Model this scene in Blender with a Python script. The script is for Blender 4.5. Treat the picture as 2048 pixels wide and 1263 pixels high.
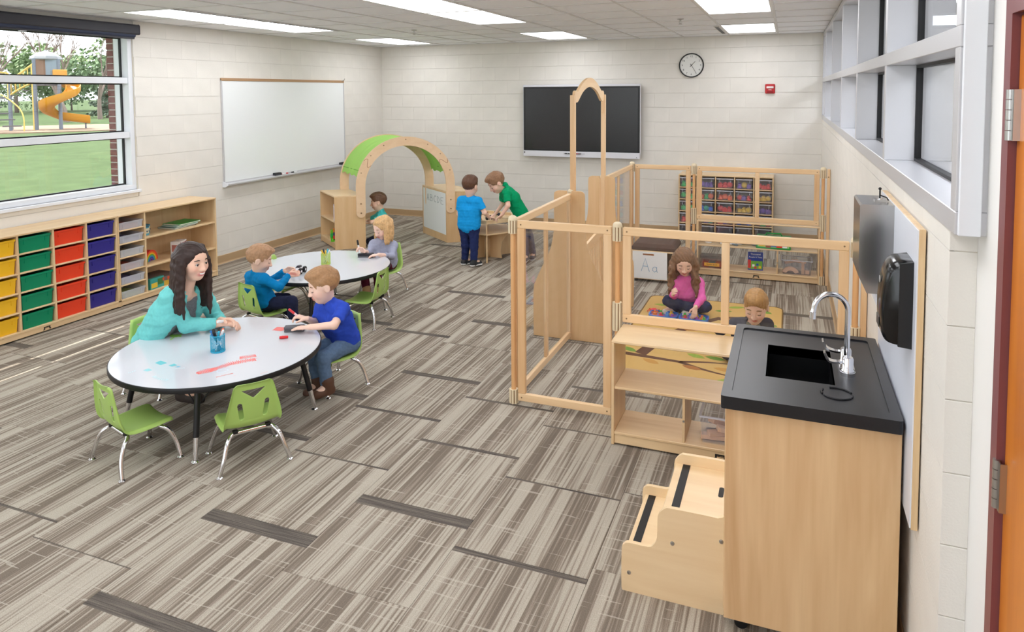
import bpy, bmesh, math, random
import numpy as np
from mathutils import Vector, Matrix, noise as mnoise
random.seed(7)
for o in list(bpy.data.objects):
    bpy.data.objects.remove(o)
S = bpy.context.scene
COL = S.collection
PI = math.pi

# ------------------------------------------------------------------ camera
F_PX, PCX, PCY = 1411.02, 1024.0, 270.72
YAW, PITCH, ROLL = 0.374063, -0.061048, -0.006204
CAM = Vector((6.20677, -9.99969, 1.99717))
cam_data = bpy.data.cameras.new('camera')
cam = bpy.data.objects.new('camera', cam_data)
COL.objects.link(cam)
cam_data.sensor_fit = 'HORIZONTAL'
cam_data.sensor_width = 36.0
cam_data.lens = F_PX / 2048 * 36.0
cam_data.shift_x = (1024.0 - PCX) / 2048
cam_data.shift_y = (PCY - 631.5) / 2048
cam_data.clip_start = 0.05
cam_data.clip_end = 400
_fw = Vector((-math.sin(YAW) * math.cos(PITCH), math.cos(YAW) * math.cos(PITCH), math.sin(PITCH)))
_r0 = Vector((math.cos(YAW), math.sin(YAW), 0))
_u0 = _r0.cross(_fw)
_r = _r0 * math.cos(ROLL) + _u0 * math.sin(ROLL)
_u = -_r0 * math.sin(ROLL) + _u0 * math.cos(ROLL)
M = Matrix(((_r.x, _u.x, -_fw.x, CAM.x), (_r.y, _u.y, -_fw.y, CAM.y), (_r.z, _u.z, -_fw.z, CAM.z), (0, 0, 0, 1)))
cam.matrix_world = M
S.camera = cam

# ------------------------------------------------------------------ view + world
S.view_settings.view_transform = 'Standard'
S.view_settings.look = 'None'
S.view_settings.exposure = EXPOSURE = 0.22
S.view_settings.gamma = 1.0
S.view_settings.use_curve_mapping = False
W = bpy.data.worlds.new('overcast_sky')
S.world = W
W.use_nodes = True
bg = W.node_tree.nodes['Background']
bg.inputs[0].default_value = (0.90, 0.95, 1.0, 1)
bg.inputs[1].default_value = 2.9
SUN_DIR = (1.0, 0.05, -1.95)     # low-key sun from the window side, mostly held off by added unseen boards with slits
sun_d = bpy.data.lights.new('sun', 'SUN'); sun_d.energy = 7.0; sun_d.angle = 0.006; sun_d.color = (1, .97, .9)
sun = bpy.data.objects.new('sun', sun_d); COL.objects.link(sun)
sun.rotation_mode = 'QUATERNION'; sun.rotation_quaternion = Vector(SUN_DIR).to_track_quat('-Z', 'Y')
LIGHT_PANEL = 6.2      # emission of the ceiling light diffusers
CORRIDOR_FILL = 14.0  # emission of the panels added to brighten the corridor

# ------------------------------------------------------------------ helpers
def lin(c):
    return tuple(((v / 255) / 12.92 if v / 255 <= 0.04045 else ((v / 255 + 0.055) / 1.055) ** 2.4) for v in c)

MATS = {}
def mat(name, rgb, rough=0.5, metal=0.0, spec=0.5, trans=0.0, alpha=1.0, emit=0.0, coat=0.0, sss=0.0, noise=0.0, nscale=30, bump=0.0, bscale=80, ior=1.45):
    if name in MATS:
        return MATS[name]
    m = bpy.data.materials.new(name)
    m.use_nodes = True
    nt = m.node_tree
    b = nt.nodes['Principled BSDF']
    c = lin(rgb)
    b.inputs['Base Color'].default_value = (*c, 1)
    b.inputs['Roughness'].default_value = rough
    b.inputs['Metallic'].default_value = metal
    b.inputs['Specular IOR Level'].default_value = spec
    b.inputs['Transmission Weight'].default_value = trans
    b.inputs['IOR'].default_value = ior
    b.inputs['Alpha'].default_value = alpha
    b.inputs['Coat Weight'].default_value = coat
    b.inputs['Coat Roughness'].default_value = 0.08
    if sss:
        b.inputs['Subsurface Weight'].default_value = sss
        b.inputs['Subsurface Radius'].default_value = (0.012, 0.005, 0.003)
    if emit:
        b.inputs['Emission Color'].default_value = (*c, 1)
        b.inputs['Emission Strength'].default_value = emit
    if noise or bump:
        tc = nt.nodes.new('ShaderNodeTexCoord')
    if noise:
        n = nt.nodes.new('ShaderNodeTexNoise')
        n.inputs['Scale'].default_value = nscale
        n.inputs['Detail'].default_value = 4
        nt.links.new(tc.outputs['Object'], n.inputs['Vector'])
        rmp = nt.nodes.new('ShaderNodeValToRGB')
        rmp.color_ramp.elements[0].position = 0.3
        rmp.color_ramp.elements[1].position = 0.7
        rmp.color_ramp.elements[0].color = (*[v * (1 - noise) for v in c], 1)
        rmp.color_ramp.elements[1].color = (*[min(1, v * (1 + noise)) for v in c], 1)
        nt.links.new(n.outputs['Fac'], rmp.inputs[0])
        nt.links.new(rmp.outputs[0], b.inputs['Base Color'])
    if bump:
        n2 = nt.nodes.new('ShaderNodeTexNoise')
        n2.inputs['Scale'].default_value = bscale
        n2.inputs['Detail'].default_value = 3
        nt.links.new(tc.outputs['Object'], n2.inputs['Vector'])
        bp = nt.nodes.new('ShaderNodeBump')
        bp.inputs['Strength'].default_value = bump
        bp.inputs['Distance'].default_value = 0.01
        nt.links.new(n2.outputs['Fac'], bp.inputs['Height'])
        nt.links.new(bp.outputs[0], b.inputs['Normal'])
    MATS[name] = m
    return m

def glass(name, rgb=(255, 255, 255), rough=0.0, tint=0.06, refl=1.0):
    """thin clear pane: transparent with a fresnel mirror, so light passes"""
    if name in MATS:
        return MATS[name]
    m = bpy.data.materials.new(name)
    m.use_nodes = True
    nt = m.node_tree
    nt.nodes.clear()
    out = nt.nodes.new('ShaderNodeOutputMaterial')
    tr = nt.nodes.new('ShaderNodeBsdfTransparent')
    c = lin(rgb)
    tr.inputs[0].default_value = (*[1 - tint + tint * v for v in c], 1)
    gl = nt.nodes.new('ShaderNodeBsdfGlossy')
    gl.inputs['Roughness'].default_value = rough
    ge = nt.nodes.new('ShaderNodeNewGeometry')
    dt = nt.nodes.new('ShaderNodeVectorMath'); dt.operation = 'DOT_PRODUCT'
    nt.links.new(ge.outputs['Normal'], dt.inputs[0]); nt.links.new(ge.outputs['Incoming'], dt.inputs[1])
    def mth(op, x, y):
        q = nt.nodes.new('ShaderNodeMath'); q.operation = op
        for i, v in enumerate((x, y)):
            if v is None: continue
            if isinstance(v, (int, float)): q.inputs[i].default_value = v
            else: nt.links.new(v, q.inputs[i])
        return q.outputs[0]
    c5 = mth('POWER', mth('SUBTRACT', 1.0, mth('ABSOLUTE', dt.outputs['Value'], None)), 5.0)
    mu = nt.nodes.new('ShaderNodeMath'); mu.operation = 'MULTIPLY'
    mu.inputs[1].default_value = refl
    nt.links.new(mth('ADD', mth('MULTIPLY', c5, 0.96), 0.04), mu.inputs[0])
    mx = nt.nodes.new('ShaderNodeMixShader')
    nt.links.new(mu.outputs[0], mx.inputs[0])
    nt.links.new(tr.outputs[0], mx.inputs[1])
    nt.links.new(gl.outputs[0], mx.inputs[2])
    nt.links.new(mx.outputs[0], out.inputs[0])
    MATS[name] = m
    return m

def clear_plastic(name, rgb, a=0.35, rough=0.25):
    """tinted translucent plastic: part transparent, part glossy diffuse"""
    if name in MATS:
        return MATS[name]
    m = bpy.data.materials.new(name)
    m.use_nodes = True
    nt = m.node_tree
    b = nt.nodes['Principled BSDF']
    b.inputs['Base Color'].default_value = (*lin(rgb), 1)
    b.inputs['Roughness'].default_value = rough
    b.inputs['Alpha'].default_value = a
    MATS[name] = m
    return m

def wood(name, light, dark, axis='z', rough=0.38, scale=1.0, coat=0.15, contrast=1.0):
    if name in MATS:
        return MATS[name]
    m = bpy.data.materials.new(name)
    m.use_nodes = True
    nt = m.node_tree
    b = nt.nodes['Principled BSDF']
    b.inputs['Roughness'].default_value = rough
    b.inputs['Coat Weight'].default_value = coat
    b.inputs['Coat Roughness'].default_value = 0.2
    tc = nt.nodes.new('ShaderNodeTexCoord')
    oi = nt.nodes.new('ShaderNodeObjectInfo')
    mp = nt.nodes.new('ShaderNodeMapping')
    sc = {'x': (0.7, 9, 9), 'y': (9, 0.7, 9), 'z': (9, 9, 0.7)}[axis]
    mp.inputs['Scale'].default_value = [v * scale for v in sc]
    nt.links.new(tc.outputs['Object'], mp.inputs['Vector'])
    cmb = nt.nodes.new('ShaderNodeMath')
    cmb.operation = 'MULTIPLY'
    cmb.inputs[1].default_value = 37.0
    nt.links.new(oi.outputs['Random'], cmb.inputs[0])
    add = nt.nodes.new('ShaderNodeVectorMath')
    add.operation = 'ADD'
    nt.links.new(mp.outputs[0], add.inputs[0])
    nt.links.new(cmb.outputs[0], add.inputs[1])
    n = nt.nodes.new('ShaderNodeTexNoise')
    n.inputs['Scale'].default_value = 1.0
    n.inputs['Detail'].default_value = 5
    n.inputs['Distortion'].default_value = 1.2
    nt.links.new(add.outputs[0], n.inputs['Vector'])
    n2 = nt.nodes.new('ShaderNodeTexNoise')
    n2.inputs['Scale'].default_value = 9.0
    n2.inputs['Detail'].default_value = 2
    nt.links.new(add.outputs[0], n2.inputs['Vector'])
    mx = nt.nodes.new('ShaderNodeMath')
    mx.operation = 'MULTIPLY_ADD'
    mx.inputs[1].default_value = 0.22
    nt.links.new(n2.outputs['Fac'], mx.inputs[0])
    nt.links.new(n.outputs['Fac'], mx.inputs[2])
    rmp = nt.nodes.new('ShaderNodeValToRGB')
    rmp.color_ramp.elements[0].position = 0.42 - 0.1 / contrast
    rmp.color_ramp.elements[1].position = 0.72 + 0.1 / contrast
    rmp.color_ramp.elements[0].color = (*lin(dark), 1)
    rmp.color_ramp.elements[1].color = (*lin(light), 1)
    nt.links.new(mx.outputs[0], rmp.inputs[0])
    nt.links.new(rmp.outputs[0], b.inputs['Base Color'])
    MATS[name] = m
    return m

class MB:
    """collects geometry for ONE mesh"""
    def __init__(s):
        s.v = []
        s.f = []
        s.smooth = []
    def add(s, vs, fs, smooth=False):
        o = len(s.v)
        s.v += [tuple(v) for v in vs]
        s.f += [tuple(i + o for i in f) for f in fs]
        s.smooth += [smooth] * len(fs)
        return s
    def box(s, x0, x1, y0, y1, z0, z1, c=0.0):
        if x0 > x1: x0, x1 = x1, x0
        if y0 > y1: y0, y1 = y1, y0
        if z0 > z1: z0, z1 = z1, z0
        c = min(c, (x1 - x0) * .45, (y1 - y0) * .45, (z1 - z0) * .45)
        if c <= 0:
            vs = [(x, y, z) for x in (x0, x1) for y in (y0, y1) for z in (z0, z1)]
            fs = [(0, 1, 3, 2), (4, 6, 7, 5), (0, 4, 5, 1), (2, 3, 7, 6), (0, 2, 6, 4), (1, 5, 7, 3)]
            return s.add(vs, fs)
        # chamfered box, 24 verts
        lo = (x0, y0, z0); hi = (x1, y1, z1)
        vs = []; idx = {}
        for sx in (0, 1):
            for sy in (0, 1):
                for sz in (0, 1):
                    sg = (sx, sy, sz)
                    for ax in range(3):
                        p = []
                        for k in range(3):
                            base = hi[k] if sg[k] else lo[k]
                            if k != ax:
                                base += -c if sg[k] else c
                            p.append(base)
                        idx[(sx, sy, sz, ax)] = len(vs)
                        vs.append(tuple(p))
        fs = []
        cen = Vector(((x0 + x1) / 2, (y0 + y1) / 2, (z0 + z1) / 2))
        def face(ids):
            a, b2, c2 = [Vector(vs[i]) for i in ids[:3]]
            n = (b2 - a).cross(c2 - a)
            if n.dot((a + c2) / 2 - cen) < 0: ids = ids[::-1]
            fs.append(tuple(ids))
        for ax in range(3):
            o1, o2 = [k for k in range(3) if k != ax]
            for sd in (0, 1):
                ids = []
                for a, b2 in ((0, 0), (1, 0), (1, 1), (0, 1)):
                    sg = [0, 0, 0]; sg[ax] = sd; sg[o1] = a; sg[o2] = b2
                    ids.append(idx[(*sg, ax)])
                face(ids)
            for a in (0, 1):
                for b2 in (0, 1):
                    sg0 = [0, 0, 0]; sg0[o1] = a; sg0[o2] = b2; sg0[ax] = 0
                    sg1 = list(sg0); sg1[ax] = 1
                    face([idx[(*sg0, o1)], idx[(*sg1, o1)], idx[(*sg1, o2)], idx[(*sg0, o2)]])
        for sx in (0, 1):
            for sy in (0, 1):
                for sz in (0, 1):
                    face([idx[(sx, sy, sz, k)] for k in range(3)])
        return s.add(vs, fs)
    def tube(s, pts, r, n=10, caps=True, closed=False, smooth=True):
        """round bar along a polyline; r number or list"""
        P = [Vector(p) for p in pts]
        m = len(P)
        R = r if isinstance(r, (list, tuple)) else [r] * m
        vs = []; fs = []
        prev = None
        for i in range(m):
            if closed:
                t = (P[(i + 1) % m] - P[i - 1])
            else:
                t = (P[min(i + 1, m - 1)] - P[max(i - 1, 0)])
            t.normalize()
            if prev is None:
                ref = Vector((0, 0, 1)) if abs(t.z) < .9 else Vector((1, 0, 0))
                u = t.cross(ref).normalized()
            else:
                u = (prev - t * prev.dot(t))
                if u.length < 1e-6:
                    u = t.orthogonal()
                u.normalize()
            prev = u
            w = t.cross(u)
            for k in range(n):
                a = 2 * PI * k / n
                vs.append(P[i] + (u * math.cos(a) + w * math.sin(a)) * R[i])
        for i in range(m if closed else m - 1):
            j = (i + 1) % m
            for k in range(n):
                l = (k + 1) % n
                fs.append((i * n + k, i * n + l, j * n + l, j * n + k))
        s.add(vs, fs, smooth)
        if caps and not closed:
            b = len(s.v) - len(vs)
            s.f.append(tuple(b + k for k in range(n))[::-1]); s.smooth.append(False)
            s.f.append(tuple(b + (m - 1) * n + k for k in range(n))); s.smooth.append(False)
        return s
    def lathe(s, prof, cx=0, cy=0, n=24, smooth=True, axis='z', z=0.0):
        """prof: list of (r, h) from bottom to top"""
        vs = []; fs = []
        m = len(prof)
        for (r, h) in prof:
            for k in range(n):
                a = 2 * PI * k / n
                p = (r * math.cos(a), r * math.sin(a), h)
                if axis == 'z': q = (cx + p[0], cy + p[1], z + p[2])
                elif axis == 'y': q = (cx + p[0], cy - p[2], z + p[1])
                else: q = (cx + p[2], cy + p[0], z + p[1])
                vs.append(q)
        for i in range(m - 1):
            for k in range(n):
                l = (k + 1) % n
                fs.append((i * n + k, i * n + l, (i + 1) * n + l, (i + 1) * n + k))
        s.add(vs, fs, smooth)
        b = len(s.v) - len(vs)
        if prof[0][0] > 1e-6:
            s.f.append(tuple(b + k for k in range(n))[::-1]); s.smooth.append(False)
        if prof[-1][0] > 1e-6:
            s.f.append(tuple(b + (m - 1) * n + k for k in range(n))); s.smooth.append(False)
        return s
    def prism(s, outline, t0, t1, axis='z', holes=(), smooth_side=False):
        """polygon (list of 2-D points) extruded along axis from t0 to t1; holes are cut through"""
        bm = bmesh.new()
        loops = [list(outline)] + [list(h) for h in holes]
        edges = []
        for lp in loops:
            vv = [bm.verts.new((p[0], p[1], 0)) for p in lp]
            for i in range(len(vv)):
                edges.append(bm.edges.new((vv[i], vv[(i + 1) % len(vv)])))
        bmesh.ops.triangle_fill(bm, use_beauty=True, use_dissolve=False, edges=edges)
        bm.verts.index_update()
        base = [v.co.copy() for v in bm.verts]
        tri = [[v.index for v in f.verts] for f in bm.faces]
        bm.free()
        def to3(x, y, t):
            return {'z': (x, y, t), 'y': (x, t, y), 'x': (t, x, y)}[axis]
        n = len(base)
        vs = [to3(p.x, p.y, t0) for p in base] + [to3(p.x, p.y, t1) for p in base]
        fs = []
        for t in tri:
            a, b, c = [base[i] for i in t]
            if (b - a).cross(c - a).z < 0: t = t[::-1]
            fs.append(tuple(i + n for i in t)); fs.append(tuple(t[::-1]))
        s.add(vs, fs)
        k = 0; vs2 = []; f2 = []
        for lp in loops:
            m = len(lp); o = len(vs2)
            vs2 += [to3(p[0], p[1], t0) for p in lp] + [to3(p[0], p[1], t1) for p in lp]
            for i in range(m):
                j = (i + 1) % m
                f2.append((o + i, o + j, o + m + j, o + m + i))
        s.add(vs2, f2, smooth_side)
        return s
    def sphere(s, c, r, n=12, m=8, sc=(1, 1, 1)):
        vs = []; fs = []
        for i in range(m + 1):
            th = PI * i / m
            for k in range(n):
                a = 2 * PI * k / n
                vs.append((c[0] + r * sc[0] * math.sin(th) * math.cos(a), c[1] + r * sc[1] * math.sin(th) * math.sin(a), c[2] + r * sc[2] * math.cos(th)))
        for i in range(m):
            for k in range(n):
                l = (k + 1) % n
                fs.append((i * n + k, (i + 1) * n + k, (i + 1) * n + l, i * n + l))
        return s.add(vs, fs, True)
    def mesh(s, name):
        me = bpy.data.meshes.new(name)
        me.from_pydata(s.v, [], s.f)
        me.validate(verbose=False)
        bm = bmesh.new(); bm.from_mesh(me)
        bmesh.ops.remove_doubles(bm, verts=bm.verts, dist=1e-6)
        bmesh.ops.recalc_face_normals(bm, faces=bm.faces)
        bm.to_mesh(me); bm.free()
        return me
    def build(s, name, m, parent=None, loc=None, autosmooth=None):
        me = bpy.data.meshes.new(name)
        me.from_pydata(s.v, [], s.f)
        if len(s.smooth) == len(me.polygons):
            me.polygons.foreach_set('use_smooth', s.smooth)
        bm = bmesh.new(); bm.from_mesh(me)
        bmesh.ops.remove_doubles(bm, verts=bm.verts, dist=1e-6)
        bmesh.ops.recalc_face_normals(bm, faces=bm.faces)
        if autosmooth:
            for e in bm.edges:
                if len(e.link_faces) == 2 and e.calc_face_angle(0) > autosmooth: e.smooth = False
        else:
            for e in bm.edges:
                if len(e.link_faces) == 2 and e.calc_face_angle(0) > 0.7: e.smooth = False
        bm.to_mesh(me); bm.free()
        if m is not None: me.materials.append(m)
        return link(name, me, parent, loc)

def link(name, me, parent=None, loc=None):
    o = bpy.data.objects.new(name, me)
    COL.objects.link(o)
    if parent is not None: o.parent = parent
    if loc is not None: o.location = loc
    return o

def tag(o, label, cat, group=None, kind=None):
    o['label'] = label
    o['category'] = cat
    if group: o['group'] = group
    if kind: o['kind'] = kind
    return o

def thing(name, label, cat, loc=(0, 0, 0), rz=0.0, group=None):
    o = bpy.data.objects.new(name, None)
    COL.objects.link(o)
    o.location = loc
    o.rotation_euler = (0, 0, rz)
    o.empty_display_size = 0.1
    return tag(o, label, cat, group)

def struct(o):
    o['kind'] = 'structure'
    return o

def dup(root, loc, rz=0.0, label=None, group=None):
    r = root.copy(); COL.objects.link(r)
    r.location = loc
    r.rotation_euler = (0, 0, rz)
    if label: r['label'] = label
    if group: r['group'] = group
    for ch in list(root.children):
        c = ch.copy(); COL.objects.link(c); c.parent = r
        for g in list(ch.children):
            d = g.copy(); COL.objects.link(d); d.parent = c
    return r

def B(name, m, parent, x0, x1, y0, y1, z0, z1, c=0.0):
    return MB().box(x0, x1, y0, y1, z0, z1, c).build(name, m, parent)

def rrect(w, h, r, n=5, cx=0, cy=0):
    """rounded rectangle outline, ccw"""
    pts = []
    for (sx, sy, a0) in ((1, 1, 0), (-1, 1, 90), (-1, -1, 180), (1, -1, 270)):
        for k in range(n + 1):
            a = math.radians(a0 + 90 * k / n)
            pts.append((cx + sx * (w / 2 - r) + r * math.cos(a), cy + sy * (h / 2 - r) + r * math.sin(a)))
    return pts

def text_mesh(name, body, size, m, parent=None, depth=0.0, align='CENTER'):
    cu = bpy.data.curves.new(name, 'FONT')
    cu.body = body; cu.size = size; cu.align_x = align; cu.align_y = 'CENTER'; cu.extrude = depth
    cu.resolution_u = 3
    t = bpy.data.objects.new(name + '_tmp', cu)
    COL.objects.link(t)
    dg = bpy.context.evaluated_depsgraph_get()
    me = bpy.data.meshes.new_from_object(t.evaluated_get(dg))
    bpy.data.objects.remove(t)
    bpy.data.curves.remove(cu)
    me.name = name
    me.materials.clear(); me.materials.append(m)
    return link(name, me, parent)

def arc(cx, cy, r, a0, a1, n):
    return [(cx + r * math.cos(math.radians(a0 + (a1 - a0) * k / n)), cy + r * math.sin(math.radians(a0 + (a1 - a0) * k / n))) for k in range(n + 1)]

def smooth_path(pts, n=6):
    """Catmull-Rom through points"""
    P = [Vector(p) for p in pts]
    out = []
    for i in range(len(P) - 1):
        p0 = P[max(i - 1, 0)]; p1 = P[i]; p2 = P[i + 1]; p3 = P[min(i + 2, len(P) - 1)]
        for k in range(n):
            t = k / n
            out.append(0.5 * ((2 * p1) + (-p0 + p2) * t + (2 * p0 - 5 * p1 + 4 * p2 - p3) * t * t + (-p0 + 3 * p1 - 3 * p2 + p3) * t ** 3))
    out.append(P[-1])
    return out

# ------------------------------------------------------------------ shared materials
M_WALL = mat('painted_block', (231, 227, 219), 0.55, spec=0.35, noise=0.03, nscale=4, bump=0.12, bscale=140)
M_GROUT = mat('painted_joint', (222, 214, 199), 0.7)
M_PLASTER = mat('white_paint', (238, 236, 232), 0.6)
M_TRIM = mat('vinyl_base', (190, 160, 122), 0.5)
M_ALU = mat('aluminium_frame', (205, 205, 208), 0.35, metal=0.35)
M_ALUW = mat('white_aluminium', (232, 235, 240), 0.4)
M_BLACK = mat('black_rubber', (14, 14, 16), 0.5)
M_CHROME = mat('chrome', (225, 225, 228), 0.12, metal=1.0)
M_STEEL = mat('brushed_steel', (190, 188, 186), 0.28, metal=1.0)
M_MAPLE = wood('maple_ply', (232, 202, 158), (216, 180, 134), 'z')
M_MAPLEX = wood('maple_ply_flat', (232, 202, 158), (216, 180, 134), 'x')
M_MAPLEY = wood('maple_ply_deep', (232, 202, 158), (216, 180, 134), 'y')
M_MAPLE_EDGE = wood('maple_edge', (226, 190, 140), (205, 165, 112), 'y')
M_BIRCH = wood('birch_ply', (238, 210, 168), (226, 192, 146), 'x', contrast=.8)
M_RAILZ = wood('ash_stile', (238, 208, 166), (212, 164, 112), 'z', scale=.8, contrast=.8)
M_RAILX = wood('ash_rail', (240, 208, 164), (224, 184, 136), 'x', scale=.8, contrast=.7)
M_RAILY = wood('ash_rail_deep', (240, 208, 164), (224, 184, 136), 'y', scale=.8, contrast=.7)
M_WHITEBOARD = mat('dry_erase_white', (240, 243, 243), 0.18, spec=0.5)
M_LOGO = mat('black_ink', (20, 18, 16), 0.6)
# ================================================================== ROOM SHELL
XR, HC = 6.613, 2.743           # right wall plane, ceiling height
YB = -12.2                      # rear wall behind the camera
BW, BH, BZ0 = 0.4064, 0.2032, 0.145
BT = 0.014
_blk = {}
def block_mesh(w, h):
    k = (round(w, 3), round(h, 3))
    if k not in _blk:
        g = 0.0009
        c = 0.0022
        pf = [(-BT, g + c), (-BT + c * .7, g), (0, g), (0, h - g), (-BT + c * .7, h - g), (-BT, h - g - c)]
        me = MB().prism(pf, 0.0003, w - 0.0003, 'x')
        m_ = bpy.data.meshes.new('block')
        m_.from_pydata(me.v, [], me.f)
        m_.materials.append(M_WALL)
        _blk[k] = m_
    return _blk[k]
def courses(zmax):
    zs = [0.0] + [BZ0 + i * BH for i in range(20)]
    return [(zs[i], min(zs[i + 1], zmax), i) for i in range(len(zs) - 1) if zs[i] < zmax - 0.02]
def lay_blocks(wall, u0, u1, joint0, place, zmax=HC, skip=None):
    """u runs along the wall; place(u,z)->(location, rz)"""
    for (z0, z1, i) in courses(zmax):
        off = joint0 + (BW / 2 if i % 2 else 0)
        k0 = math.floor((u0 - off) / BW)
        u = off + k0 * BW
        while u < u1 - 1e-4:
            spans = [(max(u, u0), min(u + BW, u1))]
            if skip:
                ns = []
                for a, b in spans:
                    s_ = skip(a, b, z0, z1)
                    ns += s_
                spans = ns
            for sp in spans:
                a, b = sp[:2]
                za, zb = (sp[2], sp[3]) if len(sp) > 2 else (z0, z1)
                if b - a > 0.012 and zb - za > 0.012:
                    o = link('block', block_mesh(b - a, zb - za), wall)
                    o.location, rz = place(a, za)
                    o.rotation_euler = (0, 0, rz)
            u += BW

# ---- back wall (y = 0)
wall_back = struct(MB().box(-0.3, XR + 0.3, BT - 0.002, 0.3, -0.1, HC + 0.2).build('wall_back', M_GROUT))
lay_blocks(wall_back, 0, XR, 4.649, lambda u, z: ((u, BT, z), 0))
# ---- left wall (x = 0) with the window opening
WY0, WY1, WZ0, WZ1 = -8.3, -4.70, 1.03, 2.62
wl = MB()
wl.box(-0.22, -BT + 0.002, WY1, 0.3, -0.1, HC + 0.2)
wl.box(-0.22, -BT + 0.002, WY0, WY1, -0.1, WZ0)
wl.box(-0.22, -BT + 0.002, WY0, WY1, WZ1, HC + 0.2)
wl.box(-0.22, -BT + 0.002, YB, WY0, -0.1, HC + 0.2)
wall_left = struct(wl.build('wall_left', M_GROUT))
def skip_left(a, b, z0, z1):
    # a,b are -y coordinates
    w0, w1 = -WY1, -WY0
    if b <= w0 or a >= w1: return [(a, b)]
    out = []
    if a < w0: out.append((a, w0, z0, z1)); a = w0
    if z0 < WZ0: out.append((a, b, z0, min(z1, WZ0)))
    if z1 > WZ1: out.append((a, b, max(z0, WZ1), z1))
    return out
lay_blocks(wall_left, 0, 6.7, 0.02, lambda u, z: ((0, -u, z), -PI / 2), skip=skip_left)
# bare painted stretch of the left wall behind the camera's view
MB().box(-BT, 0, YB, -8.3, 0, HC).box(-BT, 0, -8.3, -6.7, 0, WZ0).box(-BT, 0, -8.3, -6.7, WZ1, HC).build('painted_face', M_WALL, wall_left)
# ---- right wall (x = XR) below the clerestory window
SILL = 1.625
wr = MB()
wr.box(XR + BT - 0.002, XR + 0.2, -7.836, 0.3, -0.1, SILL)
wall_right = struct(wr.build('wall_right', M_GROUT))
lay_blocks(wall_right, -7.836, 0, -7.836, lambda u, z: ((XR, u, z), PI / 2), zmax=SILL)
# end face of the block wall and the stepped-back door wall
lay_blocks(wall_right, 0, 0.064, 0.0, lambda u, z: ((XR + u, -7.836 + BT - 0.004, z), 0), zmax=SILL)
wd = MB()
XD = XR + 0.064
wd.box(XD, XD + 0.2, -8.075, -7.836 - 0.001, 0, HC)
wd.box(XD, XD + 0.2, -9.12, -8.075, 2.215, HC)
wd.box(XD, XD + 0.2, YB, -9.12, 0, HC)
wall_door = struct(wd.build('wall_door', M_PLASTER))
wall_rear = struct(MB().box(-0.3, 7.2, YB - 0.2, YB, -0.1, 0.75).box(-0.3, 7.2, YB - 0.2, YB, 2.65, HC + 0.2).box(-0.3, 0.5, YB - 0.2, YB, 0.75, 2.65).box(6.1, 7.2, YB - 0.2, YB, 0.75, 2.65).build('wall_rear', M_WALL))
w3 = thing('fill_window', 'added wide outside window in the rear wall behind the camera, for fill light', 'window', (0.5, YB - 0.1, 0.75)); del w3['category']; struct(w3)  # opening added so sky light fills the room from behind the camera
for k in range(5): B('mullion', M_ALUW, w3, k * 1.4 - .03, k * 1.4 + .03, -.04, .04, 0, 1.9)
for z in (0.03, 1.87): B('rail', M_ALUW, w3, 0, 5.6, -.04, .04, z - .03, z + .03)
for k in range(4): B('pane', glass('window_glass', tint=0.03), w3, k * 1.4 + .03, k * 1.4 + 1.37, -.003, .003, .06, 1.84)
# ---- baseboards (cove base)
bb = MB()
prof = [(0, 0.0), (0.016, 0.0), (0.009, 0.008), (0.006, 0.016), (0.006, 0.096), (0.003, 0.1), (0, 0.1)]
struct(MB().prism([(p[0], p[1]) for p in prof], YB, 0, 'y').build('baseboard_left', M_TRIM))
struct(MB().prism([(-p[0], p[1]) for p in prof], 0, XR, 'x').build('baseboard_back', M_TRIM))
struct(MB().prism([(XR - p[0], p[1]) for p in prof], -7.836, 0, 'y').build('baseboard_right', M_TRIM))

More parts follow.
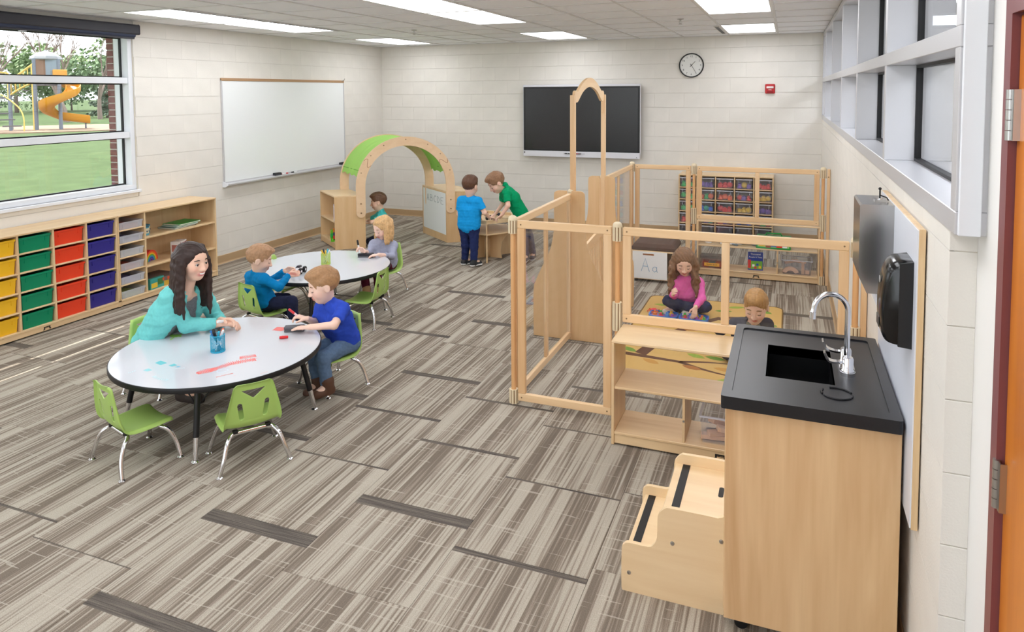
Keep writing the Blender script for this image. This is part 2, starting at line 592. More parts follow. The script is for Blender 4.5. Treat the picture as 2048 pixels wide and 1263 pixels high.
# ---- carpet: every 24-inch tile is a piece of the floor
floor = struct(MB().box(-0.3, 7.2, YB - 0.2, 0.3, -0.12, -0.008).build('floor', mat('carpet_seam', (52, 47, 43), 0.95)))
def carpet_mat():
    m = bpy.data.materials.new('striped_carpet')
    m.use_nodes = True
    nt = m.node_tree; N = nt.nodes; L = nt.links
    b = N['Principled BSDF']
    b.inputs['Roughness'].default_value = 0.95
    b.inputs['Specular IOR Level'].default_value = 0.1
    tc = N.new('ShaderNodeTexCoord')
    oi = N.new('ShaderNodeObjectInfo')
    def math_(op, a=None, bb=None, c=None):
        n = N.new('ShaderNodeMath'); n.operation = op
        for i, v in enumerate((a, bb, c)):
            if v is None: continue
            if isinstance(v, (int, float)): n.inputs[i].default_value = v
            else: L.new(v, n.inputs[i])
        return n.outputs[0]
    sep = N.new('ShaderNodeSeparateXYZ'); L.new(tc.outputs['Object'], sep.inputs[0])
    rnd = math_('MULTIPLY', oi.outputs['Random'], 53.0)
    def strand(sx, sy, detail, off):
        cx = N.new('ShaderNodeCombineXYZ')
        L.new(math_('MULTIPLY_ADD', sep.outputs[0], sx, math_('ADD', rnd, off)), cx.inputs[0])
        L.new(math_('MULTIPLY', sep.outputs[1], sy), cx.inputs[1])
        n = N.new('ShaderNodeTexNoise')
        n.inputs['Scale'].default_value = 1.0; n.inputs['Detail'].default_value = detail
        L.new(cx.outputs[0], n.inputs['Vector'])
        return n.outputs['Fac']
    fine = strand(80, 1.3, 2.0, 0)
    band = strand(9, 0.35, 1.5, 11.3)
    mix = math_('MULTIPLY_ADD', band, 0.9, math_('MULTIPLY', fine, 0.75))
    # faint light cross dashes
    dash = math_('GREATER_THAN', strand(4.0, 75, 0.0, 5.5), 0.735)
    rmp = N.new('ShaderNodeValToRGB')
    e = rmp.color_ramp.elements
    e[0].position = 0.56; e[0].color = (*lin((116, 105, 94)), 1)
    e[1].position = 1.0; e[1].color = (*lin((180, 172, 158)), 1)
    for p, c in ((0.73, (124, 113, 101)), (0.775, (142, 131, 118)), (0.82, (150, 139, 126)), (0.86, (172, 163, 149)), (0.93, (178, 170, 156))):
        x = e.new(p); x.color = (*lin(c), 1)
    L.new(mix, rmp.inputs[0])
    # accent bar: dark yarn at the far edge of the tile, width from the object property
    at = N.new('ShaderNodeAttribute'); at.attribute_type = 'OBJECT'; at.attribute_name = 'accent'
    edge = math_('SUBTRACT', 0.6035, at.outputs['Fac'])
    isacc = math_('GREATER_THAN', sep.outputs[1], edge)
    n2 = N.new('ShaderNodeTexNoise'); n2.inputs['Scale'].default_value = 1.0; n2.inputs['Detail'].default_value = 2
    cx = N.new('ShaderNodeCombineXYZ')
    L.new(math_('MULTIPLY_ADD', sep.outputs[0], 3.0, rnd), cx.inputs[0]); L.new(math_('MULTIPLY', sep.outputs[1], 120.0), cx.inputs[1])
    L.new(cx.outputs[0], n2.inputs['Vector'])
    r2 = N.new('ShaderNodeValToRGB')
    r2.color_ramp.elements[0].position = 0.35; r2.color_ramp.elements[0].color = (*lin((82, 77, 73)), 1)
    r2.color_ramp.elements[1].position = 0.65; r2.color_ramp.elements[1].color = (*lin((118, 110, 101)), 1)
    L.new(n2.outputs['Fac'], r2.inputs[0])
    md = N.new('ShaderNodeMixRGB'); md.inputs[2].default_value = (*lin((190, 182, 168)), 1); L.new(math_('MULTIPLY', dash, 0.55), md.inputs[0]); L.new(rmp.outputs[0], md.inputs[1])
    mx = N.new('ShaderNodeMixRGB'); L.new(isacc, mx.inputs[0]); L.new(md.outputs[0], mx.inputs[1]); L.new(r2.outputs[0], mx.inputs[2])
    # yarn speckle
    n3 = N.new('ShaderNodeTexNoise'); n3.inputs['Scale'].default_value = 260; n3.inputs['Detail'].default_value = 1
    L.new(tc.outputs['Object'], n3.inputs['Vector'])
    sp = N.new('ShaderNodeMapRange'); sp.inputs[1].default_value = 0.25; sp.inputs[2].default_value = 0.75
    sp.inputs[3].default_value = 0.80; sp.inputs[4].default_value = 1.2
    L.new(n3.outputs['Fac'], sp.inputs[0])
    ml = N.new('ShaderNodeVectorMath'); ml.operation = 'SCALE'
    L.new(mx.outputs[0], ml.inputs[0]); L.new(sp.outputs[0], ml.inputs['Scale'])
    L.new(ml.outputs[0], b.inputs['Base Color'])
    bp = N.new('ShaderNodeBump'); bp.inputs['Strength'].default_value = 0.35; bp.inputs['Distance'].default_value = 0.004
    L.new(n3.outputs['Fac'], bp.inputs['Height']); L.new(bp.outputs[0], b.inputs['Normal'])
    return m
M_CARPET = carpet_mat()
TS = 0.607
_ct = {}
def carpet_piece(w, h):
    k = (round(w, 3), round(h, 3))
    if k not in _ct:
        me = MB().box(0.0006, w - 0.0006, 0.0006, h - 0.0006, -0.008, 0.0, 0.0012)
        m_ = bpy.data.meshes.new('carpet_tile')
        m_.from_pydata(me.v, [], me.f)
        m_.materials.append(M_CARPET)
        _ct[k] = m_
    return _ct[k]
known = {5: -5.495, 6: -5.64, 7: -5.885, 8: -5.479}
acc = {(6, 0): 0.055, (6, -1): 0.028, (6, -3): 0.085, (6, -4): 0.075, (7, 0): 0.022, (7, -1): 0.025, (8, -3): 0.03, (5, 3): 0.07,
       (5, -2): 0.05, (9, -3): .08, (8, 0): 0.03, (5, 1): 0.05, (4, 0): 0.07}
rc = random.Random(3)
for c in range(0, 12):
    x0 = 3.65 + (c - 6) * TS
    ph = known.get(c, -5.5 - rc.random() * 0.6)
    xa, xb = max(x0, 0), min(x0 + TS, 6.72)
    if xb - xa < 0.05: continue
    for r in range(-12, 11):
        y1 = ph + r * TS
        ya, yb = max(y1 - TS, YB), min(y1, 0)
        if yb - ya < 0.03: continue
        if y1 < -9.4: continue          # bare backing behind the camera is covered below
        o = link('carpet_tile', carpet_piece(xb - xa, yb - ya), floor)
        o.location = (xa, ya, 0)
        q = rc.random()
        o['accent'] = acc.get((c, r), (0.075 if q < .10 else 0.028 if q < .22 else 0.012 if q < .36 else 0.003 if q < .6 else -0.1))
MB().box(0, 6.72, YB, -9.2, -0.008, -0.0015).build('carpet_field', M_CARPET, floor)

# ---- ceiling
ceiling = struct(MB().box(-0.3, 9.2, YB - 0.2, 0.3, HC + 0.014, HC + 0.12).build('ceiling', mat('ceiling_void', (150, 150, 150), 0.9)))
M_TILE = mat('ceiling_tile', (246, 247, 250), 0.9, noise=0.015, nscale=160, bump=0.15, bscale=220)
M_GRID = mat('ceiling_grid', (220, 219, 218), 0.5)
GX = [0, 0.57, 1.18, 1.79, 2.40, 3.01, 3.62, 4.23, 4.84, 5.45, 6.06, XR - 0.002]
GY = [0] + [-0.44 - 0.61 * k for k in range(0, 20) if -0.44 - 0.61 * k > YB] + [YB]
lights_at = [(0.57, 1.18), (3.01, 3.62), (5.45, 6.06)]
light_rows = [(-1.66, -0.44), (-4.10, -2.88), (-5.32, -4.10), (-7.76, -6.54), (-8.98, -7.76), (-11.42, -10.20)]
def is_light(xm, ym):
    return any(a < xm < b for a, b in lights_at) and any(a < ym < b for a, b in light_rows)
_tl = {}
for i in range(len(GX) - 1):
    for j in range(len(GY) - 1):
        x0, x1, y1, y0 = GX[i], GX[i + 1], GY[j], GY[j + 1]
        if is_light((x0 + x1) / 2, (y0 + y1) / 2): continue
        k = (round(x1 - x0, 3), round(y1 - y0, 3))
        if k not in _tl:
            me = MB().box(0.002, x1 - x0 - 0.002, 0.002, y1 - y0 - 0.002, 0.003, 0.016, 0.002)
            t = bpy.data.meshes.new('ceiling_tile'); t.from_pydata(me.v, [], me.f); t.materials.append(M_TILE); _tl[k] = t
        o = link('ceiling_tile', _tl[k], ceiling); o.location = (x0, y0, HC)
for x in GX[1:-1]:
    B('grid_bar', M_GRID, ceiling, x - 0.011, x + 0.011, YB, 0, HC - 0.004, HC + 0.006)
for y in GY[1:-1]:
    B('grid_bar', M_GRID, ceiling, 0, XR, y - 0.011, y + 0.011, HC - 0.003, HC + 0.006)
# perimeter angle
struct(MB().box(0, 0.022, YB, 0, HC - 0.003, HC + 0.004).build('trim_1', M_GRID)); struct(MB().box(0.022, XR, -0.022, 0, HC - 0.003, HC + 0.004).build('trim_4', M_GRID))

# ---- ceiling lights
M_DIFF = mat('light_diffuser', (248, 250, 255), 0.6, emit=LIGHT_PANEL)
M_LFRAME = mat('light_frame', (225, 224, 220), 0.4)
xl = ['by the window wall', 'in the middle column', 'near the clerestory window']
yl = ['in the row above the back wall', 'in the second row from the back', 'in the third row from the back', 'in the fourth row behind the tables', 'above the camera', 'at the rear of the room']
for i, (a, b) in enumerate(lights_at):
    for j, (c, d) in enumerate(light_rows):
        t = thing('ceiling_light', 'recessed white ceiling light panel %s, %s' % (xl[i], yl[j]), 'ceiling light', ((a + b) / 2, (c + d) / 2, HC), 0, 'ceiling light panels')
        w, h = (b - a) / 2 - .004, (d - c) / 2 - .004
        f = MB()
        f.prism([(-w, -h), (w, -h), (w, h), (-w, h)], -0.006, 0.012, 'z', holes=[[(-w + .022, -h + .022), (w - .022, -h + .022), (w - .022, h - .022), (-w + .022, h - .022)]])
        f.build('frame', M_LFRAME, t)
        MB().box(-w + .02, w - .02, -h + .02, h - .02, -0.001, 0.010).build('diffuser', M_DIFF, t)
# linear air slots
for (x, y0, y1, lb) in ((1.205, -5.33, -2.86, 'long dark air slot beside the window-side ceiling lights'), (5.41, -1.5, -0.44, 'short dark air slot beside the back right ceiling light')):
    t = thing('air_diffuser', lb, 'air diffuser', (x, (y0 + y1) / 2, HC))
    h = (y1 - y0) / 2
    MB().box(-0.022, 0.022, -h, h, -0.0065, -0.003).build('slot', M_BLACK, t)
    MB().prism([(-.028, -h - .006), (.028, -h - .006), (.028, h + .006), (-.028, h + .006)], -.008, 0, 'z', holes=[[(-.022, -h), (.022, -h), (.022, h), (-.022, h)]]).build('frame', M_LFRAME, t)
# sprinklers
for (x, y, lb) in ((5.147, -2.507, 'small metal fire sprinkler on the ceiling above the clock'), (2.042, -2.557, 'small metal fire sprinkler on the ceiling above the whiteboard')):
    t = thing('fire_sprinkler', lb, 'sprinkler', (x, y, HC), 0, 'ceiling sprinklers')
    MB().lathe([(0.036, 0), (0.036, -0.003), (0.02, -0.009), (0.012, -0.012)], n=20).build('escutcheon', M_STEEL, t)
    f = MB().tube([(0, 0, -0.008), (0, 0, -0.02)], 0.008)
    for s_ in (-1, 1): f.tube([(0, 0, -0.02), (s_ * 0.014, 0, -0.028), (s_ * 0.012, 0, -0.04), (0, 0, -0.052)], 0.0028, 6)
    f.tube([(0, 0, -0.018), (0, 0, -0.05)], 0.0025, 6)
    f.build('frame', M_STEEL, t)
    MB().lathe([(0.0, -0.056), (0.018, -0.055), (0.02, -0.052), (0.0, -0.051)], n=16).build('deflector', M_STEEL, t)

# ================================================================== LEFT WINDOW
win = thing('window_1', 'wide three-pane outside window over the low storage shelves', 'window', (0, -6.0, WZ0))
del win['category']; struct(win)
def wb(name, m, *a, c=0.002):
    x0, x1, y0, y1, z0, z1 = a
    return B(name, m, win, x0, x1, y0 + 6.0, y1 + 6.0, z0 - WZ0, z1 - WZ0, c)
gx = -0.12
wb('sill', M_ALUW, -0.16, 0.03, WY0, WY1 + 0.02, WZ0 - 0.03, WZ0, c=.004)
wb('frame', M_ALUW, gx - 0.03, -0.02, WY0, WY1, WZ0, WZ0 + 0.05)
wb('frame', M_ALUW, gx - 0.03, -0.02, WY0, WY1, WZ1 - 0.05, WZ1)
wb('frame', M_ALUW, -0.215, -0.02, WY1 - 0.05, WY1, WZ0 + 0.05, WZ1 - 0.05)
wb('frame', M_ALUW, gx - 0.03, -0.02, WY0, WY0 + 0.05, WZ0 + 0.05, WZ1 - 0.05)
RZ = (1.59, 2.14)
for z in RZ: wb('rail', M_ALUW, gx - 0.02, -0.03, WY0 + 0.05, WY1 - 0.05, z - 0.03, z + 0.03)
edges = [WZ0 + 0.05, RZ[0] - 0.03, RZ[0] + 0.03, RZ[1] - 0.03, RZ[1] + 0.03, WZ1 - 0.05]
M_PANE = glass('window_glass', tint=0.03)
ymul = (-6.55,)
for y in ymul: wb('mullion', M_ALUW, gx - 0.02, -0.03, y - 0.03, y + 0.03, WZ0 + 0.05, WZ1 - 0.05)
spans = [(WY0 + 0.05, -6.58), (-6.52, WY1 - 0.05)]
for (a, b) in spans:
    for k in range(3):
        z0, z1 = edges[2 * k], edges[2 * k + 1]
        wb('pane', M_PANE, gx - 0.003, gx + 0.003, a, b, z0, z1, c=0)
        fr4 = lambda e: [(a + 6 + e, z0 - WZ0 + e), (b + 6 - e, z0 - WZ0 + e), (b + 6 - e, z1 - WZ0 - e), (a + 6 + e, z1 - WZ0 - e)]
        g = MB().prism(fr4(0), gx - 0.012, gx + 0.012, 'x', holes=[fr4(.012)])
        g.build('gasket', M_BLACK, win)
# outside brick jamb and brick face
M_BRICK = mat('red_brick', (128, 84, 80), 0.85, noise=0.25, nscale=18)
M_MORTAR = mat('brick_mortar', (196, 188, 180), 0.9)
jam = struct(MB().box(-0.312, -0.222, WY1 - 0.045, WY1 + 0.6, -0.1, HC + .3).build('wall_outside', M_MORTAR))
bk = MB().box(0, 0.09, 0, 0.195, 0, 0.057, 0.003); bkm = bpy.data.meshes.new('brick'); bkm.from_pydata(bk.v, [], bk.f); bkm.materials.append(M_BRICK)
bk2 = MB().box(0, 0.09, 0, 0.092, 0, 0.057, 0.003); bkm2 = bpy.data.meshes.new('brick'); bkm2.from_pydata(bk2.v, [], bk2.f); bkm2.materials.append(M_BRICK)
z = 0.9; i = 0
while z < 2.68:
    for k in range(2):
        o = link('brick', bkm2 if (i % 2 and k == 0) else bkm, jam); o.location = (-0.318, WY1 - 0.051 + k * (.103 if i % 2 else .206), z)
    z += 0.0677; i += 1

sun_mask = struct(MB().box(-0.36, -0.32, -9.0, -4.0, 2.86, 2.99).build('sun_mask_bar', M_ALUW))  # added out-of-view boards; their slits shape the sun into two floor strips
for (xa, xb) in ((-3.2, -0.636), (-0.596, -0.416), (-0.376, -0.30)):
    B('sun_mask_board', M_ALUW, sun_mask, xa, xb, -9.0, -4.0, 2.90, 2.93)
for y in (-8.9, -7.3, -5.7, -4.1): B('sun_mask_bracket', M_ALUW, sun_mask, -3.2, -0.31, y - .02, y + .02, 2.932, 2.99)
# ---- roller blind rolled up in its cassette
t = thing('roller_blind', 'dark grey roller blind rolled up at the top of the window', 'blind', (0.0, -4.69, 2.6))
M_BLIND = mat('dark_grey_blind', (58, 58, 66), 0.5)
MB().prism([(0.004, 0.0), (0.075, 0.0), (0.085, 0.01), (0.085, 0.085), (0.075, 0.1), (0.004, 0.1)], -3.6, 0.0, 'y').build('cassette', M_BLIND, t)
MB().tube([(0.045, -3.58, -0.005), (0.045, -0.03, -0.005)], 0.026, 14).build('fabric_roll', mat('blind_fabric', (52, 60, 84), 0.6), t)
B('bottom_bar', M_BLIND, t, 0.03, 0.055, -3.58, -0.03, -0.045, -0.026, 0.003)
MB().prism([(0.002, -0.002), (0.077, -0.002), (0.088, 0.009), (0.088, 0.086), (0.077, 0.102), (0.002, 0.102)], 0.0, 0.008, 'y').build('end_cap', M_BLIND, t)
MB().tube([(0.05, -1.15, -0.05), (0.05, -1.15, -0.06)], 0.008).box(0.04, 0.06, -1.18, -1.12, -0.053, -0.045).build('pull_clip', mat('clear_clip', (200, 200, 205), 0.2), t)

# ================================================================== RIGHT CLERESTORY WINDOW
rw = thing('window_2', 'long clerestory window with grey frames high on the right wall', 'window', (XR, 0, SILL))
del rw['category']; struct(rw)
def rb(name, m, x0, x1, y0, y1, z0, z1, c=0.002):
    return B(name, m, rw, x0 - XR, x1 - XR, y0, y1, z0 - SILL, z1 - SILL, c)
YE = -7.92
FX0, FX1 = XR - 0.006, XR + 0.17
rb('sill_rail', M_ALU, FX0, FX1, YE, -0.001, SILL, SILL + 0.06)
rb('head_rail', M_ALU, FX0, FX1, YE, -0.001, HC - 0.05, HC)
rb('mid_rail', M_ALU, FX0, FX1, YE, -0.001, 2.105, 2.16)
MUL = [YE + 0.03, -6.43, -4.99, -3.55, -2.11, -0.67, -0.03]
for y in MUL:
    for (a, b) in ((SILL + 0.06, 2.105), (2.16, HC - 0.05)):
        rb('mullion', M_ALU, FX0, FX1, y - 0.028, y + 0.028, a, b)
rb('end_cover', M_ALUW, XR + 0.0, XR + 0.05, YE - 0.012, YE, SILL, HC)
M_PANE2 = glass('interior_glass', (225, 232, 245), tint=0.12, refl=1.6)
for i in range(len(MUL) - 1):
    a, b = MUL[i] + 0.028, MUL[i + 1] - 0.028
    for (z0, z1) in ((SILL + 0.06, 2.105), (2.16, HC - 0.05)):
        rb('pane', M_PANE2, XR + 0.125, XR + 0.13, a, b, z0, z1, 0)
        fr4 = lambda e: [(a + e, z0 - SILL + e), (b - e, z0 - SILL + e), (b - e, z1 - SILL - e), (a + e, z1 - SILL - e)]
        g = MB().prism(fr4(0), 0.112, 0.15, 'x', holes=[fr4(.013)])
        g.build('gasket', M_BLACK, rw)
# corridor on the other side of the glass
cw = struct(MB().box(8.55, 8.7, YB, 0.3, -0.1, HC + 0.2).build('wall_corridor', M_GROUT))
lay_blocks(cw, -3.2, 0.0, -3.2, lambda u, z: ((8.536, u, z), PI / 2), zmax=HC, skip=lambda a, b, z0, z1: [(a, b)] if z1 > 1.5 else [])
MB().box(8.536, 8.55, YB, -3.2, 0, HC).box(8.536, 8.55, -3.2, 0, 0, 1.3).build('painted_face', M_WALL, cw)
ce_ = struct(MB().box(XR + 0.2, 8.55, 0.0, 0.15, -0.1, HC).build('wall_corridor_end', M_GROUT))
lay_blocks(ce_, 7.85, 8.536, 7.95, lambda u, z: ((u, 0.0, z), 0), zmax=HC, skip=lambda a, b, z0, z1: [(a, b)] if z1 > 1.3 else [])
MB().box(XR + .2, 7.85, -BT, 0, 0, HC).box(7.85, 8.536, -BT, 0, 0, 1.15).build('painted_face', M_WALL, ce_)
struct(MB().box(XR + 0.2, 8.55, YB, 0, -0.1, 0).build('floor_corridor', mat('corridor_floor', (170, 165, 158), 0.5)))
for y, wh in ((-1.2, 'far end'), (-4.2, 'middle'), (-7.2, 'near end')):  # added lamps standing in for the daylight glow in the corridor
    t = thing('ceiling_light', 'added fill light panel on the corridor ceiling at the %s of the clerestory window' % wh, 'ceiling light', (7.7, y, HC), 0, 'added corridor light panels')
    MB().box(-.3, .3, -.6, .6, -.004, .012).build('diffuser', mat('corridor_fill_panel', (240, 246, 255), .6, emit=CORRIDOR_FILL), t)
    MB().prism([(-.33, -.63), (.33, -.63), (.33, .63), (-.33, .63)], -0.008, .012, 'z', holes=[[(-.3, -.6), (.3, -.6), (.3, .6), (-.3, .6)]]).build('frame', M_LFRAME, t)

# ================================================================== DOOR
M_MAROON = mat('maroon_frame', (128, 72, 74), 0.4)
M_DOOR = wood('door_oak', (214, 128, 40), (190, 104, 26), 'z', rough=0.3, contrast=1.2)
df = struct(MB().box(XD - 0.012, XD + 0.14, -8.125, -8.075, 0, 2.215).box(XD - 0.012, XD + 0.14, -9.12, -9.07, 0, 2.215).box(XD - 0.012, XD + 0.14, -9.07, -8.125, 2.165, 2.215).build('trim_2', M_MAROON))
dr = thing('door_1', 'orange oak door with steel hinges in the maroon frame', 'door', (XD + 0.004, -8.128, 0.01))
del dr['category']; struct(dr)
MB().box(0, 0.045, -0.94, 0, 0, 2.15, 0.002).build('leaf', M_DOOR, dr)
for z in (0.2, 1.08, 1.93):
    h = MB()
    for k in range(5):
        h.tube([(-0.014, 0.004, z - 0.057 + k * 0.023), (-0.014, 0.004, z - 0.057 + k * 0.023 + 0.0215)], 0.0085, 14)
    h.build('hinge', M_STEEL, dr)
    MB().box(-0.0135, -0.011, -0.02, 0.004, z - 0.057, z + 0.057).box(-0.0135, 0.001, -0.022, -0.018, z - .057, z + .057).build('hinge_leaf', M_STEEL, dr)
MB().tube([(0, -0.87, 1.0), (-0.05, -0.87, 1.0), (-0.055, -0.8, 1.0), (-0.055, -0.76, 1.0)], 0.01, 10).build('lever', M_STEEL, dr)
# ================================================================== LEFT STORAGE
def logo(parent, axis, p):
    """little maker's mark: a bar on two flared feet"""
    m = MB()
    def q(a0, a1, z0, z1):
        if axis == 'x': m.box(p[0], p[0] + 0.0008, p[1] + a0, p[1] + a1, p[2] + z0, p[2] + z1)
        else: m.box(p[0] + a0, p[0] + a1, p[1] - 0.0008, p[1], p[2] + z0, p[2] + z1)
    q(-.028, .028, .004, .012); q(-.028, -.018, -.014, .004); q(.018, .028, -.014, .004)
    q(-.034, -.026, -.016, -.008); q(.026, .034, -.016, -.008); q(-.018, .018, -.001, .002)
    return m.build('logo', M_LOGO, parent)

CD, CHt, CB = 0.37, 0.87, 0.068
def cabinet_shell(t, ylen, cols, base=CB, back=True):
    """origin at y0 corner against the wall; dividers at cols"""
    T = 0.016
    B('top', M_MAPLEY, t, 0.0, CD + 0.004, 0, ylen, CHt - T, CHt, .002)
    B('bottom', M_MAPLEY, t, 0.0, CD, 0, ylen, base - T, base, .002)
    B('plinth', M_MAPLEY, t, CD - 0.03, CD - 0.002, T, ylen - T, 0.012, base - T, .002)
    if back: B('back', M_MAPLE, t, 0.0, 0.008, T, ylen - T, base, CHt - T)
    for y in (0, ylen - T): B('side', M_MAPLE, t, 0, CD, y, y + T, 0.008, CHt - T, .002)
    for y in cols: B('divider', M_MAPLE, t, 0.008, CD - 0.002, y - T / 2, y + T / 2, base, CHt - T, .002)

YA0, YA1, YC1 = -6.500, -5.277, -4.058
cabA = thing('tote_cabinet', 'low maple cubby cabinet filled with yellow, green, red and blue bins', 'cabinet', (0.02, YA0, 0))
colsA = [-6.19 - YA0, -5.89 - YA0, -5.585 - YA0]
cabinet_shell(cabA, YA1 - YA0, colsA)
rowsA = [0.068, 0.228, 0.388, 0.548, 0.706]
ce = [0] + colsA + [YA1 - YA0]
for k in range(4):
    for z in rowsA[1:]:
        B('shelf', M_MAPLEY, cabA, 0.01, CD - 0.004, ce[k] + 0.008, ce[k + 1] - 0.008, z - 0.012, z, .002)
logo(cabA, 'x', (CD - 0.002, -5.98 - YA0, 0.034))

def tote_mesh(w, d, h, mt, lip=0.012, taper=0.93, t=0.004):
    """open storage bin, front towards +x; origin bottom centre"""
    m = MB()
    def ring(wi, di, z): return [(-di / 2, -wi / 2, z), (di / 2, -wi / 2, z), (di / 2, wi / 2, z), (-di / 2, wi / 2, z)]
    rings = [ring(w * taper, d * taper, 0), ring(w * .98, d * .98, h - .018), ring(w * .98 + lip, d * .98 + lip, h - .016), ring(w * .98 + lip, d * .98 + lip, h),
             ring(w * .98 - 2 * t, d * .98 - 2 * t, h), ring(w * taper - 2 * t, d * taper - 2 * t, t)]
    vs = [p for r in rings for p in r]
    fs = []
    for i in range(len(rings) - 1):
        for k in range(4):
            l = (k + 1) % 4
            fs.append((i * 4 + k, i * 4 + l, (i + 1) * 4 + l, (i + 1) * 4 + k))
    fs.append((3, 2, 1, 0)); b = (len(rings) - 1) * 4; fs.append((b, b + 1, b + 2, b + 3))
    m.add(vs, fs)
    return m
def tote_ribs(w, d, h):
    m = MB()
    for s_ in (-1, 1):
        m.box(d * .465, d * .5, s_ * w * .34 - .004, s_ * w * .34 + .004, h - .055, h - .014)
    return m
bin_cols = [('yellow', (244, 190, 38)), ('green', (0, 138, 96)), ('red', (240, 70, 38)), ('blue', (52, 46, 140))]
rowname = ['bottom row', 'fourth row down', 'middle row', 'second row down', 'top row']
for k, (cn, rgb) in enumerate(bin_cols):
    w = (ce[k + 1] - ce[k]) - 0.036
    root = None
    for r in range(5):
        z = rowsA[r] + 0.0005
        lb = '%s plastic storage bin in the %s of the left cabinet' % (cn, rowname[r])
        loc = (0.02 + CD - 0.165 - 0.012 * rc.random(), YA0 + (ce[k] + ce[k + 1]) / 2 + (.004 if k == 0 else -.004 if k == 3 else 0), z)
        if root is None:
            root = thing('storage_bin', lb, 'bin', loc, 0, 'coloured bins in the cubby cabinet')
            tote_mesh(w, .31, .125, None).build('tub', mat('bin_' + cn, rgb, 0.35), root)
            for s_ in (-1, 1): MB().box(.31 * .465, .31 * .5, s_ * w * .34 - .004, s_ * w * .34 + .004, .125 - .055, .125 - .014).build('grip_rib', MATS['bin_' + cn], root)
        else:
            dup(root, loc, 0, lb)

cabB = thing('shelf_cabinet', 'low maple shelf unit with clear trays and open shelves under the whiteboard end', 'cabinet', (0.02, YA1 + 0.002, 0))
LB = YC1 - YA1
cabinet_shell(cabB, LB, [-4.972 - YA1])
rowsB = [0.068, 0.203, 0.332, 0.463, 0.596, 0.724]
cT = -4.972 - YA1
for z in rowsB[1:]:
    B('runner', M_MAPLEY, cabB, 0.01, CD - 0.004, 0.016, cT - 0.008, z - 0.012, z, .002)
for z in (0.607, 0.322):
    B('shelf', M_MAPLEY, cabB, 0.008, CD - 0.006, cT + 0.008, LB - 0.016, z - 0.016, z, .002)
tints = [((226, 232, 214), 'pale green'), ((224, 224, 240), 'pale grey'), ((236, 210, 206), 'pale pink'), ((232, 232, 232), 'clear'), ((222, 224, 244), 'pale violet'), ((236, 214, 210), 'rosy')]
tr_mat = clear_plastic('clear_tray', (238, 240, 246), .34, .2)
content_cols = [(190, 205, 140), (170, 165, 215), (225, 130, 120), (215, 205, 190), (160, 160, 205), (210, 120, 110)]
root = None
for r in range(6):
    z = rowsB[r] + 0.0005
    lb = 'clear plastic paper tray with %s contents, %s of the tray stack' % (['green', 'violet', 'coral', 'beige', 'lilac', 'red'][r], ['lowest', 'second from the bottom', 'third from the bottom', 'fourth from the bottom', 'second from the top', 'topmost'][r])
    loc = (0.02 + CD - 0.16, YA1 + cT / 2 + 0.006, z)
    if root is None:
        root = thing('paper_tray', lb, 'tray', loc, 0, 'clear trays in the shelf unit')
        tote_mesh(cT - 0.045, .30, .07, None, .01, .95, .003).build('tub', tr_mat, root)
        for s_ in (-1, 1): MB().box(.30 * .465, .30 * .5, s_ * (cT - .045) * .34 - .004, s_ * (cT - .045) * .34 + .004, .07 - .055, .07 - .014).build('grip_rib', tr_mat, root)
    else:
        dup(root, loc, 0, lb)
    p = MB()
    for q in range(3): p.box(-.12, .12, -.105, .105, 0.003 + q * .009, 0.0105 + q * .009, .001)
    o = p.build('paper_stack', mat('tray_paper_%d' % r, content_cols[r], .8), None, (loc[0], loc[1], z + 0.001))
    tag(o, 'stack of %s sheets in the %s clear tray' % (['green', 'violet', 'coral', 'beige', 'lilac', 'red'][r], ['lowest', 'second lowest', 'third lowest', 'fourth lowest', 'second highest', 'highest'][r]), 'paper', 'sheets in the clear trays')

# ---- things on the open shelves
XS = 0.02
def can(y, x, z, lb, g):
    t = thing('printed_can', lb, 'can', (x, y, z), 0, g)
    MB().lathe([(.046, 0), (.048, .003), (.048, .075)], n=28).build('body', mat('can_label', (228, 222, 196), .5), t)
    MB().lathe([(.0495, .075), (.051, .077), (.051, .088), (.049, .09), (.0, .09)], n=28).build('lid', mat('can_lid', (74, 150, 178), .4), t)
    MB().lathe([(.0484, .004), (.0486, .006), (.0486, .022), (.0484, .024)], n=28).build('band', mat('can_band', (86, 160, 186), .5), t)
    f = MB()
    for k in range(9):
        a = 2 * PI * k / 9
        f.box(.048 * math.cos(a) - .006, .048 * math.cos(a) + .006, .048 * math.sin(a) - .006, .048 * math.sin(a) + .006, .036, .054, .004)
    f.build('printed_shapes', mat('can_print', (70, 90, 110), .5), t)
can(-4.835, XS + .2, .6075, 'printed craft can with blue lid, in front on the upper shelf', 'cans on the upper shelf')
can(-4.908, XS + .27, .6075, 'printed craft can half hidden by the tray column divider', 'cans on the upper shelf')
def book(name, lb, cx, cy, z, w, d, h, rgb, rz=0.0, grp=None, spine=None):
    t = thing(name, lb, 'book', (cx, cy, z), rz, grp)
    MB().box(-w / 2 + .003, w / 2 - .004, -d / 2 + .004, d / 2 - .004, .002, h - .002).build('pages', mat('book_pages', (238, 234, 222), .8), t)
    c = mat('cover_%d_%d_%d' % rgb, rgb, .35)
    MB().box(-w / 2, w / 2, -d / 2, d / 2, 0, .002).box(-w / 2, w / 2, -d / 2, d / 2, h - .002, h).box(-w / 2, -w / 2 + .003, -d / 2, d / 2, 0.002, h - .002).build('cover', c, t)
    return t
bx_, by_ = XS + .2, -4.43
book('picture_book', 'dark teal picture book at the bottom of the upper shelf stack', bx_, by_, .6075, .22, .3, .014, (60, 110, 96), .06, 'books stacked on the upper shelf')
book('picture_book', 'pale blue picture book in the middle of the upper shelf stack', bx_ + .01, by_ + .03, .622, .21, .28, .012, (150, 190, 190), -.03, 'books stacked on the upper shelf')
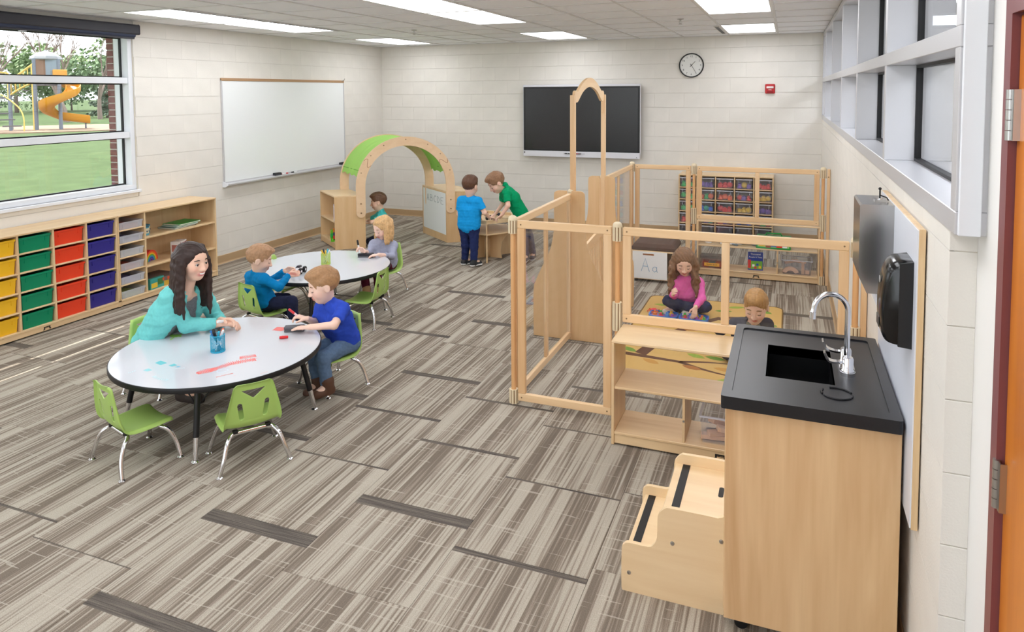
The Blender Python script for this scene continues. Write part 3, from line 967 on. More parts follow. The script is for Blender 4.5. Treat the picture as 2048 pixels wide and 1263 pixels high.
book('picture_book', 'bright green picture book on top of the upper shelf stack', bx_ + .005, by_ + .06, .6345, .22, .3, .016, (44, 165, 74), .05, 'books stacked on the upper shelf')
# rainbow stacker
t = thing('rainbow_stacker', 'nested wooden rainbow arches in seven colours on the middle shelf', 'toy', (XS + .19, -4.79, .3225), 0.25)
for k, rgb in enumerate([(224, 52, 44), (240, 110, 40), (250, 190, 50), (120, 180, 70), (60, 160, 200), (50, 80, 170), (120, 70, 150)]):
    ro = .105 - k * .0132; ri = ro - .0125
    ol = arc(0, 0, ro, 0, 180, 20) + arc(0, 0, ri, 180, 0, 20)
    m_ = MB(); m_.prism([(p[0], p[1] * 1.05) for p in ol], -.03, .03, 'x', smooth_side=True)
    m_.build('arch', mat('rainbow_%d' % k, rgb, .55), t)
# white flash-card box
t = thing('card_box', 'white printed card box on the middle shelf beside the teacher', 'box', (XS + .2, -4.42, .3225), 0.35)
MB().box(-.05, .05, -.075, .075, 0, .135, .002).build('carton', mat('white_carton', (240, 236, 234), .5), t)
p = MB()
for (a, b_, z) in ((-.05, .055, .108), (-.04, .03, .086)): p.box(.05, .0506, a, b_, z, z + .008)
for (a, b_) in ((-.07, -.055), (.055, .07)):
    for z in (.01, .11): p.box(.05, .0506, a, b_, z, z + .015)
p.build('printed_text', mat('carton_print', (150, 60, 70), .6), t)
MB().box(-.035, .035, -.0756, -.075, .03, .1).build('printed_picture', mat('carton_pic', (190, 120, 110), .6), t)
# puzzle boxes
t = thing('puzzle_box', 'flat dark game box lying on the bottom shelf', 'box', (XS + .19, -4.72, .0685), 0.0)
MB().box(-.14, .14, -.17, .17, 0, .05, .002).build('tray', mat('game_tray', (210, 170, 60), .5), t)
MB().box(-.143, .143, -.173, .173, .05, .092, .002).build('lid', mat('game_lid', (112, 96, 92), .5), t)
MB().box(.143, .1436, -.12, -.02, .056, .086).box(.143, .1436, .02, .1, .056, .086).build('printed_picture', mat('game_print', (214, 90, 50), .5), t)
t = thing('puzzle_box', 'teal picture puzzle box standing at the front of the bottom shelf', 'box', (XS + .32, -4.83, .0685), 0.1)
MB().box(-.02, .02, -.09, .09, 0, .105, .002).build('carton', mat('teal_carton', (60, 160, 150), .5), t)
MB().box(.02, .0206, -.08, .0, .012, .06).build('printed_picture', mat('game_print2', (232, 196, 60), .5), t)
MB().box(.02, .0206, .005, .08, .03, .09).build('printed_picture', mat('game_print3', (70, 120, 60), .5), t)

# ================================================================== WHITEBOARD
y0, y1, z0, z1 = -3.535, -1.09, 0.945, 2.165
t = thing('whiteboard', 'wide whiteboard with aluminium frame on the left wall', 'whiteboard', (0.001, (y0 + y1) / 2, z0))
hw = (y1 - y0) / 2; hh = z1 - z0
B('panel', M_WHITEBOARD, t, 0, .014, -hw + .01, hw - .01, .01, hh - .01)
for s_ in (-1, 1): B('frame_bar', M_ALU, t, 0, .02, s_ * hw - (.014 if s_ > 0 else 0), s_ * hw + (0 if s_ > 0 else .014), .0, hh, .002)
B('frame_bar', M_ALU, t, 0, .02, -hw, hw, 0, .014, .002)
B('map_rail', mat('cork_rail', (176, 140, 104), .7), t, 0, .022, -hw, hw, hh - .012, hh + .022, .002)
MB().prism([(.0, -.02), (.07, -.03), (.078, -.022), (.078, -.008), (.07, -.004), (.0, .004)], -hw, hw, 'y').build('tray', M_ALU, t)
MB().prism([(.0, -.045), (.04, -.045), (.084, -.02), (.084, .0), (.04, .006), (0, .02)], -hw - .012, -hw, 'y').build('tray_cap', M_ALUW, t)
MB().tube([(.02, hw - .06, hh + .01), (.05, hw - .03, hh + .03), (.04, hw - .01, hh + .05)], .004, 8).build('map_hook', M_STEEL, t)
def eraser(name, lb, x, y, z, rz, ln=.125, rgb=(38, 38, 42), grp=None):
    t = thing(name, lb, 'eraser', (x, y, z), rz, grp)
    MB().box(-ln / 2, ln / 2, -.024, .024, .012, .036, .006).build('grip', mat('eraser_%d' % rgb[0], rgb, .5), t)
    MB().box(-ln / 2 + .002, ln / 2 - .002, -.0235, .0235, 0, .013, .001).build('felt', mat('eraser_felt', (96, 96, 100), .95), t)
    return t
def marker(name, lb, p, d, cap_rgb, body_rgb=(245, 245, 245), ln=.12, r=.0075, grp=None, cat='marker'):
    """pen lying from p along direction d"""
    t = thing(name, lb, cat, p, 0, grp)
    t.rotation_mode = 'QUATERNION'
    t.rotation_quaternion = Vector(d).to_track_quat('Z', 'Y')
    MB().lathe([(r * .8, 0), (r, .003), (r, ln * .62)], n=12).build('barrel', mat('pen_%d_%d_%d' % body_rgb, body_rgb, .4), t)
    MB().lathe([(r * 1.08, ln * .62), (r * 1.08, ln * .95), (r * .8, ln)], n=12).build('cap', mat('pen_%d_%d_%d' % cap_rgb, cap_rgb, .4), t)
    MB().lathe([(r * .82, -.004), (r * .82, .004)], n=12).build('end_plug', mat('pen_%d_%d_%d' % cap_rgb, cap_rgb, .4), t)
    return t
TZ = z0 - .003
eraser('board_eraser', 'black felt eraser in the middle of the whiteboard tray', .045, -2.64, TZ, PI / 2, grp='erasers on the whiteboard tray')
eraser('board_eraser', 'black felt eraser at the arch end of the whiteboard tray', .045, -1.2, TZ, PI / 2, grp='erasers on the whiteboard tray')
marker('dry_marker', 'red capped dry-erase marker on the whiteboard tray', (.045, -2.55, TZ + .009), (0, 1, 0), (205, 40, 44), grp='markers on the whiteboard tray')
marker('dry_marker', 'black capped dry-erase marker on the whiteboard tray', (.045, -2.24, TZ + .009), (0, -1, 0), (30, 30, 32), grp='markers on the whiteboard tray')

# ================================================================== BACK WALL THINGS
# interactive display
t = thing('wall_display', 'large black touch display with silver bars on the back wall', 'display', (3.385, -0.1, 1.045))
w2, hh = .872, 1.06
M_SCR = mat('screen_black', (30, 29, 30), .22, spec=.6)
MB().box(-w2 + .04, w2 - .04, .02, .098, .05, hh - .05, .004).build('housing', M_BLACK, t)
MB().box(-w2, w2, -.01, .03, .085, hh - .03, .004).build('bezel', mat('bezel_black', (16, 16, 18), .3), t)
MB().box(-w2 + .028, w2 - .028, -.0115, -.0095, .105, hh - .055).build('screen', M_SCR, t)
B('top_bar', mat('silver_bar', (222, 222, 228), .35), t, -w2, w2, -.014, .05, hh - .032, hh, .004)
B('side_bar', MATS['silver_bar'], t, -w2 - .006, -w2, -.008, .03, .06, hh, .001)
B('side_bar', MATS['silver_bar'], t, w2, w2 + .006, -.008, .03, .06, hh, .001)
B('bottom_bar', MATS['silver_bar'], t, -w2, w2, -.03, .05, 0, .085, .004)
MB().box(-.245, .08, -.0315, -.0295, .04, .066, .002).build('pen_tray', mat('pen_tray', (206, 206, 212), .4), t)
MB().box(-w2 + .012, -w2 + .03, -.031, -.029, .05, .068).build('sensor', M_BLACK, t)
MB().lathe([(.006, 0), (.006, .002)], cx=w2 - .04, cy=-.0295, z=.02, axis='y', n=12).build('button', M_BLACK, t)
pens = thing('stylus', 'dark stylus with red band in the display pen tray', 'stylus', (3.34, -.139, 1.1))
MB().tube([(-.07, 0, 0), (-.05, 0, 0), (.06, 0, 0), (.075, 0, 0)], [.003, .0075, .0075, .003], 10).build('barrel', mat('stylus_dark', (60, 40, 46), .4), pens)
MB().tube([(-.03, 0, 0), (.03, 0, 0)], .008, 10).build('band', mat('stylus_red', (170, 60, 70), .4), pens)
pens = thing('stylus', 'short black stylus at the left of the display pen tray', 'stylus', (3.2, -.139, 1.1))
MB().tube([(-.04, 0, 0), (-.03, 0, 0), (.03, 0, 0), (.04, 0, 0)], [.003, .007, .007, .003], 10).build('barrel', M_BLACK, pens)
MB().tube([(.005, 0, 0), (.012, 0, 0)], .0078, 10).build('band', M_STEEL, pens)
# clock
t = thing('wall_clock', 'round wall clock with black rim showing twenty-five past one', 'clock', (4.948, -0.001, 2.352))
def ry(mb): return mb
MB().lathe([(0, 0), (.165, 0), (.168, .01), (.168, .028), (.163, .034), (.155, .034), (.152, .024), (.152, .006), (0, .006)], axis='y', n=48).build('rim', mat('clock_rim', (18, 18, 20), .35), t)
MB().lathe([(.1515, .007), (.1515, .02)], axis='y', n=48).build('face', mat('clock_face', (232, 232, 228), .5), t)
M_INK = mat('clock_ink', (30, 30, 32), .6)
for h in range(1, 13):
    a = math.radians(90 - 30 * h)
    o = text_mesh('numeral', str(h), .036, M_INK, t)
    o.rotation_euler = (PI / 2, 0, 0)
    o.location = (.123 * math.cos(a), -.0206, .123 * math.sin(a))
tk = MB()
for k in range(60):
    a = 2 * PI * k / 60; l = .008 if k % 5 == 0 else .004
    c_, s_ = math.cos(a), math.sin(a)
    tk.tube([((.149 - l) * c_, -.0205, (.149 - l) * s_), (.149 * c_, -.0205, .149 * s_)], .0008, 4)
tk.build('minute_marks', M_INK, t)
def hand(ang, ln, w, yy):
    d = Vector((math.sin(math.radians(ang)), 0, math.cos(math.radians(ang)))); p = Vector((d.z, 0, -d.x))
    m = MB()
    a, b_ = -d * .025, d * ln
    pts = [a - p * w, a + p * w, b_ + p * w * .6, b_ - p * w * .6]
    m.add([(q.x, yy, q.z) for q in pts] + [(q.x, yy - .0015, q.z) for q in pts], [(0, 1, 2, 3), (7, 6, 5, 4), (0, 4, 5, 1), (1, 5, 6, 2), (2, 6, 7, 3), (3, 7, 4, 0)])
    return m
hand(44, .075, .004, -.022).build('hour_hand', M_INK, t)
hand(148, .115, .003, -.024).build('minute_hand', M_INK, t)
MB().lathe([(.006, .02), (.006, .028)], axis='y', n=14).build('hub', M_INK, t)
# fire alarm
t = thing('fire_alarm', 'red fire alarm strobe with white lettering on the back wall', 'fire alarm', (5.97, -0.001, 1.96))
M_RED = mat('alarm_red', (190, 30, 36), .35)
MB().box(-.062, .062, -.02, 0, 0, .125, .008).build('base', M_RED, t)
MB().prism([(-.05, .01), (.05, .01), (.05, .115), (-.05, .115)], -.04, -.018, 'y').build('cover', M_RED, t)
MB().box(-.045, .045, -.052, -.038, .068, .095, .005).build('strobe_lens', clear_plastic('strobe_lens', (250, 240, 240), .85, .1), t)
o = text_mesh('lettering', 'FIRE', .022, mat('alarm_white', (245, 240, 240), .5), t); o.rotation_euler = (PI / 2, 0, 0); o.location = (0, -.0408, .05)
MB().box(-.04, .04, -.046, -.038, .014, .034, .003).build('horn_grille', mat('alarm_dark', (140, 20, 26), .4), t)
# ================================================================== ROUND TABLES
TZ_ = .43
M_TTOP = mat('gloss_white_top', (212, 215, 222), .1, spec=.5, coat=.3)
M_EDGE = mat('black_edge', (24, 24, 27), .45)
M_LEGB = mat('black_leg', (20, 20, 23), .4)
def round_table(lb, cx, cy, a0):
    t = thing('round_table', lb, 'table', (cx, cy, 0), 0, 'round activity tables')
    R_ = .608
    MB().lathe([(R_ - .006, TZ_ - .0028), (R_ - .006, TZ_)], n=96).build('top', M_TTOP, t)
    MB().lathe([(R_ - .008, TZ_ - .031), (R_ - .002, TZ_ - .031), (R_, TZ_ - .027), (R_, TZ_ - .004), (R_ - .002, TZ_ - .001), (R_ - .0058, TZ_ - .0005), (R_ - .0058, TZ_ - .003), (R_ - .008, TZ_ - .003)], n=96).build('edge_band', M_EDGE, t)
    MB().lathe([(R_ - .009, TZ_ - .029), (R_ - .009, TZ_ - .0035)], n=64).build('core', mat('table_core', (90, 80, 70), .8), t)
    for k in range(4):
        a = math.radians(a0 + 90 * k)
        d = Vector((math.cos(a), math.sin(a), 0)); n = Vector((-d.y, d.x, 0))
        p0 = d * .47 + Vector((0, 0, TZ_ - .031)); p1 = d * .535 + Vector((0, 0, .125)); p2 = d * .562 + Vector((0, 0, .012))
        lg = MB().tube([p0, p1], .0165, 14).build('leg', M_LEGB, t)
        MB().tube([p1 + Vector((0, 0, .002)), p2], .0145, 14).build('leg_insert', M_CHROME, lg)
        MB().lathe([(.021, 0), (.022, .003), (.018, .009), (.010, .014)], cx=p2.x, cy=p2.y, n=16).build('glide', M_CHROME, lg)
        for s_ in (-1, 1):
            MB().tube([p0.lerp(p1, .45), d * .42 + n * .10 * s_ + Vector((0, 0, TZ_ - .033))], .004, 8).build('brace', M_LEGB, lg)
        MB().box(-.05, .05, -.05, .05, -.004, 0).build('leg_plate', M_LEGB, lg, (p0.x * .97, p0.y * .97, TZ_ - .031))
    return t
NC = (2.949, -6.678); FC = (2.264, -4.704)
tN = round_table('round white-topped table in front, covered in marker drawings', NC[0], NC[1], -60)
tF = round_table('round white-topped table farther back with a green pen cup', FC[0], FC[1], -65)

# ---- marker drawings on the near table top (flat ink)
def ink(name, m, lines, r=.0022, filled=()):
    mb = MB()
    for ln in lines:
        P = [Vector((p[0] - NC[0], p[1] - NC[1], TZ_ + .0003)) for p in ln]
        for i in range(len(P) - 1):
            d = (P[i + 1] - P[i]); L = d.length
            if L < 1e-5: continue
            d /= L; n = Vector((-d.y, d.x, 0)) * r
            dz = Vector((0, 0, 4e-6 * (len(mb.f) % 60)))
            a, b_ = P[i] - d * r * .6 + dz, P[i + 1] + d * r * .6 + dz
            mb.add([a - n, b_ - n, b_ + n, a + n], [(0, 1, 2, 3)])
    for ol in filled:
        mb.add([(p[0] - NC[0], p[1] - NC[1], TZ_ + .0004) for p in ol], [tuple(range(len(ol)))])
    return mb.build(name, m, tN)
rd = random.Random(21)
def scribble(pts, w, n, seed=1):
    """back-and-forth strokes along a spine"""
    q = random.Random(seed); sp_ = smooth_path([(p[0], p[1], 0) for p in pts], max(2, n // (len(pts) - 1)))
    out = []
    for i, p in enumerate(sp_):
        d = (sp_[min(i + 1, len(sp_) - 1)] - sp_[max(i - 1, 0)]).normalized(); nn = Vector((-d.y, d.x, 0))
        ww = w(i / len(sp_)) if callable(w) else w
        s_ = 1 if i % 2 else -1
        o = p + nn * s_ * ww * q.uniform(.7, 1.05)
        out.append((o.x, o.y))
    return out
M_RINK = mat('red_ink', (238, 120, 114), .5); M_TINK = mat('teal_ink', (110, 196, 204), .5); M_GINK = mat('green_ink', (150, 206, 90), .5); M_DINK = mat('rose_ink', (214, 140, 134), .5)
def ell(cx, cy, a, b_, rot, n=26, s0_=0): return [(cx + a * math.cos(2 * PI * k / n + s0_) * math.cos(rot) - b_ * math.sin(2 * PI * k / n + s0_) * math.sin(rot), cy + a * math.cos(2 * PI * k / n + s0_) * math.sin(rot) + b_ * math.sin(2 * PI * k / n + s0_) * math.cos(rot)) for k in range(n + 1)]
ink('train_drawing', M_RINK, [scribble([(3.132, -7.034), (3.16, -6.98), (3.18, -6.945), (3.199, -6.864), (3.246, -6.8), (3.29, -6.75)], lambda u: .034 - .05 * abs(u - .2) if u < .45 else .03, 84, 3),
      ell(3.155, -6.99, .055, .03, 1.0), [(3.173, -6.75), (3.233, -6.69), (3.265, -6.715), (3.206, -6.786), (3.173, -6.75)], [(3.165, -6.93), (3.246, -6.79), (3.29, -6.735)]], .0017)
ink('train_drawing', M_RINK, [scribble([(3.19, -6.765), (3.25, -6.705)], .018, 22, 5)], .0016)
ink('pink_writing', M_DINK, [scribble([(3.272, -7.04), (3.295, -7.0), (3.32, -6.965)], .008, 26, 8), [(3.47, -6.913), (3.486, -6.874)], [(3.35, -6.99), (3.356, -6.985)]], .0012)
ink('blue_circle', mat('pale_blue_ink', (190, 214, 232), .5), [ell(3.236, -6.955, .03, .022, .6)], .0012)
ink('teal_shape', M_TINK, [], filled=[[(2.777, -7.005), (2.776, -6.964), (2.846, -6.979), (2.835, -7.018)]])
ink('teal_shape', M_TINK, [], filled=[[(2.883, -7.006), (2.892, -6.973), (2.929, -6.983), (2.915, -7.01)]])
ink('teal_shape', mat('blue_ink', (96, 178, 206), .5), [], filled=[[(2.94, -7.013), (2.945, -6.995), (2.962, -6.988), (2.96, -7.008)]])
ink('teal_shape', mat('pale_teal_ink', (150, 212, 218), .5), [], filled=[[(2.806, -7.113), (2.81, -7.078), (2.853, -7.09), (2.842, -7.116)]])
ink('teal_smear', mat('faint_teal_ink', (196, 226, 232), .5), [scribble([(2.93, -7.15), (2.98, -7.168), (3.05, -7.165)], .012, 22, 9), scribble([(2.76, -7.17), (2.77, -7.13)], .006, 8, 4), scribble([(2.96, -7.03), (3.0, -7.0)], .004, 8, 2)], .0016)
ink('green_animal', M_GINK, [[(2.435, -6.627), (2.473, -6.605), (2.53, -6.584), (2.51, -6.53), (2.533, -6.51)], [(2.418, -6.589), (2.473, -6.605)], [(2.545, -6.678), (2.53, -6.641), (2.51, -6.60)], [(2.563, -6.615), (2.53, -6.59)]], .006, filled=[[(2.47, -6.615), (2.50, -6.585), (2.55, -6.59), (2.545, -6.63), (2.50, -6.64)]])
ink('red_scribble', M_RINK, [scribble([(3.03, -6.27), (3.07, -6.26), (3.105, -6.262)], .036, 40, 6), ell(3.07, -6.262, .042, .036, .3)], .0022)

# ================================================================== CHAIRS
def chair_shell():
    """one-piece plastic shell, local x right, y forward; holes are real"""
    # profile (y, z) from the top of the back down to the front lip
    prof = smooth_path([(-.143, .474, 0), (-.141, .44, 0), (-.135, .38, 0), (-.127, .32, 0), (-.117, .272, 0), (-.101, .240, 0), (-.07, .225, 0), (-.02, .222, 0), (.05, .226, 0), (.10, .229, 0), (.136, .226, 0), (.151, .211, 0)], 8)
    # resample by arclength
    acc = [0]
    for i in range(1, len(prof)): acc.append(acc[-1] + (prof[i] - prof[i - 1]).length)
    L = acc[-1]; NV = 84; NU = 46
    def at(s):
        s = max(0, min(L, s)); i = 0
        while i < len(acc) - 2 and acc[i + 1] < s: i += 1
        u = (s - acc[i]) / max(1e-9, acc[i + 1] - acc[i]); return prof[i].lerp(prof[i + 1], u)
    def halfw(s):
        u = s / L
        pts = [(0, .090), (.02, .100), (.06, .107), (.16, .120), (.30, .138), (.42, .150), (.50, .148), (.62, .150), (.80, .156), (.93, .153), (1.0, .138)]
        for (a, wa), (b_, wb_) in zip(pts, pts[1:]):
            if a <= u <= b_: return wa + (wb_ - wa) * (u - a) / (b_ - a)
        return pts[-1][1]
    # hole shapes in (x, s): inverted triangle handle and two slots
    tri = [(-.052, .041), (.052, .041), (.0, .082)]
    def sd_tri(x, s):
        d = -1e9
        P = [Vector((a, b_)) for a, b_ in tri]
        for i in range(3):
            a, b_ = P[i], P[(i + 1) % 3]; e = b_ - a; n = Vector((e.y, -e.x)).normalized()
            d = max(d, (Vector((x, s)) - a).dot(n))
        return d - .004
    def sd_slot(x, s):
        d = 1e9
        for sx in (-.070, .070):
            a, b_ = Vector((sx, .118)), Vector((sx * .86, .190)); p = Vector((x, s)); e = b_ - a
            t_ = max(0, min(1, (p - a).dot(e) / e.dot(e))); d = min(d, (p - a - e * t_).length - .0125)
        return d
    def sd(x, s): return min(sd_tri(x, s), sd_slot(x, s))
    V_ = {}; verts = []; 
    X = [[0] * (NU + 1) for _ in range(NV + 1)]; Sg = [[0] * (NU + 1) for _ in range(NV + 1)]
    for j in range(NV + 1):
        s = L * j / NV; w = halfw(s)
        for i in range(NU + 1):
            X[j][i] = w * (-1 + 2 * i / NU); Sg[j][i] = s
    keep = [[all(sd((X[j][i] + X[j + 1][i + 1]) / 2 * 1.0, (Sg[j][i] + Sg[j + 1][i]) / 2) > 0 for _ in (0,)) for i in range(NU)] for j in range(NV)]
    # pull border vertices onto the hole outlines
    for j in range(NV + 1):
        for i in range(NU + 1):
            nb = [keep[b_][a] for a in (i - 1, i) for b_ in (j - 1, j) if 0 <= a < NU and 0 <= b_ < NV]
            if any(nb) and not all(nb):
                x, s = X[j][i], Sg[j][i]
                for _ in range(4):
                    d = sd(x, s); e = 1e-4
                    gx_ = (sd(x + e, s) - d) / e; gs = (sd(x, s + e) - d) / e; g2 = gx_ * gx_ + gs * gs
                    if g2 < 1e-6: break
                    x -= d * gx_ / g2; s -= d * gs / g2
                X[j][i], Sg[j][i] = x, s
    top = []; bot = []
    for j in range(NV + 1):
        for i in range(NU + 1):
            p = at(Sg[j][i]); q = at(Sg[j][i] + 1e-3)
            if (q - p).length < 1e-9: q = p; p = at(Sg[j][i] - 1e-3)
            tg = (q - p).normalized(); n = Vector((-tg.y, tg.x))      # towards sitter/up
            if n.x < 0 and Sg[j][i] < L * .4: n = -n
            if n.y < 0 and Sg[j][i] >= L * .4: n = -n
            x = X[j][i]; w = halfw(Sg[j][i]); u = abs(x) / w
            p = at(Sg[j][i])
            isback = Sg[j][i] < L * .42
            dish = .014 * (1 - u * u) if not isback else .012 * (1 - u * u)
            roll = -.014 * max(0, (u - .86) / .14) ** 2
            off = -dish + roll
            y = p.x + n.x * off; z = p.y + n.y * off
            topn = -.011 * max(0, (.02 - Sg[j][i]) / .02) ** 2 if isback else 0
            y += topn
            top.append((x, y, z)); bot.append((x, y - n.x * .0045, z - n.y * .0045))
    n1 = len(top); idx = lambda j, i: j * (NU + 1) + i
    faces = []; ec = {}
    for j in range(NV):
        for i in range(NU):
            if not keep[j][i]: continue
            q = (idx(j, i), idx(j, i + 1), idx(j + 1, i + 1), idx(j + 1, i))
            faces.append(q); faces.append(tuple(k + n1 for k in q[::-1]))
            for a, b_ in zip(q, q[1:] + q[:1]): ec[(a, b_)] = ec.get((a, b_), 0) + 1
    for (a, b_) in list(ec):
        if (b_, a) not in ec: faces.append((b_, a, a + n1, b_ + n1))
    used = sorted({k for f in faces for k in f}); mp = {k: i for i, k in enumerate(used)}
    allv = top + bot
    m = MB(); m.add([allv[k] for k in used], [tuple(mp[k] for k in f) for f in faces], True)
    return m
M_LIME = mat('lime_plastic', (170, 203, 108), .3, spec=.5)
SHELL = None
def make_chair(lb, loc, rz):
    t = thing('child_chair', lb, 'chair', loc, rz, 'lime green stacking chairs')
    chair_shell().build('shell', M_LIME, t, autosmooth=1.1)
    wx, yr, yf = .182, -.155, .155
    for (y, yt, nm) in ((yr, -.085, 'rear_leg_frame'), (yf, .085, 'front_leg_frame')):
        pts = [(-wx, y, .010), (-wx * .86, y * .86 + yt * .14, .085), (-wx * .74, y * .5 + yt * .5, .150), (-wx * .60, yt * 1.05, .178), (-wx * .45, yt, .186), (0, yt, .187)]
        pts = pts + [(-p[0], p[1], p[2]) for p in pts[-2::-1]]
        fr = MB().tube(smooth_path(pts, 5), .0122, 12).build(nm, M_CHROME, t)
        for s_ in (-1, 1):
            MB().lathe([(.017, 0), (.018, .003), (.014, .008), (.008, .013)], cx=s_ * wx, cy=y, n=14).build('glide', M_CHROME, fr)
    for s_ in (-1, 1):
        for y in (-.085, .085): MB().box(s_ * .085 - .014, s_ * .085 + .014, y - .012, y + .012, .184, .204, .003).build('shell_clip', M_BLACK, t)
    return t
ch = make_chair('empty lime green chair at the front left of the near table', (2.892, -7.248, 0), math.radians(-16.4))
dup(ch, (3.459, -7.009, 0), math.radians(54.4), 'empty lime green chair in front of the near table, its back to us')
dup(ch, (3.312, -6.025, 0), math.radians(158), 'lime green chair under the boy in the blue T-shirt')
dup(ch, (2.24, -6.475, 0), math.radians(-88), 'lime green chair under the teacher in the aqua cardigan')
dup(ch, (2.80, -4.815, 0), math.radians(96), 'empty lime green chair at the right side of the far table')
dup(ch, (2.418, -3.935, 0), math.radians(174.8), 'lime green chair under the girl in the grey top')
dup(ch, (2.20, -5.42, 0), math.radians(-14), 'lime green chair under the boy in the teal long-sleeved shirt')
dup(ch, (1.83, -4.74, 0), math.radians(-90), 'empty lime green chair tucked under the far side of the far table')

# ================================================================== THINGS ON THE TABLES
def pen_cup(lb, x, y, rgb, n_, cols, hid):
    t = thing('pen_cup', lb, 'pen cup', (x, y, TZ_ + .0006), 0, 'pen cups')
    mesh_m = clear_plastic('cup_%d' % rgb[0], rgb, .75, .35)
    # woven wire wall: rings and uprights
    rr, hh_ = .041, .102
    for z in (.004, hh_): MB().tube([(rr * math.cos(a), rr * math.sin(a), z) for a in np.linspace(0, 2 * PI, 25)[:-1]], .003, 6, closed=True).build('rim_wire', mat('cupw_%d' % rgb[0], rgb, .4), t)
    MB().lathe([(rr, .0), (rr, .002)], n=24).build('base', mat('cupw_%d' % rgb[0], rgb, .4), t)
    wv = MB()
    for k in range(36):
        a = 2 * PI * k / 36
        wv.tube([(rr * math.cos(a), rr * math.sin(a), .002), (rr * math.cos(a), rr * math.sin(a), hh_)], .0014, 4, caps=False)
    for z in np.linspace(.012, .094, 11): wv.tube([(rr * math.cos(a), rr * math.sin(a), z) for a in np.linspace(0, 2 * PI, 25)[:-1]], .0013, 4, closed=True)
    o = wv.build('wire_mesh', mat('cupw_%d' % rgb[0], rgb, .4), t); o['kind'] = 'stuff'
    q = random.Random(hid)
    for k in range(n_):
        a = 2 * PI * k / n_ + .3; b_ = a + PI + q.uniform(-.6, .6)
        p0 = Vector((x + .018 * math.cos(b_), y + .018 * math.sin(b_), TZ_ + .011)); p1 = Vector((x + .030 * math.cos(a), y + .030 * math.sin(a), TZ_ + .115))
        cp, cn = cols[k % len(cols)]
        marker('marker_pen', '%s marker pen standing in the %s, %s' % (cn, lb.split(' on ')[0].replace('wire ', ''), ['leaning left', 'leaning back', 'leaning right', 'leaning forward', 'upright', 'at the rim'][k % 6]), p0, (p1 - p0), cp[0], cp[1], ln=.135, r=.0065, grp='markers in the pen cups')
    return t
W_ = (240, 240, 240); K_ = (28, 28, 30)
pen_cup('aqua wire pen cup on the near table', 2.984, -6.728, (40, 170, 205), 7, [((W_, (60, 160, 210)), 'blue and white'), (((235, 100, 50), W_), 'orange capped'), ((K_, (60, 60, 66)), 'black'), ((K_, (90, 60, 110)), 'dark purple'), (((40, 120, 190), (40, 120, 190)), 'solid blue'), ((K_, K_), 'solid black'), (((50, 170, 200), W_), 'aqua capped')], 1)
pen_cup('lime wire pen cup on the far table', 2.262, -4.66, (196, 220, 110), 5, [((W_, W_), 'white'), (((60, 170, 190), W_), 'teal capped'), ((K_, (70, 70, 76)), 'grey and black'), (((240, 190, 60), (240, 200, 90)), 'yellow'), (((240, 190, 60), W_), 'yellow capped')], 2)
eraser('board_eraser', 'grey felt eraser under the hand of the boy in blue', 3.185, -6.262, TZ_ + .0008, math.radians(28), .13, (92, 92, 98), 'erasers on the tables')
t = thing('loose_cap', 'loose red marker cap lying on the near table', 'marker cap', (3.218, -6.407, TZ_ + .0105), math.radians(35))
MB().tube([(-.028, 0, 0), (.0, 0, 0), (.022, 0, 0), (.026, 0, 0)], [.009, .0098, .0085, .006], 14).build('cap_body', mat('cap_red', (214, 36, 42), .35), t)
MB().tube([(-.012, 0, 0), (-.008, 0, 0)], .0105, 14).build('cap_ring', mat('cap_red', (214, 36, 42), .35), t)
eraser('board_eraser', 'black and pink eraser block beside the blonde girl on the far table', 2.452, -4.29, TZ_ + .0008, math.radians(20), .15, (42, 40, 46), 'erasers on the tables')
# toy car in the hands of the boy in teal
t = thing('toy_car', 'white toy car with big black wheels held over the far table', 'toy car', (2.245, -5.02, TZ_ + .0008), math.radians(100))
MB().box(-.05, .05, -.022, .022, .022, .052, .01).build('car_body', mat('car_white', (236, 232, 236), .35), t)
MB().box(-.022, .028, -.018, .018, .05, .07, .008).build('cabin', mat('car_dark', (60, 54, 66), .3), t)
for sx in (-.035, .04):
    for sy in (-1, 1):
        w_ = MB().lathe([(.012, -.010), (.026, -.009), (.028, 0), (.026, .009), (.012, .010)], cx=sx, cy=sy * .032, z=.0285, axis='y', n=20).build('wheel', M_BLACK, t)
        MB().lathe([(.011, -.0115), (.011, .0115)], cx=sx, cy=sy * .032, z=.0285, axis='y', n=12).build('hub', mat('car_white', (236, 232, 236), .35), w_)
# ================================================================== PLAY ARCH
AV = Vector((0.797, 0.604, 0)); AW = Vector((-0.79, 0.614, 0)); AO = Vector((0.837, -2.525, 0))
def arch_map(mb):
    mb.v = [tuple(AV * p[0] + AW * p[1] + Vector((0, 0, p[2]))) for p in mb.v]
    return mb
def Ab(name, m, parent, *a, c=0.002):
    return arch_map(MB().box(*a, c)).build(name, m, parent)
AH = 0.69; T = 0.018
M_AP = wood('arch_ply', (226, 192, 146), (212, 172, 122), 'z', contrast=.8)
t = thing('arch_cabinet', 'maple shelf cabinet under the left foot of the green-roofed arch', 'cabinet', AO)
t1 = t
s0, s1, d1 = 0.0, 0.385, 0.66
Ab('front_panel', M_AP, t, s0, s1, 0, T, 0.0, AH - T)
Ab('back_panel', M_AP, t, s0, s1, d1 - T, d1, 0.0, AH - T)
Ab('top', M_BIRCH, t, s0, s1, 0, d1, AH - T, AH)
Ab('inner_panel', M_AP, t, s1 - T, s1, T, d1 - T, 0.0, AH - T)
Ab('shelf', M_BIRCH, t, s0 + .002, s1 - T, T, d1 - T, .36 - T, .36)
Ab('bottom', M_BIRCH, t, s0 + .002, s1 - T, T, d1 - T, .09 - T, .09)
Ab('plinth', M_AP, t, s0 + .004, s0 + .02, T, d1 - T, .01, .09 - T)
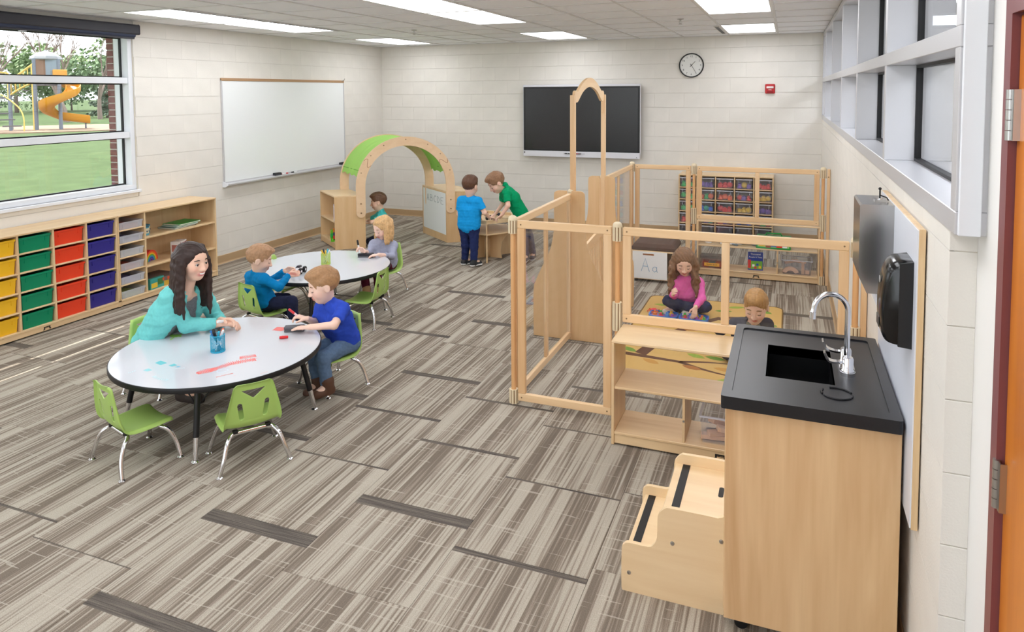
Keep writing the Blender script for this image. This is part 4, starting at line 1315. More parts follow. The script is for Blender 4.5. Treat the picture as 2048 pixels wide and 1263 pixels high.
t = thing('arch_cabinet', 'maple cabinet with dry-erase side under the right foot of the arch', 'cabinet', AO)
s0, s1 = 1.447, 1.83
Ab('front_panel', M_AP, t, s0, s1, 0, T, 0.0, AH - T)
Ab('back_panel', M_AP, t, s0, s1, d1 + .14 - T, d1 + .14, 0.0, AH - T)
Ab('top', M_BIRCH, t, s0, s1, 0, d1 + .14, AH - T, AH)
Ab('inner_panel', M_AP, t, s0, s0 + T, T, d1 + .14 - T, 0.0, AH - T)
Ab('shelf', M_BIRCH, t, s0 + T, s1 - .002, T, d1 + .14 - T, .36 - T, .36)
Ab('bottom', M_BIRCH, t, s0 + T, s1 - .002, T, d1 + .14 - T, .09 - T, .09)
Ab('dry_erase_panel', M_WHITEBOARD, t, s0 - .004, s0, .03, d1 + .1, .1, AH - .03, c=.001)
M_STROKE = mat('grey_marker', (120, 132, 136), .6)
letters = {'A': [[(0, 0), (.5, 1), (1, 0)], [(.2, .4), (.8, .4)]], 'B': [[(0, 0), (0, 1), (.7, .95), (.75, .6), (0, .55)], [(.2, .55), (.9, .45), (.85, .05), (0, 0)]],
           'C': [[(1, .85), (.6, 1), (.1, .7), (.1, .25), (.6, 0), (1, .12)]], 'D': [[(0, 0), (0, 1), (.6, .9), (.9, .5), (.6, .1), (0, 0)]], 'E': [[(1, 1), (0, 1), (0, 0), (1, 0)], [(0, .52), (.8, .52)]]}
def strokes(parent, letter, fn, name, m, r=.003):
    mb = MB()
    for ln in letters[letter]:
        mb.tube([fn(*p) for p in ln], r, 5)
    return mb.build(name, m, parent)
for k, ch in enumerate('EDCBA'):
    tt = .10 + k * .115
    def fn(u, w, tt=tt): return tuple(AV * (s0 - .0045) + AW * (tt + .07 * (1 - u)) + Vector((0, 0, .5 + .09 * w)))
    strokes(t, ch, fn, 'letter', M_STROKE, .0028)
# arches
t = thing('play_arch', 'tall maple double arch with green fabric roof joining two cabinets', 'play arch', AO)
SC, ZC, RO, RI = 0.91, 0.79, 0.642, 0.526
def arch_outline(zb):
    o = [(SC + RO * math.cos(a), ZC + RO * math.sin(a)) for a in np.linspace(0, PI, 49)]
    i = [(SC + RI * math.cos(a), ZC + RI * math.sin(a)) for a in np.linspace(PI, 0, 49)]
    rr = (RO - RI) / 2
    cL = SC - (RO + RI) / 2; cR = SC + (RO + RI) / 2
    left = [(cL + rr * math.cos(a), zb + rr + rr * math.sin(a)) for a in np.linspace(PI, 2 * PI, 13)]
    right = [(cR + rr * math.cos(a), zb + rr + rr * math.sin(a)) for a in np.linspace(PI, 2 * PI, 13)]
    return o + left + i + right
M_AR = wood('arch_maple', (240, 210, 172), (230, 194, 152), 'x', contrast=.7)
for (ta, tb, nm) in ((-.019, -.001, 'front_arch'), (d1 + .001, d1 + .019, 'back_arch')):
    m_ = MB().prism(arch_outline(.40), ta, tb, 'y', smooth_side=True)
    arch_map(m_).build(nm, M_AR, t)
# bolts and jigsaw joints
M_BOLT = mat('bolt_bronze', (150, 120, 90), .35, metal=.8)
for s_, z in ((SC - .585, .46), (SC - .585, .58), (SC + .585, .46), (SC + .585, .58)):
    m_ = MB().lathe([(.009, 0), (.009, .004), (.005, .006)], cx=s_, cy=-.019, z=z, axis='y', n=12); arch_map(m_).build('bolt', M_BOLT, t)
for an in (18, 42, 62, 90, 118, 138, 162):
    a = math.radians(an)
    m_ = MB().lathe([(.007, 0), (.007, .004)], cx=SC + (RI + .03 + (.05 if an % 4 else 0)) * math.cos(a), cy=-.019, z=ZC + (RI + .03 + (.05 if an % 4 else 0)) * math.sin(a), axis='y', n=10); arch_map(m_).build('bolt', M_BOLT, t)
M_CUT = mat('joint_cut', (150, 74, 50), .7)
for (tt, rng) in ((-.0195, (32, 148)), (d1 - .0005, ())):
    for an in rng:
        pts = []
        for k in range(25):
            u = k / 24; a = math.radians(an + 4.5 * math.sin(u * 2 * PI))
            rr = RI + (RO - RI) * u
            pts.append((SC + rr * math.cos(a), tt, ZC + rr * math.sin(a)))
        m_ = MB().tube(pts, .0022, 5); arch_map(m_).build('joint', M_CUT, t)
# fabric roof, a sagging sheet with folds hung between the arches
def fabric():
    nu, nv = 60, 26
    rnd = []
    v = []; f = []
    for lay in (0, 1):
        for i in range(nu + 1):
            a = math.radians(13 + 154 * i / nu)
            for j in range(nv + 1):
                w = j / nv
                tt = .002 + (d1 - .004) * w
                sag = .03 * math.sin(PI * w) + .006 * math.sin(9 * a + 7 * w) * math.sin(PI * w) + .007 * math.sin(31 * w + 2.2 * math.sin(3 * a)) * math.sin(PI * w)
                edge = 0.012 * math.sin(w * 23) if i in (0, nu) else 0
                rr = RO - .012 - sag - (.0025 if lay else 0)
                p = (SC + rr * math.cos(a), tt, ZC + rr * math.sin(a) + edge)
                v.append(p)
    n1 = (nu + 1) * (nv + 1)
    for i in range(nu):
        for j in range(nv):
            q = (i * (nv + 1) + j, (i + 1) * (nv + 1) + j, (i + 1) * (nv + 1) + j + 1, i * (nv + 1) + j + 1)
            f.append(q); f.append(tuple(k + n1 for k in q[::-1]))
    for i in range(nu):
        for j in (0, nv):
            a, b_ = i * (nv + 1) + j, (i + 1) * (nv + 1) + j
            f.append((a, b_, b_ + n1, a + n1))
    for j in range(nv):
        for i in (0, nu):
            a, b_ = i * (nv + 1) + j, i * (nv + 1) + j + 1
            f.append((a, b_, b_ + n1, a + n1))
    return MB().add(v, f, True)
M_FAB = mat('green_fabric', (184, 230, 124), .8, sss=0.0)
_b = M_FAB.node_tree.nodes['Principled BSDF']
_tr = M_FAB.node_tree.nodes.new('ShaderNodeBsdfTranslucent'); _tr.inputs[0].default_value = (*lin((160, 226, 90)), 1)
_mx = M_FAB.node_tree.nodes.new('ShaderNodeMixShader'); _mx.inputs[0].default_value = .3
_o = [n for n in M_FAB.node_tree.nodes if n.type == 'OUTPUT_MATERIAL'][0]
M_FAB.node_tree.links.new(_b.outputs[0], _mx.inputs[1]); M_FAB.node_tree.links.new(_tr.outputs[0], _mx.inputs[2]); M_FAB.node_tree.links.new(_mx.outputs[0], _o.inputs[0])
arch_map(fabric()).build('fabric_roof', M_FAB, t)
hem = MB()
for a0 in (20, 160):
    pts = []
    for j in range(27):
        w = j / 26; a = math.radians(a0); sag = .03 * math.sin(PI * w)
        rr = RO - .010 - sag
        pts.append((SC + rr * math.cos(a), .004 + (d1 - .008) * w, ZC + rr * math.sin(a)))
    m_ = MB().tube(pts, .0045, 6); arch_map(m_).build('hem', mat('green_hem', (110, 180, 60), .8), t)
# toys on the left arch cabinet's shelves
def AP(s_, tt, z=0): return AO + AV * s_ + AW * tt + Vector((0, 0, z))
AANG = math.atan2(AV.y, AV.x)
t = thing('white_box', 'white printed box standing on the upper shelf of the arch cabinet', 'box', AP(.075, .14, .3605), AANG)
MB().box(-.05, .05, -.07, .07, 0, .2, .002).build('carton', mat('white_carton2', (232, 226, 236), .5), t)
MB().box(-.0506, -.05, -.05, .05, .03, .06).build('printed_strip', mat('carton_strip', (190, 120, 150), .5), t)
MB().box(-.0506, -.05, -.06, -.045, .07, .18).build('printed_strip', mat('carton_strip2', (240, 206, 80), .5), t)
t = thing('toy_base_plate', 'bright green building plate on the lower shelf of the arch cabinet', 'toy', AP(.115, .26, .0905), AANG)
MB().box(-.1, .12, -.17, .2, 0, .008, .002).build('plate', mat('plate_green', (110, 200, 40), .4), t)
st = MB()
for i in range(4):
    for j in range(6): st.lathe([(.01, .008), (.01, .014)], cx=-.07 + i * .05, cy=-.13 + j * .058, n=8)
o = st.build('studs', MATS['plate_green'], t); o['kind'] = 'stuff'
for (s_, tt, nm, lb, cols) in ((.07, .36, 'toy_figure', 'small green toy figure on the building plate', [(60, 200, 90), (140, 220, 60)]), (.06, .2, 'toy_block_tower', 'red and purple toy block tower on the building plate', [(225, 50, 50), (90, 40, 130), (240, 140, 50)]), (.10, .11, 'toy_tower', 'tall grey and black toy tower at the front of the building plate', [(40, 40, 50), (150, 150, 165), (60, 60, 80), (170, 170, 180)])):
    t = thing(nm, lb, 'toy', AP(s_, tt, .1047), AANG)
    z = 0
    for k, c_ in enumerate(cols):
        h = .045 if len(cols) < 4 else .04
        w = .03 - .004 * (k % 2)
        MB().box(-w, w, -w, w, z, z + h, .006).lathe([(.008, z + h - .001), (.008, z + h + .005)], n=8).build('toy_block', mat('toy_%d_%d_%d' % c_, c_, .4), t)
        z += h + .0005

# ================================================================== HEXAGONAL ACTIVITY TABLE
t = thing('activity_table', 'hexagonal maple activity table with open shelf and fin legs', 'table', (2.81, -2.185, 0))
HR = .372
hexa = [(HR * math.cos(math.radians(292 + 60 * k)), HR * math.sin(math.radians(292 + 60 * k))) for k in range(6)]
hin = [(p[0] * .9, p[1] * .9) for p in hexa]
MB().prism(hexa, .330, .345, 'z').build('lower_shelf', M_BIRCH, t)
MB().prism(hexa, .462, .474, 'z').build('tray_floor', M_BIRCH, t)
MB().prism(hexa, .474, .505, 'z', holes=[hin]).build('tray_rim', M_BIRCH, t)
M_ACR = glass('acrylic', (250, 250, 252), tint=.02, refl=.8)
for k in range(6):
    a, b_ = Vector((*hexa[k], 0)), Vector((*hexa[(k + 1) % 6], 0))
    d = a.normalized(); n = Vector((-d.y, d.x, 0))
    # fin leg below, post between shelf and tray
    pts = [(.03, .0), (.30, 0), (.345, 0), (.345, .33), (.03, .33)] if k % 2 == 0 else [(.03, 0), (.2, 0)] + [(.36 - .16 * math.cos(x), .16 + .16 * math.sin(x)) for x in np.linspace(-.9, .9, 10)][0:0] + [(.2, .0), (.19, .08), (.2, .18), (.25, .27), (.33, .33), (.03, .33)]
    m_ = MB().prism(pts, -.008, .008, 'y')
    m_.v = [tuple(d * p[0] + n * p[1] + Vector((0, 0, p[2]))) for p in m_.v]
    m_.build('fin_leg', M_MAPLE, t)
    m_ = MB().box(.30, .355, -.008, .008, .345, .462)
    m_.v = [tuple(d * p[0] + n * p[1] + Vector((0, 0, p[2]))) for p in m_.v]
    m_.build('post', M_MAPLE, t)
MB().lathe([(.05, .001), (.05, .33)], n=6).build('core', M_MAPLE, t)
# trains and tracks in the tray
def hexrand(k): return [(-.12, -.1), (.08, -.14), (.15, .03), (-.02, .05), (-.16, .1), (.06, .16)][k]
track_m = wood('beech_toy', (222, 182, 130), (196, 150, 98), 'x')
for k in range(6):
    x, y = hexrand(k)
    if k % 2 == 0:
        o = thing('toy_track', 'curved wooden train track piece %s of the activity table tray' % ['at the front left', '', 'at the right', '', 'at the back left'][k], 'toy', (2.81 + x, -2.185 + y, .4745), k * 1.1, 'train track pieces in the tray')
        ol = arc(0, -.12, .14, 40, 140, 12) + arc(0, -.12, .10, 140, 40, 12)
        MB().prism(ol, 0, .012, 'z').build('rail_bed', track_m, o)
        MB().prism(arc(0, -.12, .128, 42, 138, 12) + arc(0, -.12, .122, 138, 42, 12), .0121, .014, 'z').build('groove', mat('track_groove', (150, 110, 70), .7), o)
    else:
        c_ = [(40, 40, 46), (170, 60, 40), (60, 70, 90)][k // 2]
        o = thing('toy_train_car', '%s toy train car in the activity table tray' % ['black', 'red', 'slate blue'][k // 2], 'toy', (2.81 + x, -2.185 + y, .4745), k * .7, 'toy train cars')
        MB().box(-.04, .04, -.016, .016, .010, .04, .005).build('car_body', mat('train_%d' % k, c_, .4), o)
        MB().lathe([(.010, .04), (.010, .058), (.007, .06)], cx=.02, n=10).build('chimney', mat('train_%d' % k, c_, .4), o)
        for sx in (-.025, .025):
            for sy in (-.017, .017):
                MB().lathe([(.009, -.003), (.009, .003)], cx=sx, cy=sy, z=.0095, axis='y', n=10).build('wheel', M_BLACK, o)

# ================================================================== BACK WALL TOTE CABINET
t = thing('toy_cabinet', 'tall maple cubby cabinet of clear toy bins on the back wall', 'cabinet', (4.84, -0.395, 0))
WT, HT, DT = 1.2, .885, .375
B('top', M_MAPLEX, t, 0, WT, 0, DT, HT - .016, HT, .002)
B('bottom', M_MAPLEX, t, 0, WT, 0, DT, .06, .076, .002)
B('back', M_MAPLE, t, .01, WT - .01, DT - .008, DT, .076, HT - .016)
B('plinth', M_MAPLEX, t, .016, WT - .016, .01, .03, .005, .06)
for x in (0, WT - .016): B('side', M_MAPLE, t, x, x + .016, 0, DT, .005, HT - .016, .002)
cw_ = WT / 5
for k in range(1, 5): B('divider', M_MAPLE, t, k * cw_ - .007, k * cw_ + .007, .002, DT - .01, .076, HT - .016, .002)
rowsT = [.076, .236, .396, .556, .716]
for k in range(5):
    for z in rowsT[1:]: B('shelf', M_MAPLEX, t, k * cw_ + .0075, (k + 1) * cw_ - .0075, .004, DT - .01, z - .01, z, .002)
M_TOTE = clear_plastic('clear_tote', (210, 210, 224), .10, .12)
M_TOTER = clear_plastic('clear_tote_rim', (236, 236, 244), .5, .15)
toyc = {'green': (60, 205, 110), 'red': (245, 70, 64), 'blue': (60, 125, 245), 'purple': (128, 96, 190), 'orange': (255, 120, 70), 'yellow': (255, 215, 60), 'teal': (60, 190, 165)}
plan = [['green', 'teal', 'red', 'blue', 'purple'], ['red', 'teal', 'orange', 'blue', 'red'], ['green', 'blue', 'red', 'yellow', 'purple'], ['green', 'orange', 'orange', 'red', 'yellow'], ['green', 'purple', 'red', 'purple', 'red']]
coln = ['leftmost column', 'second column', 'middle column', 'fourth column', 'rightmost column']
rown = ['bottom row', 'second row up', 'third row up', 'second row down', 'top row']
rt = random.Random(11); root = None
for r in range(5):
    for k in range(5):
        z = rowsT[r] + .0005
        cn = plan[r][k]
        loc = (4.84 + (k + .5) * cw_, -.395 + .165, z)
        lb = 'clear bin of %s toys in the %s, %s, of the back cabinet' % (cn, rown[r], coln[k])
        if root is None:
            root = thing('toy_bin', lb, 'bin', loc, -PI / 2, 'clear toy bins in the back cabinet')
            tote_mesh(cw_ - .034, .31, .13, None).build('tub', M_TOTE, root)
            h = .13; w_ = (cw_ - .034) * .98
            MB().box(.149, .161, -w_ / 2 - .004, w_ / 2 + .004, h - .012, h + .002).build('rim', M_TOTER, root)
            for s_ in (-1, 1): MB().box(.150, .156, s_ * w_ * .34 - .003, s_ * w_ * .34 + .003, h - .05, h - .012).build('rib', M_TOTER, root)
        else:
            dup(root, loc, -PI / 2, lb)
        if r == 0: continue
        # a handful of toys resting inside, at the front where they show
        n_ = 3
        for q in range(n_):
            x = loc[0] + (-.058 + .058 * q); y = loc[1] - .10 + rt.uniform(-.01, .01)
            R_ = rt.uniform(.030, .036)
            kind = (r * 5 + k + q) % 3
            c2 = toyc[cn] if q != 1 else toyc[rt.choice(list(toyc))] if rt.random() < .5 else toyc[cn]
            m2 = mat('toyc_%d_%d_%d' % c2, c2, .45)
            lb2 = '%s in the %s bin, %s, %s' % (['left-hand toy', 'middle toy', 'right-hand toy'][q], cn, rown[r], coln[k])
            mb = MB()
            if kind == 0:
                mb.sphere((0, 0, R_ * 1.2), R_ * 1.2, 12, 8)
            elif kind == 1:
                mb.box(-R_, R_, -R_ * .8, R_ * .8, 0, R_ * 1.6, .004)
                mb.lathe([(R_ * .45, R_ * 1.55), (R_ * .45, R_ * 1.9)], n=10)
            else:
                mb.lathe([(R_ * .9, 0), (R_ * 1.05, R_ * .4), (R_ * .6, R_ * 1.2), (R_ * .8, R_ * 1.7), (R_ * .3, R_ * 2.1)], n=12)
            o = mb.build('bin_toy', m2, None, (x, y, z + .0045))
            o.rotation_euler = (0, 0, rt.uniform(0, 3))
            tag(o, lb2, 'toy', 'toys in the clear bins')
# ================================================================== PLAY AREA DIVIDERS
M_CONN = mat('connector_plastic', (226, 210, 178), .45)
M_SLOT = mat('connector_slot', (140, 110, 76), .6)
M_DOWEL = wood('dowel', (230, 182, 128), (210, 152, 96), 'z', scale=.7)
def conn(t, z, h, dome=False):
    n = 16; pr = []
    m = MB()
    ol = []
    for k in range(n * 2):
        a = 2 * PI * k / (n * 2); rr = .030 if (k // 2) % 2 == 0 else .0255
        ol.append((rr * math.cos(a), rr * math.sin(a)))
    m.prism(ol, z, z + h, 'z').build('connector', M_CONN, t)
    MB().lathe([(.026, z + .002), (.026, z + h - .002)], n=20).build('connector_core', M_SLOT, t)
    if dome:
        MB().lathe([(.029, z + h), (.029, z + h + .008), (.025, z + h + .020), (.014, z + h + .028), (.0, z + h + .030)], n=20).build('dome_cap', M_CONN, t)
def post(x, y, lb, mids=()):
    t = thing('divider_post', lb, 'post', (x, y, 0), 0, 'divider posts')
    MB().lathe([(.0155, .005), (.0155, 1.19)], n=16).build('dowel', M_DOWEL, t)
    conn(t, 1.105, .085, True); conn(t, .004, .09)
    for z in mids: conn(t, z, .17)
    return t
def panel(name, lb, x0, y0, x1, y1, z0, z1, mids=(), th=.028, rail=.05, style='acrylic'):
    """framed clear panel from (x0,y0) to (x1,y1)"""
    L = math.hypot(x1 - x0, y1 - y0); ang = math.atan2(y1 - y0, x1 - x0)
    t = thing('room_divider', lb, 'divider', (x0, y0, 0), ang, 'clear framed divider panels')
    h = th / 2
    B('top_rail', M_RAILX, t, 0, L, -h, h, z1 - rail, z1, .004)
    B('bottom_rail', M_RAILX, t, 0, L, -h, h, z0, z0 + rail, .004)
    for x in (0.0, L - rail): B('stile', M_RAILZ, t, x, x + rail, -h, h, z0 + rail, z1 - rail, .003)
    xs = [rail]
    for m_ in mids:
        B('mid_stile', M_RAILZ, t, m_ - .022, m_ + .022, -h * .8, h * .8, z0 + rail, z1 - rail, .003); xs += [m_ - .022, m_ + .022]
    xs.append(L - rail)
    for k in range(0, len(xs), 2):
        B('pane', M_ACR, t, xs[k], xs[k + 1], -.0025, .0025, z0 + rail, z1 - rail)
    for x in (.025, L - .025):
        for z in (z1 - .025, z0 + .025):
            MB().lathe([(.005, 0), (.005, .0015)], cx=x, cy=-h, z=z, axis='y', n=10).build('screw', M_SLOT, t)
    return t
PX0, PX1, PX2 = 4.587, 5.262, 6.525
PYN, PYB, PYC, PYD = -5.87, -4.575, -3.54, -2.2
post(PX0, PYN, 'rounded divider post at the nearest left corner of the play area')
post(PX1, PYN, 'divider post at the left end of the near toy shelf', (.56,))
post(PX2 + .03, PYN, 'divider post behind the sink beside the right wall', (.56,))
post(PX0, PYB, 'divider post at the near side of the tall arch doorway')
post(PX0, PYC, 'divider post at the far side of the tall arch doorway')
post(PX0, PYD, 'divider post at the far left corner of the play area')
post(PX1, PYD, 'divider post at the left end of the far toy shelf', (.56,))
post(PX2 + .02, PYD, 'divider post at the far right corner against the wall', (.56,))
g = .034
panel('a', 'narrow clear framed panel nearest the middle of the carpet', PX0 + g, PYN, PX1 - g, PYN, .025, 1.19)
panel('b', 'long clear framed panel running back towards the arch doorway', PX0, PYN + g, PX0, PYB - g, .025, 1.19, (.62,))
panel('c', 'clear framed panel between the arch doorway and the far corner', PX0, PYC + g, PX0, PYD - g, .025, 1.19, (.62,))
panel('d', 'narrow clear framed panel at the far left of the play area', PX0 + g, PYD, PX1 - g, PYD, .025, 1.19)
panel('e', 'half-height clear panel standing on the far toy shelf', PX1 + g, PYD, PX2 - .014, PYD, .615, 1.19, (.615,))
panel('f', 'half-height clear panel standing on the near toy shelf', PX1 + g, PYN, PX2 - .004, PYN, .615, 1.19, (.59,))
# uprights fixed to the right wall
for (y, lb) in ((PYN, 'wooden wall upright beside the post behind the sink'), (PYD, 'wooden wall upright beside the far right divider post')):
    t = thing('wall_upright', lb, 'upright', (6.593, y, 0), 0, 'wall uprights of the divider')
    B('board', M_RAILZ, t, -.012, .0165, -.02, .02, .002, 1.2, .003)
    MB().lathe([(.006, 0), (.006, .002)], cx=0, cy=-.02, z=1.12, axis='y', n=10).build('screw', M_SLOT, t)
# arch doorway
t = thing('arch_doorway', 'tall slim wooden doorway with scalloped arch top into the play area', 'doorway', (PX0 + .013, -4.07, 0))
for s_ in (-1, 1):
    B('jamb', M_RAILZ, t, -.019, .019, s_ * .498 - .024, s_ * .498 + .024, .002, 1.972, .004)
def bell(n=40):
    out = []
    for k in range(n + 1):
        u = -1 + 2 * k / n; a = abs(u)
        if a > .80: z = 1.99 + .055 * math.sqrt(max(0, 1 - ((a - .86) / .14) ** 2)) if a > .86 else 2.045
        else: z = 2.0 + .105 * (math.cos(PI * a / .84) * .5 + .5) + .0
        if a <= .80: z = max(z, 2.0)
        out.append((u * .49, z))
    return out
top = [(-.474, 1.93), (-.474, 1.985), (-.455, 2.004), (-.425, 2.008), (-.395, 2.0), (-.34, 2.025), (-.26, 2.062), (-.17, 2.092), (-.08, 2.112), (0, 2.118)]
top = top + [(-p[0], p[1]) for p in top[-2::-1]]
low = [(.474, 1.93), (.45, 1.915), (.42, 1.912), (.38, 1.922), (.32, 1.955), (.24, 1.995), (.15, 2.022), (.07, 2.036), (0, 2.04)]
low = low + [(-p[0], p[1]) for p in low[-2::-1]]
sm = lambda L: [tuple(p)[:2] for p in smooth_path([(a, b_, 0) for a, b_ in L], 4)]
MB().prism(sm(top) + sm(low)[1:-1], -.011, .011, 'x', smooth_side=True).build('arch_header', M_RAILY, t)
B('latch', M_RAILZ, t, -.006, .010, .440, .472, 1.80, 1.93, .003)
gt = MB().prism([tuple(p)[:2] for p in smooth_path([(-.462, .60, 0), (-.3, .66, 0), (0, .70, 0), (.3, .73, 0), (.462, .735, 0)], 4)] + [tuple(p)[:2] for p in smooth_path([(.462, .675, 0), (.3, .655, 0), (0, .615, 0), (-.3, .57, 0), (-.462, .54, 0)], 4)], -.011, .011, 'x').build('gate', M_RAILY, t)
B('gate_bottom_rail', M_RAILY, gt, -.011, .011, -.462, .462, .10, .15, .003)
for k in range(11):
    y = -.40 + k * .08
    B('gate_slat', M_RAILZ, gt, -.006, .006, y - .013, y + .013, .15, .60 + .06 * (k / 10), .002)
for y in (-.448, .448): B('gate_stile', M_RAILZ, gt, -.011, .011, y - .016, y + .016, .15, .57 if y < 0 else .68, .003)
MB().box(.011, .018, .455, .475, .56, .60).build('gate_hinge', M_BLACK, gt)
# bell-shaped wing panels that steady the doorway
prof = [(.305, .004), (.305, .37), (.285, .46), (.235, .57), (.175, .69), (.142, .80), (.128, .92), (.127, 1.02), (.127, 1.17), (.115, 1.20), (.09, 1.21)]
sp = [tuple(p)[:2] for p in smooth_path([(a, b_, 0) for a, b_ in prof], 4)]
for (y, lb) in ((PYB - .03, 'bell-shaped plywood wing panel at the near side of the arch doorway'), (PYC + .0 - .02, 'bell-shaped plywood wing panel at the far side of the arch doorway')):
    t = thing('wing_panel', lb, 'wing panel', (PX0, y, 0), 0, 'wing panels of the doorway')
    for s_ in (-1, 1):
        ol = [(s_ * .02, .004)] + [(s_ * p[0], p[1]) for p in sp] + [(s_ * .02, 1.21)]
        MB().prism(ol, -.030, -.014, 'y', smooth_side=False).build('wing', wood('wing_ply', (226, 188, 140), (212, 170, 120), 'z', contrast=.7), t)
    B('spine', M_RAILZ, t, -.022, .022, -.032, -.012, .003, 1.19, .003)

# ================================================================== TOY SHELVES
def toy_shelf(lb, x, y, w, div):
    """open at -y, clear acrylic back; origin at front-left floor corner"""
    t = thing('toy_shelf', lb, 'shelf', (x, y, 0), 0, 'low open toy shelves')
    D, Hh, T = .302, .605, .016
    B('top', M_BIRCH, t, 0, w, 0, D, Hh - T, Hh, .003)
    B('side', M_MAPLE, t, 0, T, 0, D, .006, Hh - T, .002)
    B('side', M_MAPLE, t, w - T, w, 0, D, .006, Hh - T, .002)
    B('shelf', M_MAPLEX, t, T, w - T, .006, D - .006, .325, .34, .003)
    B('bottom', M_MAPLEX, t, T, w - T, .002, D - .002, .064, .08, .003)
    B('plinth', M_MAPLEX, t, T, w - T, .008, .026, .012, .064, .002)
    for d in div: B('divider', M_MAPLE, t, d - .007, d + .007, .01, D - .01, .08, .325, .002)
    B('clear_back', M_ACR, t, T, w - T, D - .005, D - .001, .08, Hh - T)
    logo(t, 'y', (w * .5, .0078, .038))
    for d in div: MB().lathe([(.006, 0), (.006, .003)], cx=d, cy=.01, z=.2, axis='y', n=12).build('screw', M_STEEL, t)
    return t
toy_shelf('low maple toy shelf beside the sink, nearest the camera', 5.300, -6.182, 1.19, (.40, .80))
toy_shelf('low maple toy shelf at the far side of the play area', 5.300, -2.215, 1.225, (.30, .82))

def block_bin(lb, x, y, z, grp, seed, big=True):
    t = thing('block_bin', lb, 'bin', (x, y, z), -PI / 2, grp)
    tote_mesh(.3, .22, .15, None, .01, .9, .003).build('tub', M_TOTE, t)
    w_ = .3 * .98
    MB().prism(rrect(.23, w_ + .014, .01, 3), .145, .152, 'z', holes=[rrect(.206, w_ - .012, .008, 3)]).build('rim', M_TOTER, t)
    return t
M_BEECH = wood('toy_beech', (240, 200, 168), (224, 180, 146), 'x')
def blocks(x, y, z, where, lst, sc=1.0):
    for k, (dx, dy, dz, rz, ry, shape, nm) in enumerate(lst):
        o = thing('wooden_block', '%s, %s' % (nm, where), 'toy', (x + dx, y + dy, z + dz), rz, 'wooden blocks in the clear bins')
        m = MB()
        if shape == 'arch': m.prism(arc(0, 0, .085, 20, 160, 16) + arc(0, 0, .045, 160, 20, 16), -.015, .015, 'y')
        elif shape == 'long': m.box(-.014, .014, -.014, .014, 0, .12, .002)
        elif shape == 'cube': m.box(-.02, .02, -.02, .02, 0, .04, .002)
        elif shape == 'plank': m.box(-.07, .07, -.018, .018, 0, .02, .002)
        else: m.prism([(-.04, 0), (.04, 0), (.0, .05)], -.014, .014, 'y')
        b_ = m.build('block_body', M_BEECH, o)
        m2 = MB()
        o.rotation_euler = (0, ry, rz); o.scale = (sc, sc, sc)
block_bin('clear bin of plain wooden blocks on the near toy shelf', 5.93, -6.03, .0805, 'block bins', 1)
blocks(5.93, -6.03, .084, 'in the near clear bin', [(-.06, -.04, .0, .1, 0, 'plank', 'flat unit block at the bottom left'), (.05, -.05, .0, -.2, 0, 'plank', 'flat unit block at the bottom right'), (-.03, -.03, .025, .5, 0, 'plank', 'slanted unit block in the middle'), (.06, -.02, .045, -.4, 0, 'tri', 'triangle block leaning right'), (-.05, .03, .05, .9, .4, 'plank', 'dark unit block poking out'), (.02, -.06, .05, .3, .25, 'plank', 'top unit block poking out')], 1.25)
block_bin('clear bin of wooden arch blocks on the far toy shelf', 6.31, -2.065, .0805, 'block bins', 2)
blocks(6.31, -2.065, .084, 'in the far clear bin', [(-.06, -.07, -.012, 0, 0, 'arch', 'big arch block lying at the front'), (.06, -.06, .0, 0, 0, 'long', 'upright long block'), (.1, -.05, .0, .2, 0, 'cube', 'small cube block at the right'), (0.02, -.02, .11, .1, .1, 'plank', 'plank block on the top'), (-.05, .0, .1, .3, -.2, 'plank', 'tilted plank block at the back')])
# tool-box of linking train bricks (far shelf, bottom left)
t = thing('brick_case', 'clear carry case of coloured bricks at the left of the far shelf', 'case', (5.455, -2.1, .0805))
MB().prism(rrect(.24, .14, .02, 4), 0, .1, 'z').build('case_body', clear_plastic('case_clear', (150, 90, 80), .45, .15), t)
MB().prism(rrect(.25, .15, .02, 4), .1, .128, 'z').build('lid', clear_plastic('case_lid', (120, 110, 110), .5, .15), t)
MB().box(-.08, .08, -.0765, -.0708, .02, .055, .002).build('name_plate', mat('case_plate', (236, 176, 60), .4), t)
o = text_mesh('lettering', 'TRAIN BOX', .022, mat('case_ink', (70, 50, 30), .6), t); o.rotation_euler = (PI / 2, 0, 0); o.location = (0, -.0772, .0375)
for k, c_ in enumerate([(214, 70, 60), (60, 170, 170), (235, 120, 50)]):
    o = tag(MB().box(-.03, .03, -.035, .035, 0, .06, .004).build('toy_brick', mat('cb_%d' % k, c_, .4), None, (5.385 + .07 * k, -2.1, .0807 + .002)), '%s toy brick inside the clear carry case' % ['red', 'teal', 'orange'][k], 'toy', 'bricks in the carry case')
# blue activity book
t = thing('activity_book', 'blue and green activity book standing on the far shelf', 'book', (5.9, -2.1, .0805), .05)
MB().box(-.075, .075, -.008, .008, 0, .195, .001).build('pages', mat('bk_pages', (240, 238, 230), .7), t)
MB().box(-.077, .077, -.0095, -.008, 0, .197).build('cover', mat('bk_blue', (46, 70, 160), .4), t)
MB().box(-.07, .07, -.0101, -.0095, .012, .10).build('cover_picture', mat('bk_green', (120, 180, 70), .4), t)
MB().box(-.077, -.045, -.0102, -.0096, .02, .11).build('cover_stripe', mat('bk_red', (205, 50, 50), .4), t)
for (x, z, c_) in ((-.02, .05, (245, 245, 245)), (.02, .06, (40, 90, 170)), (.045, .035, (240, 200, 60)), (0, .028, (200, 60, 60))):
    MB().box(x - .012, x + .012, -.0108, -.0102, z - .012, z + .012).build('cover_figure', mat('bkf_%d_%d' % (c_[0], c_[2]), c_, .4), t)
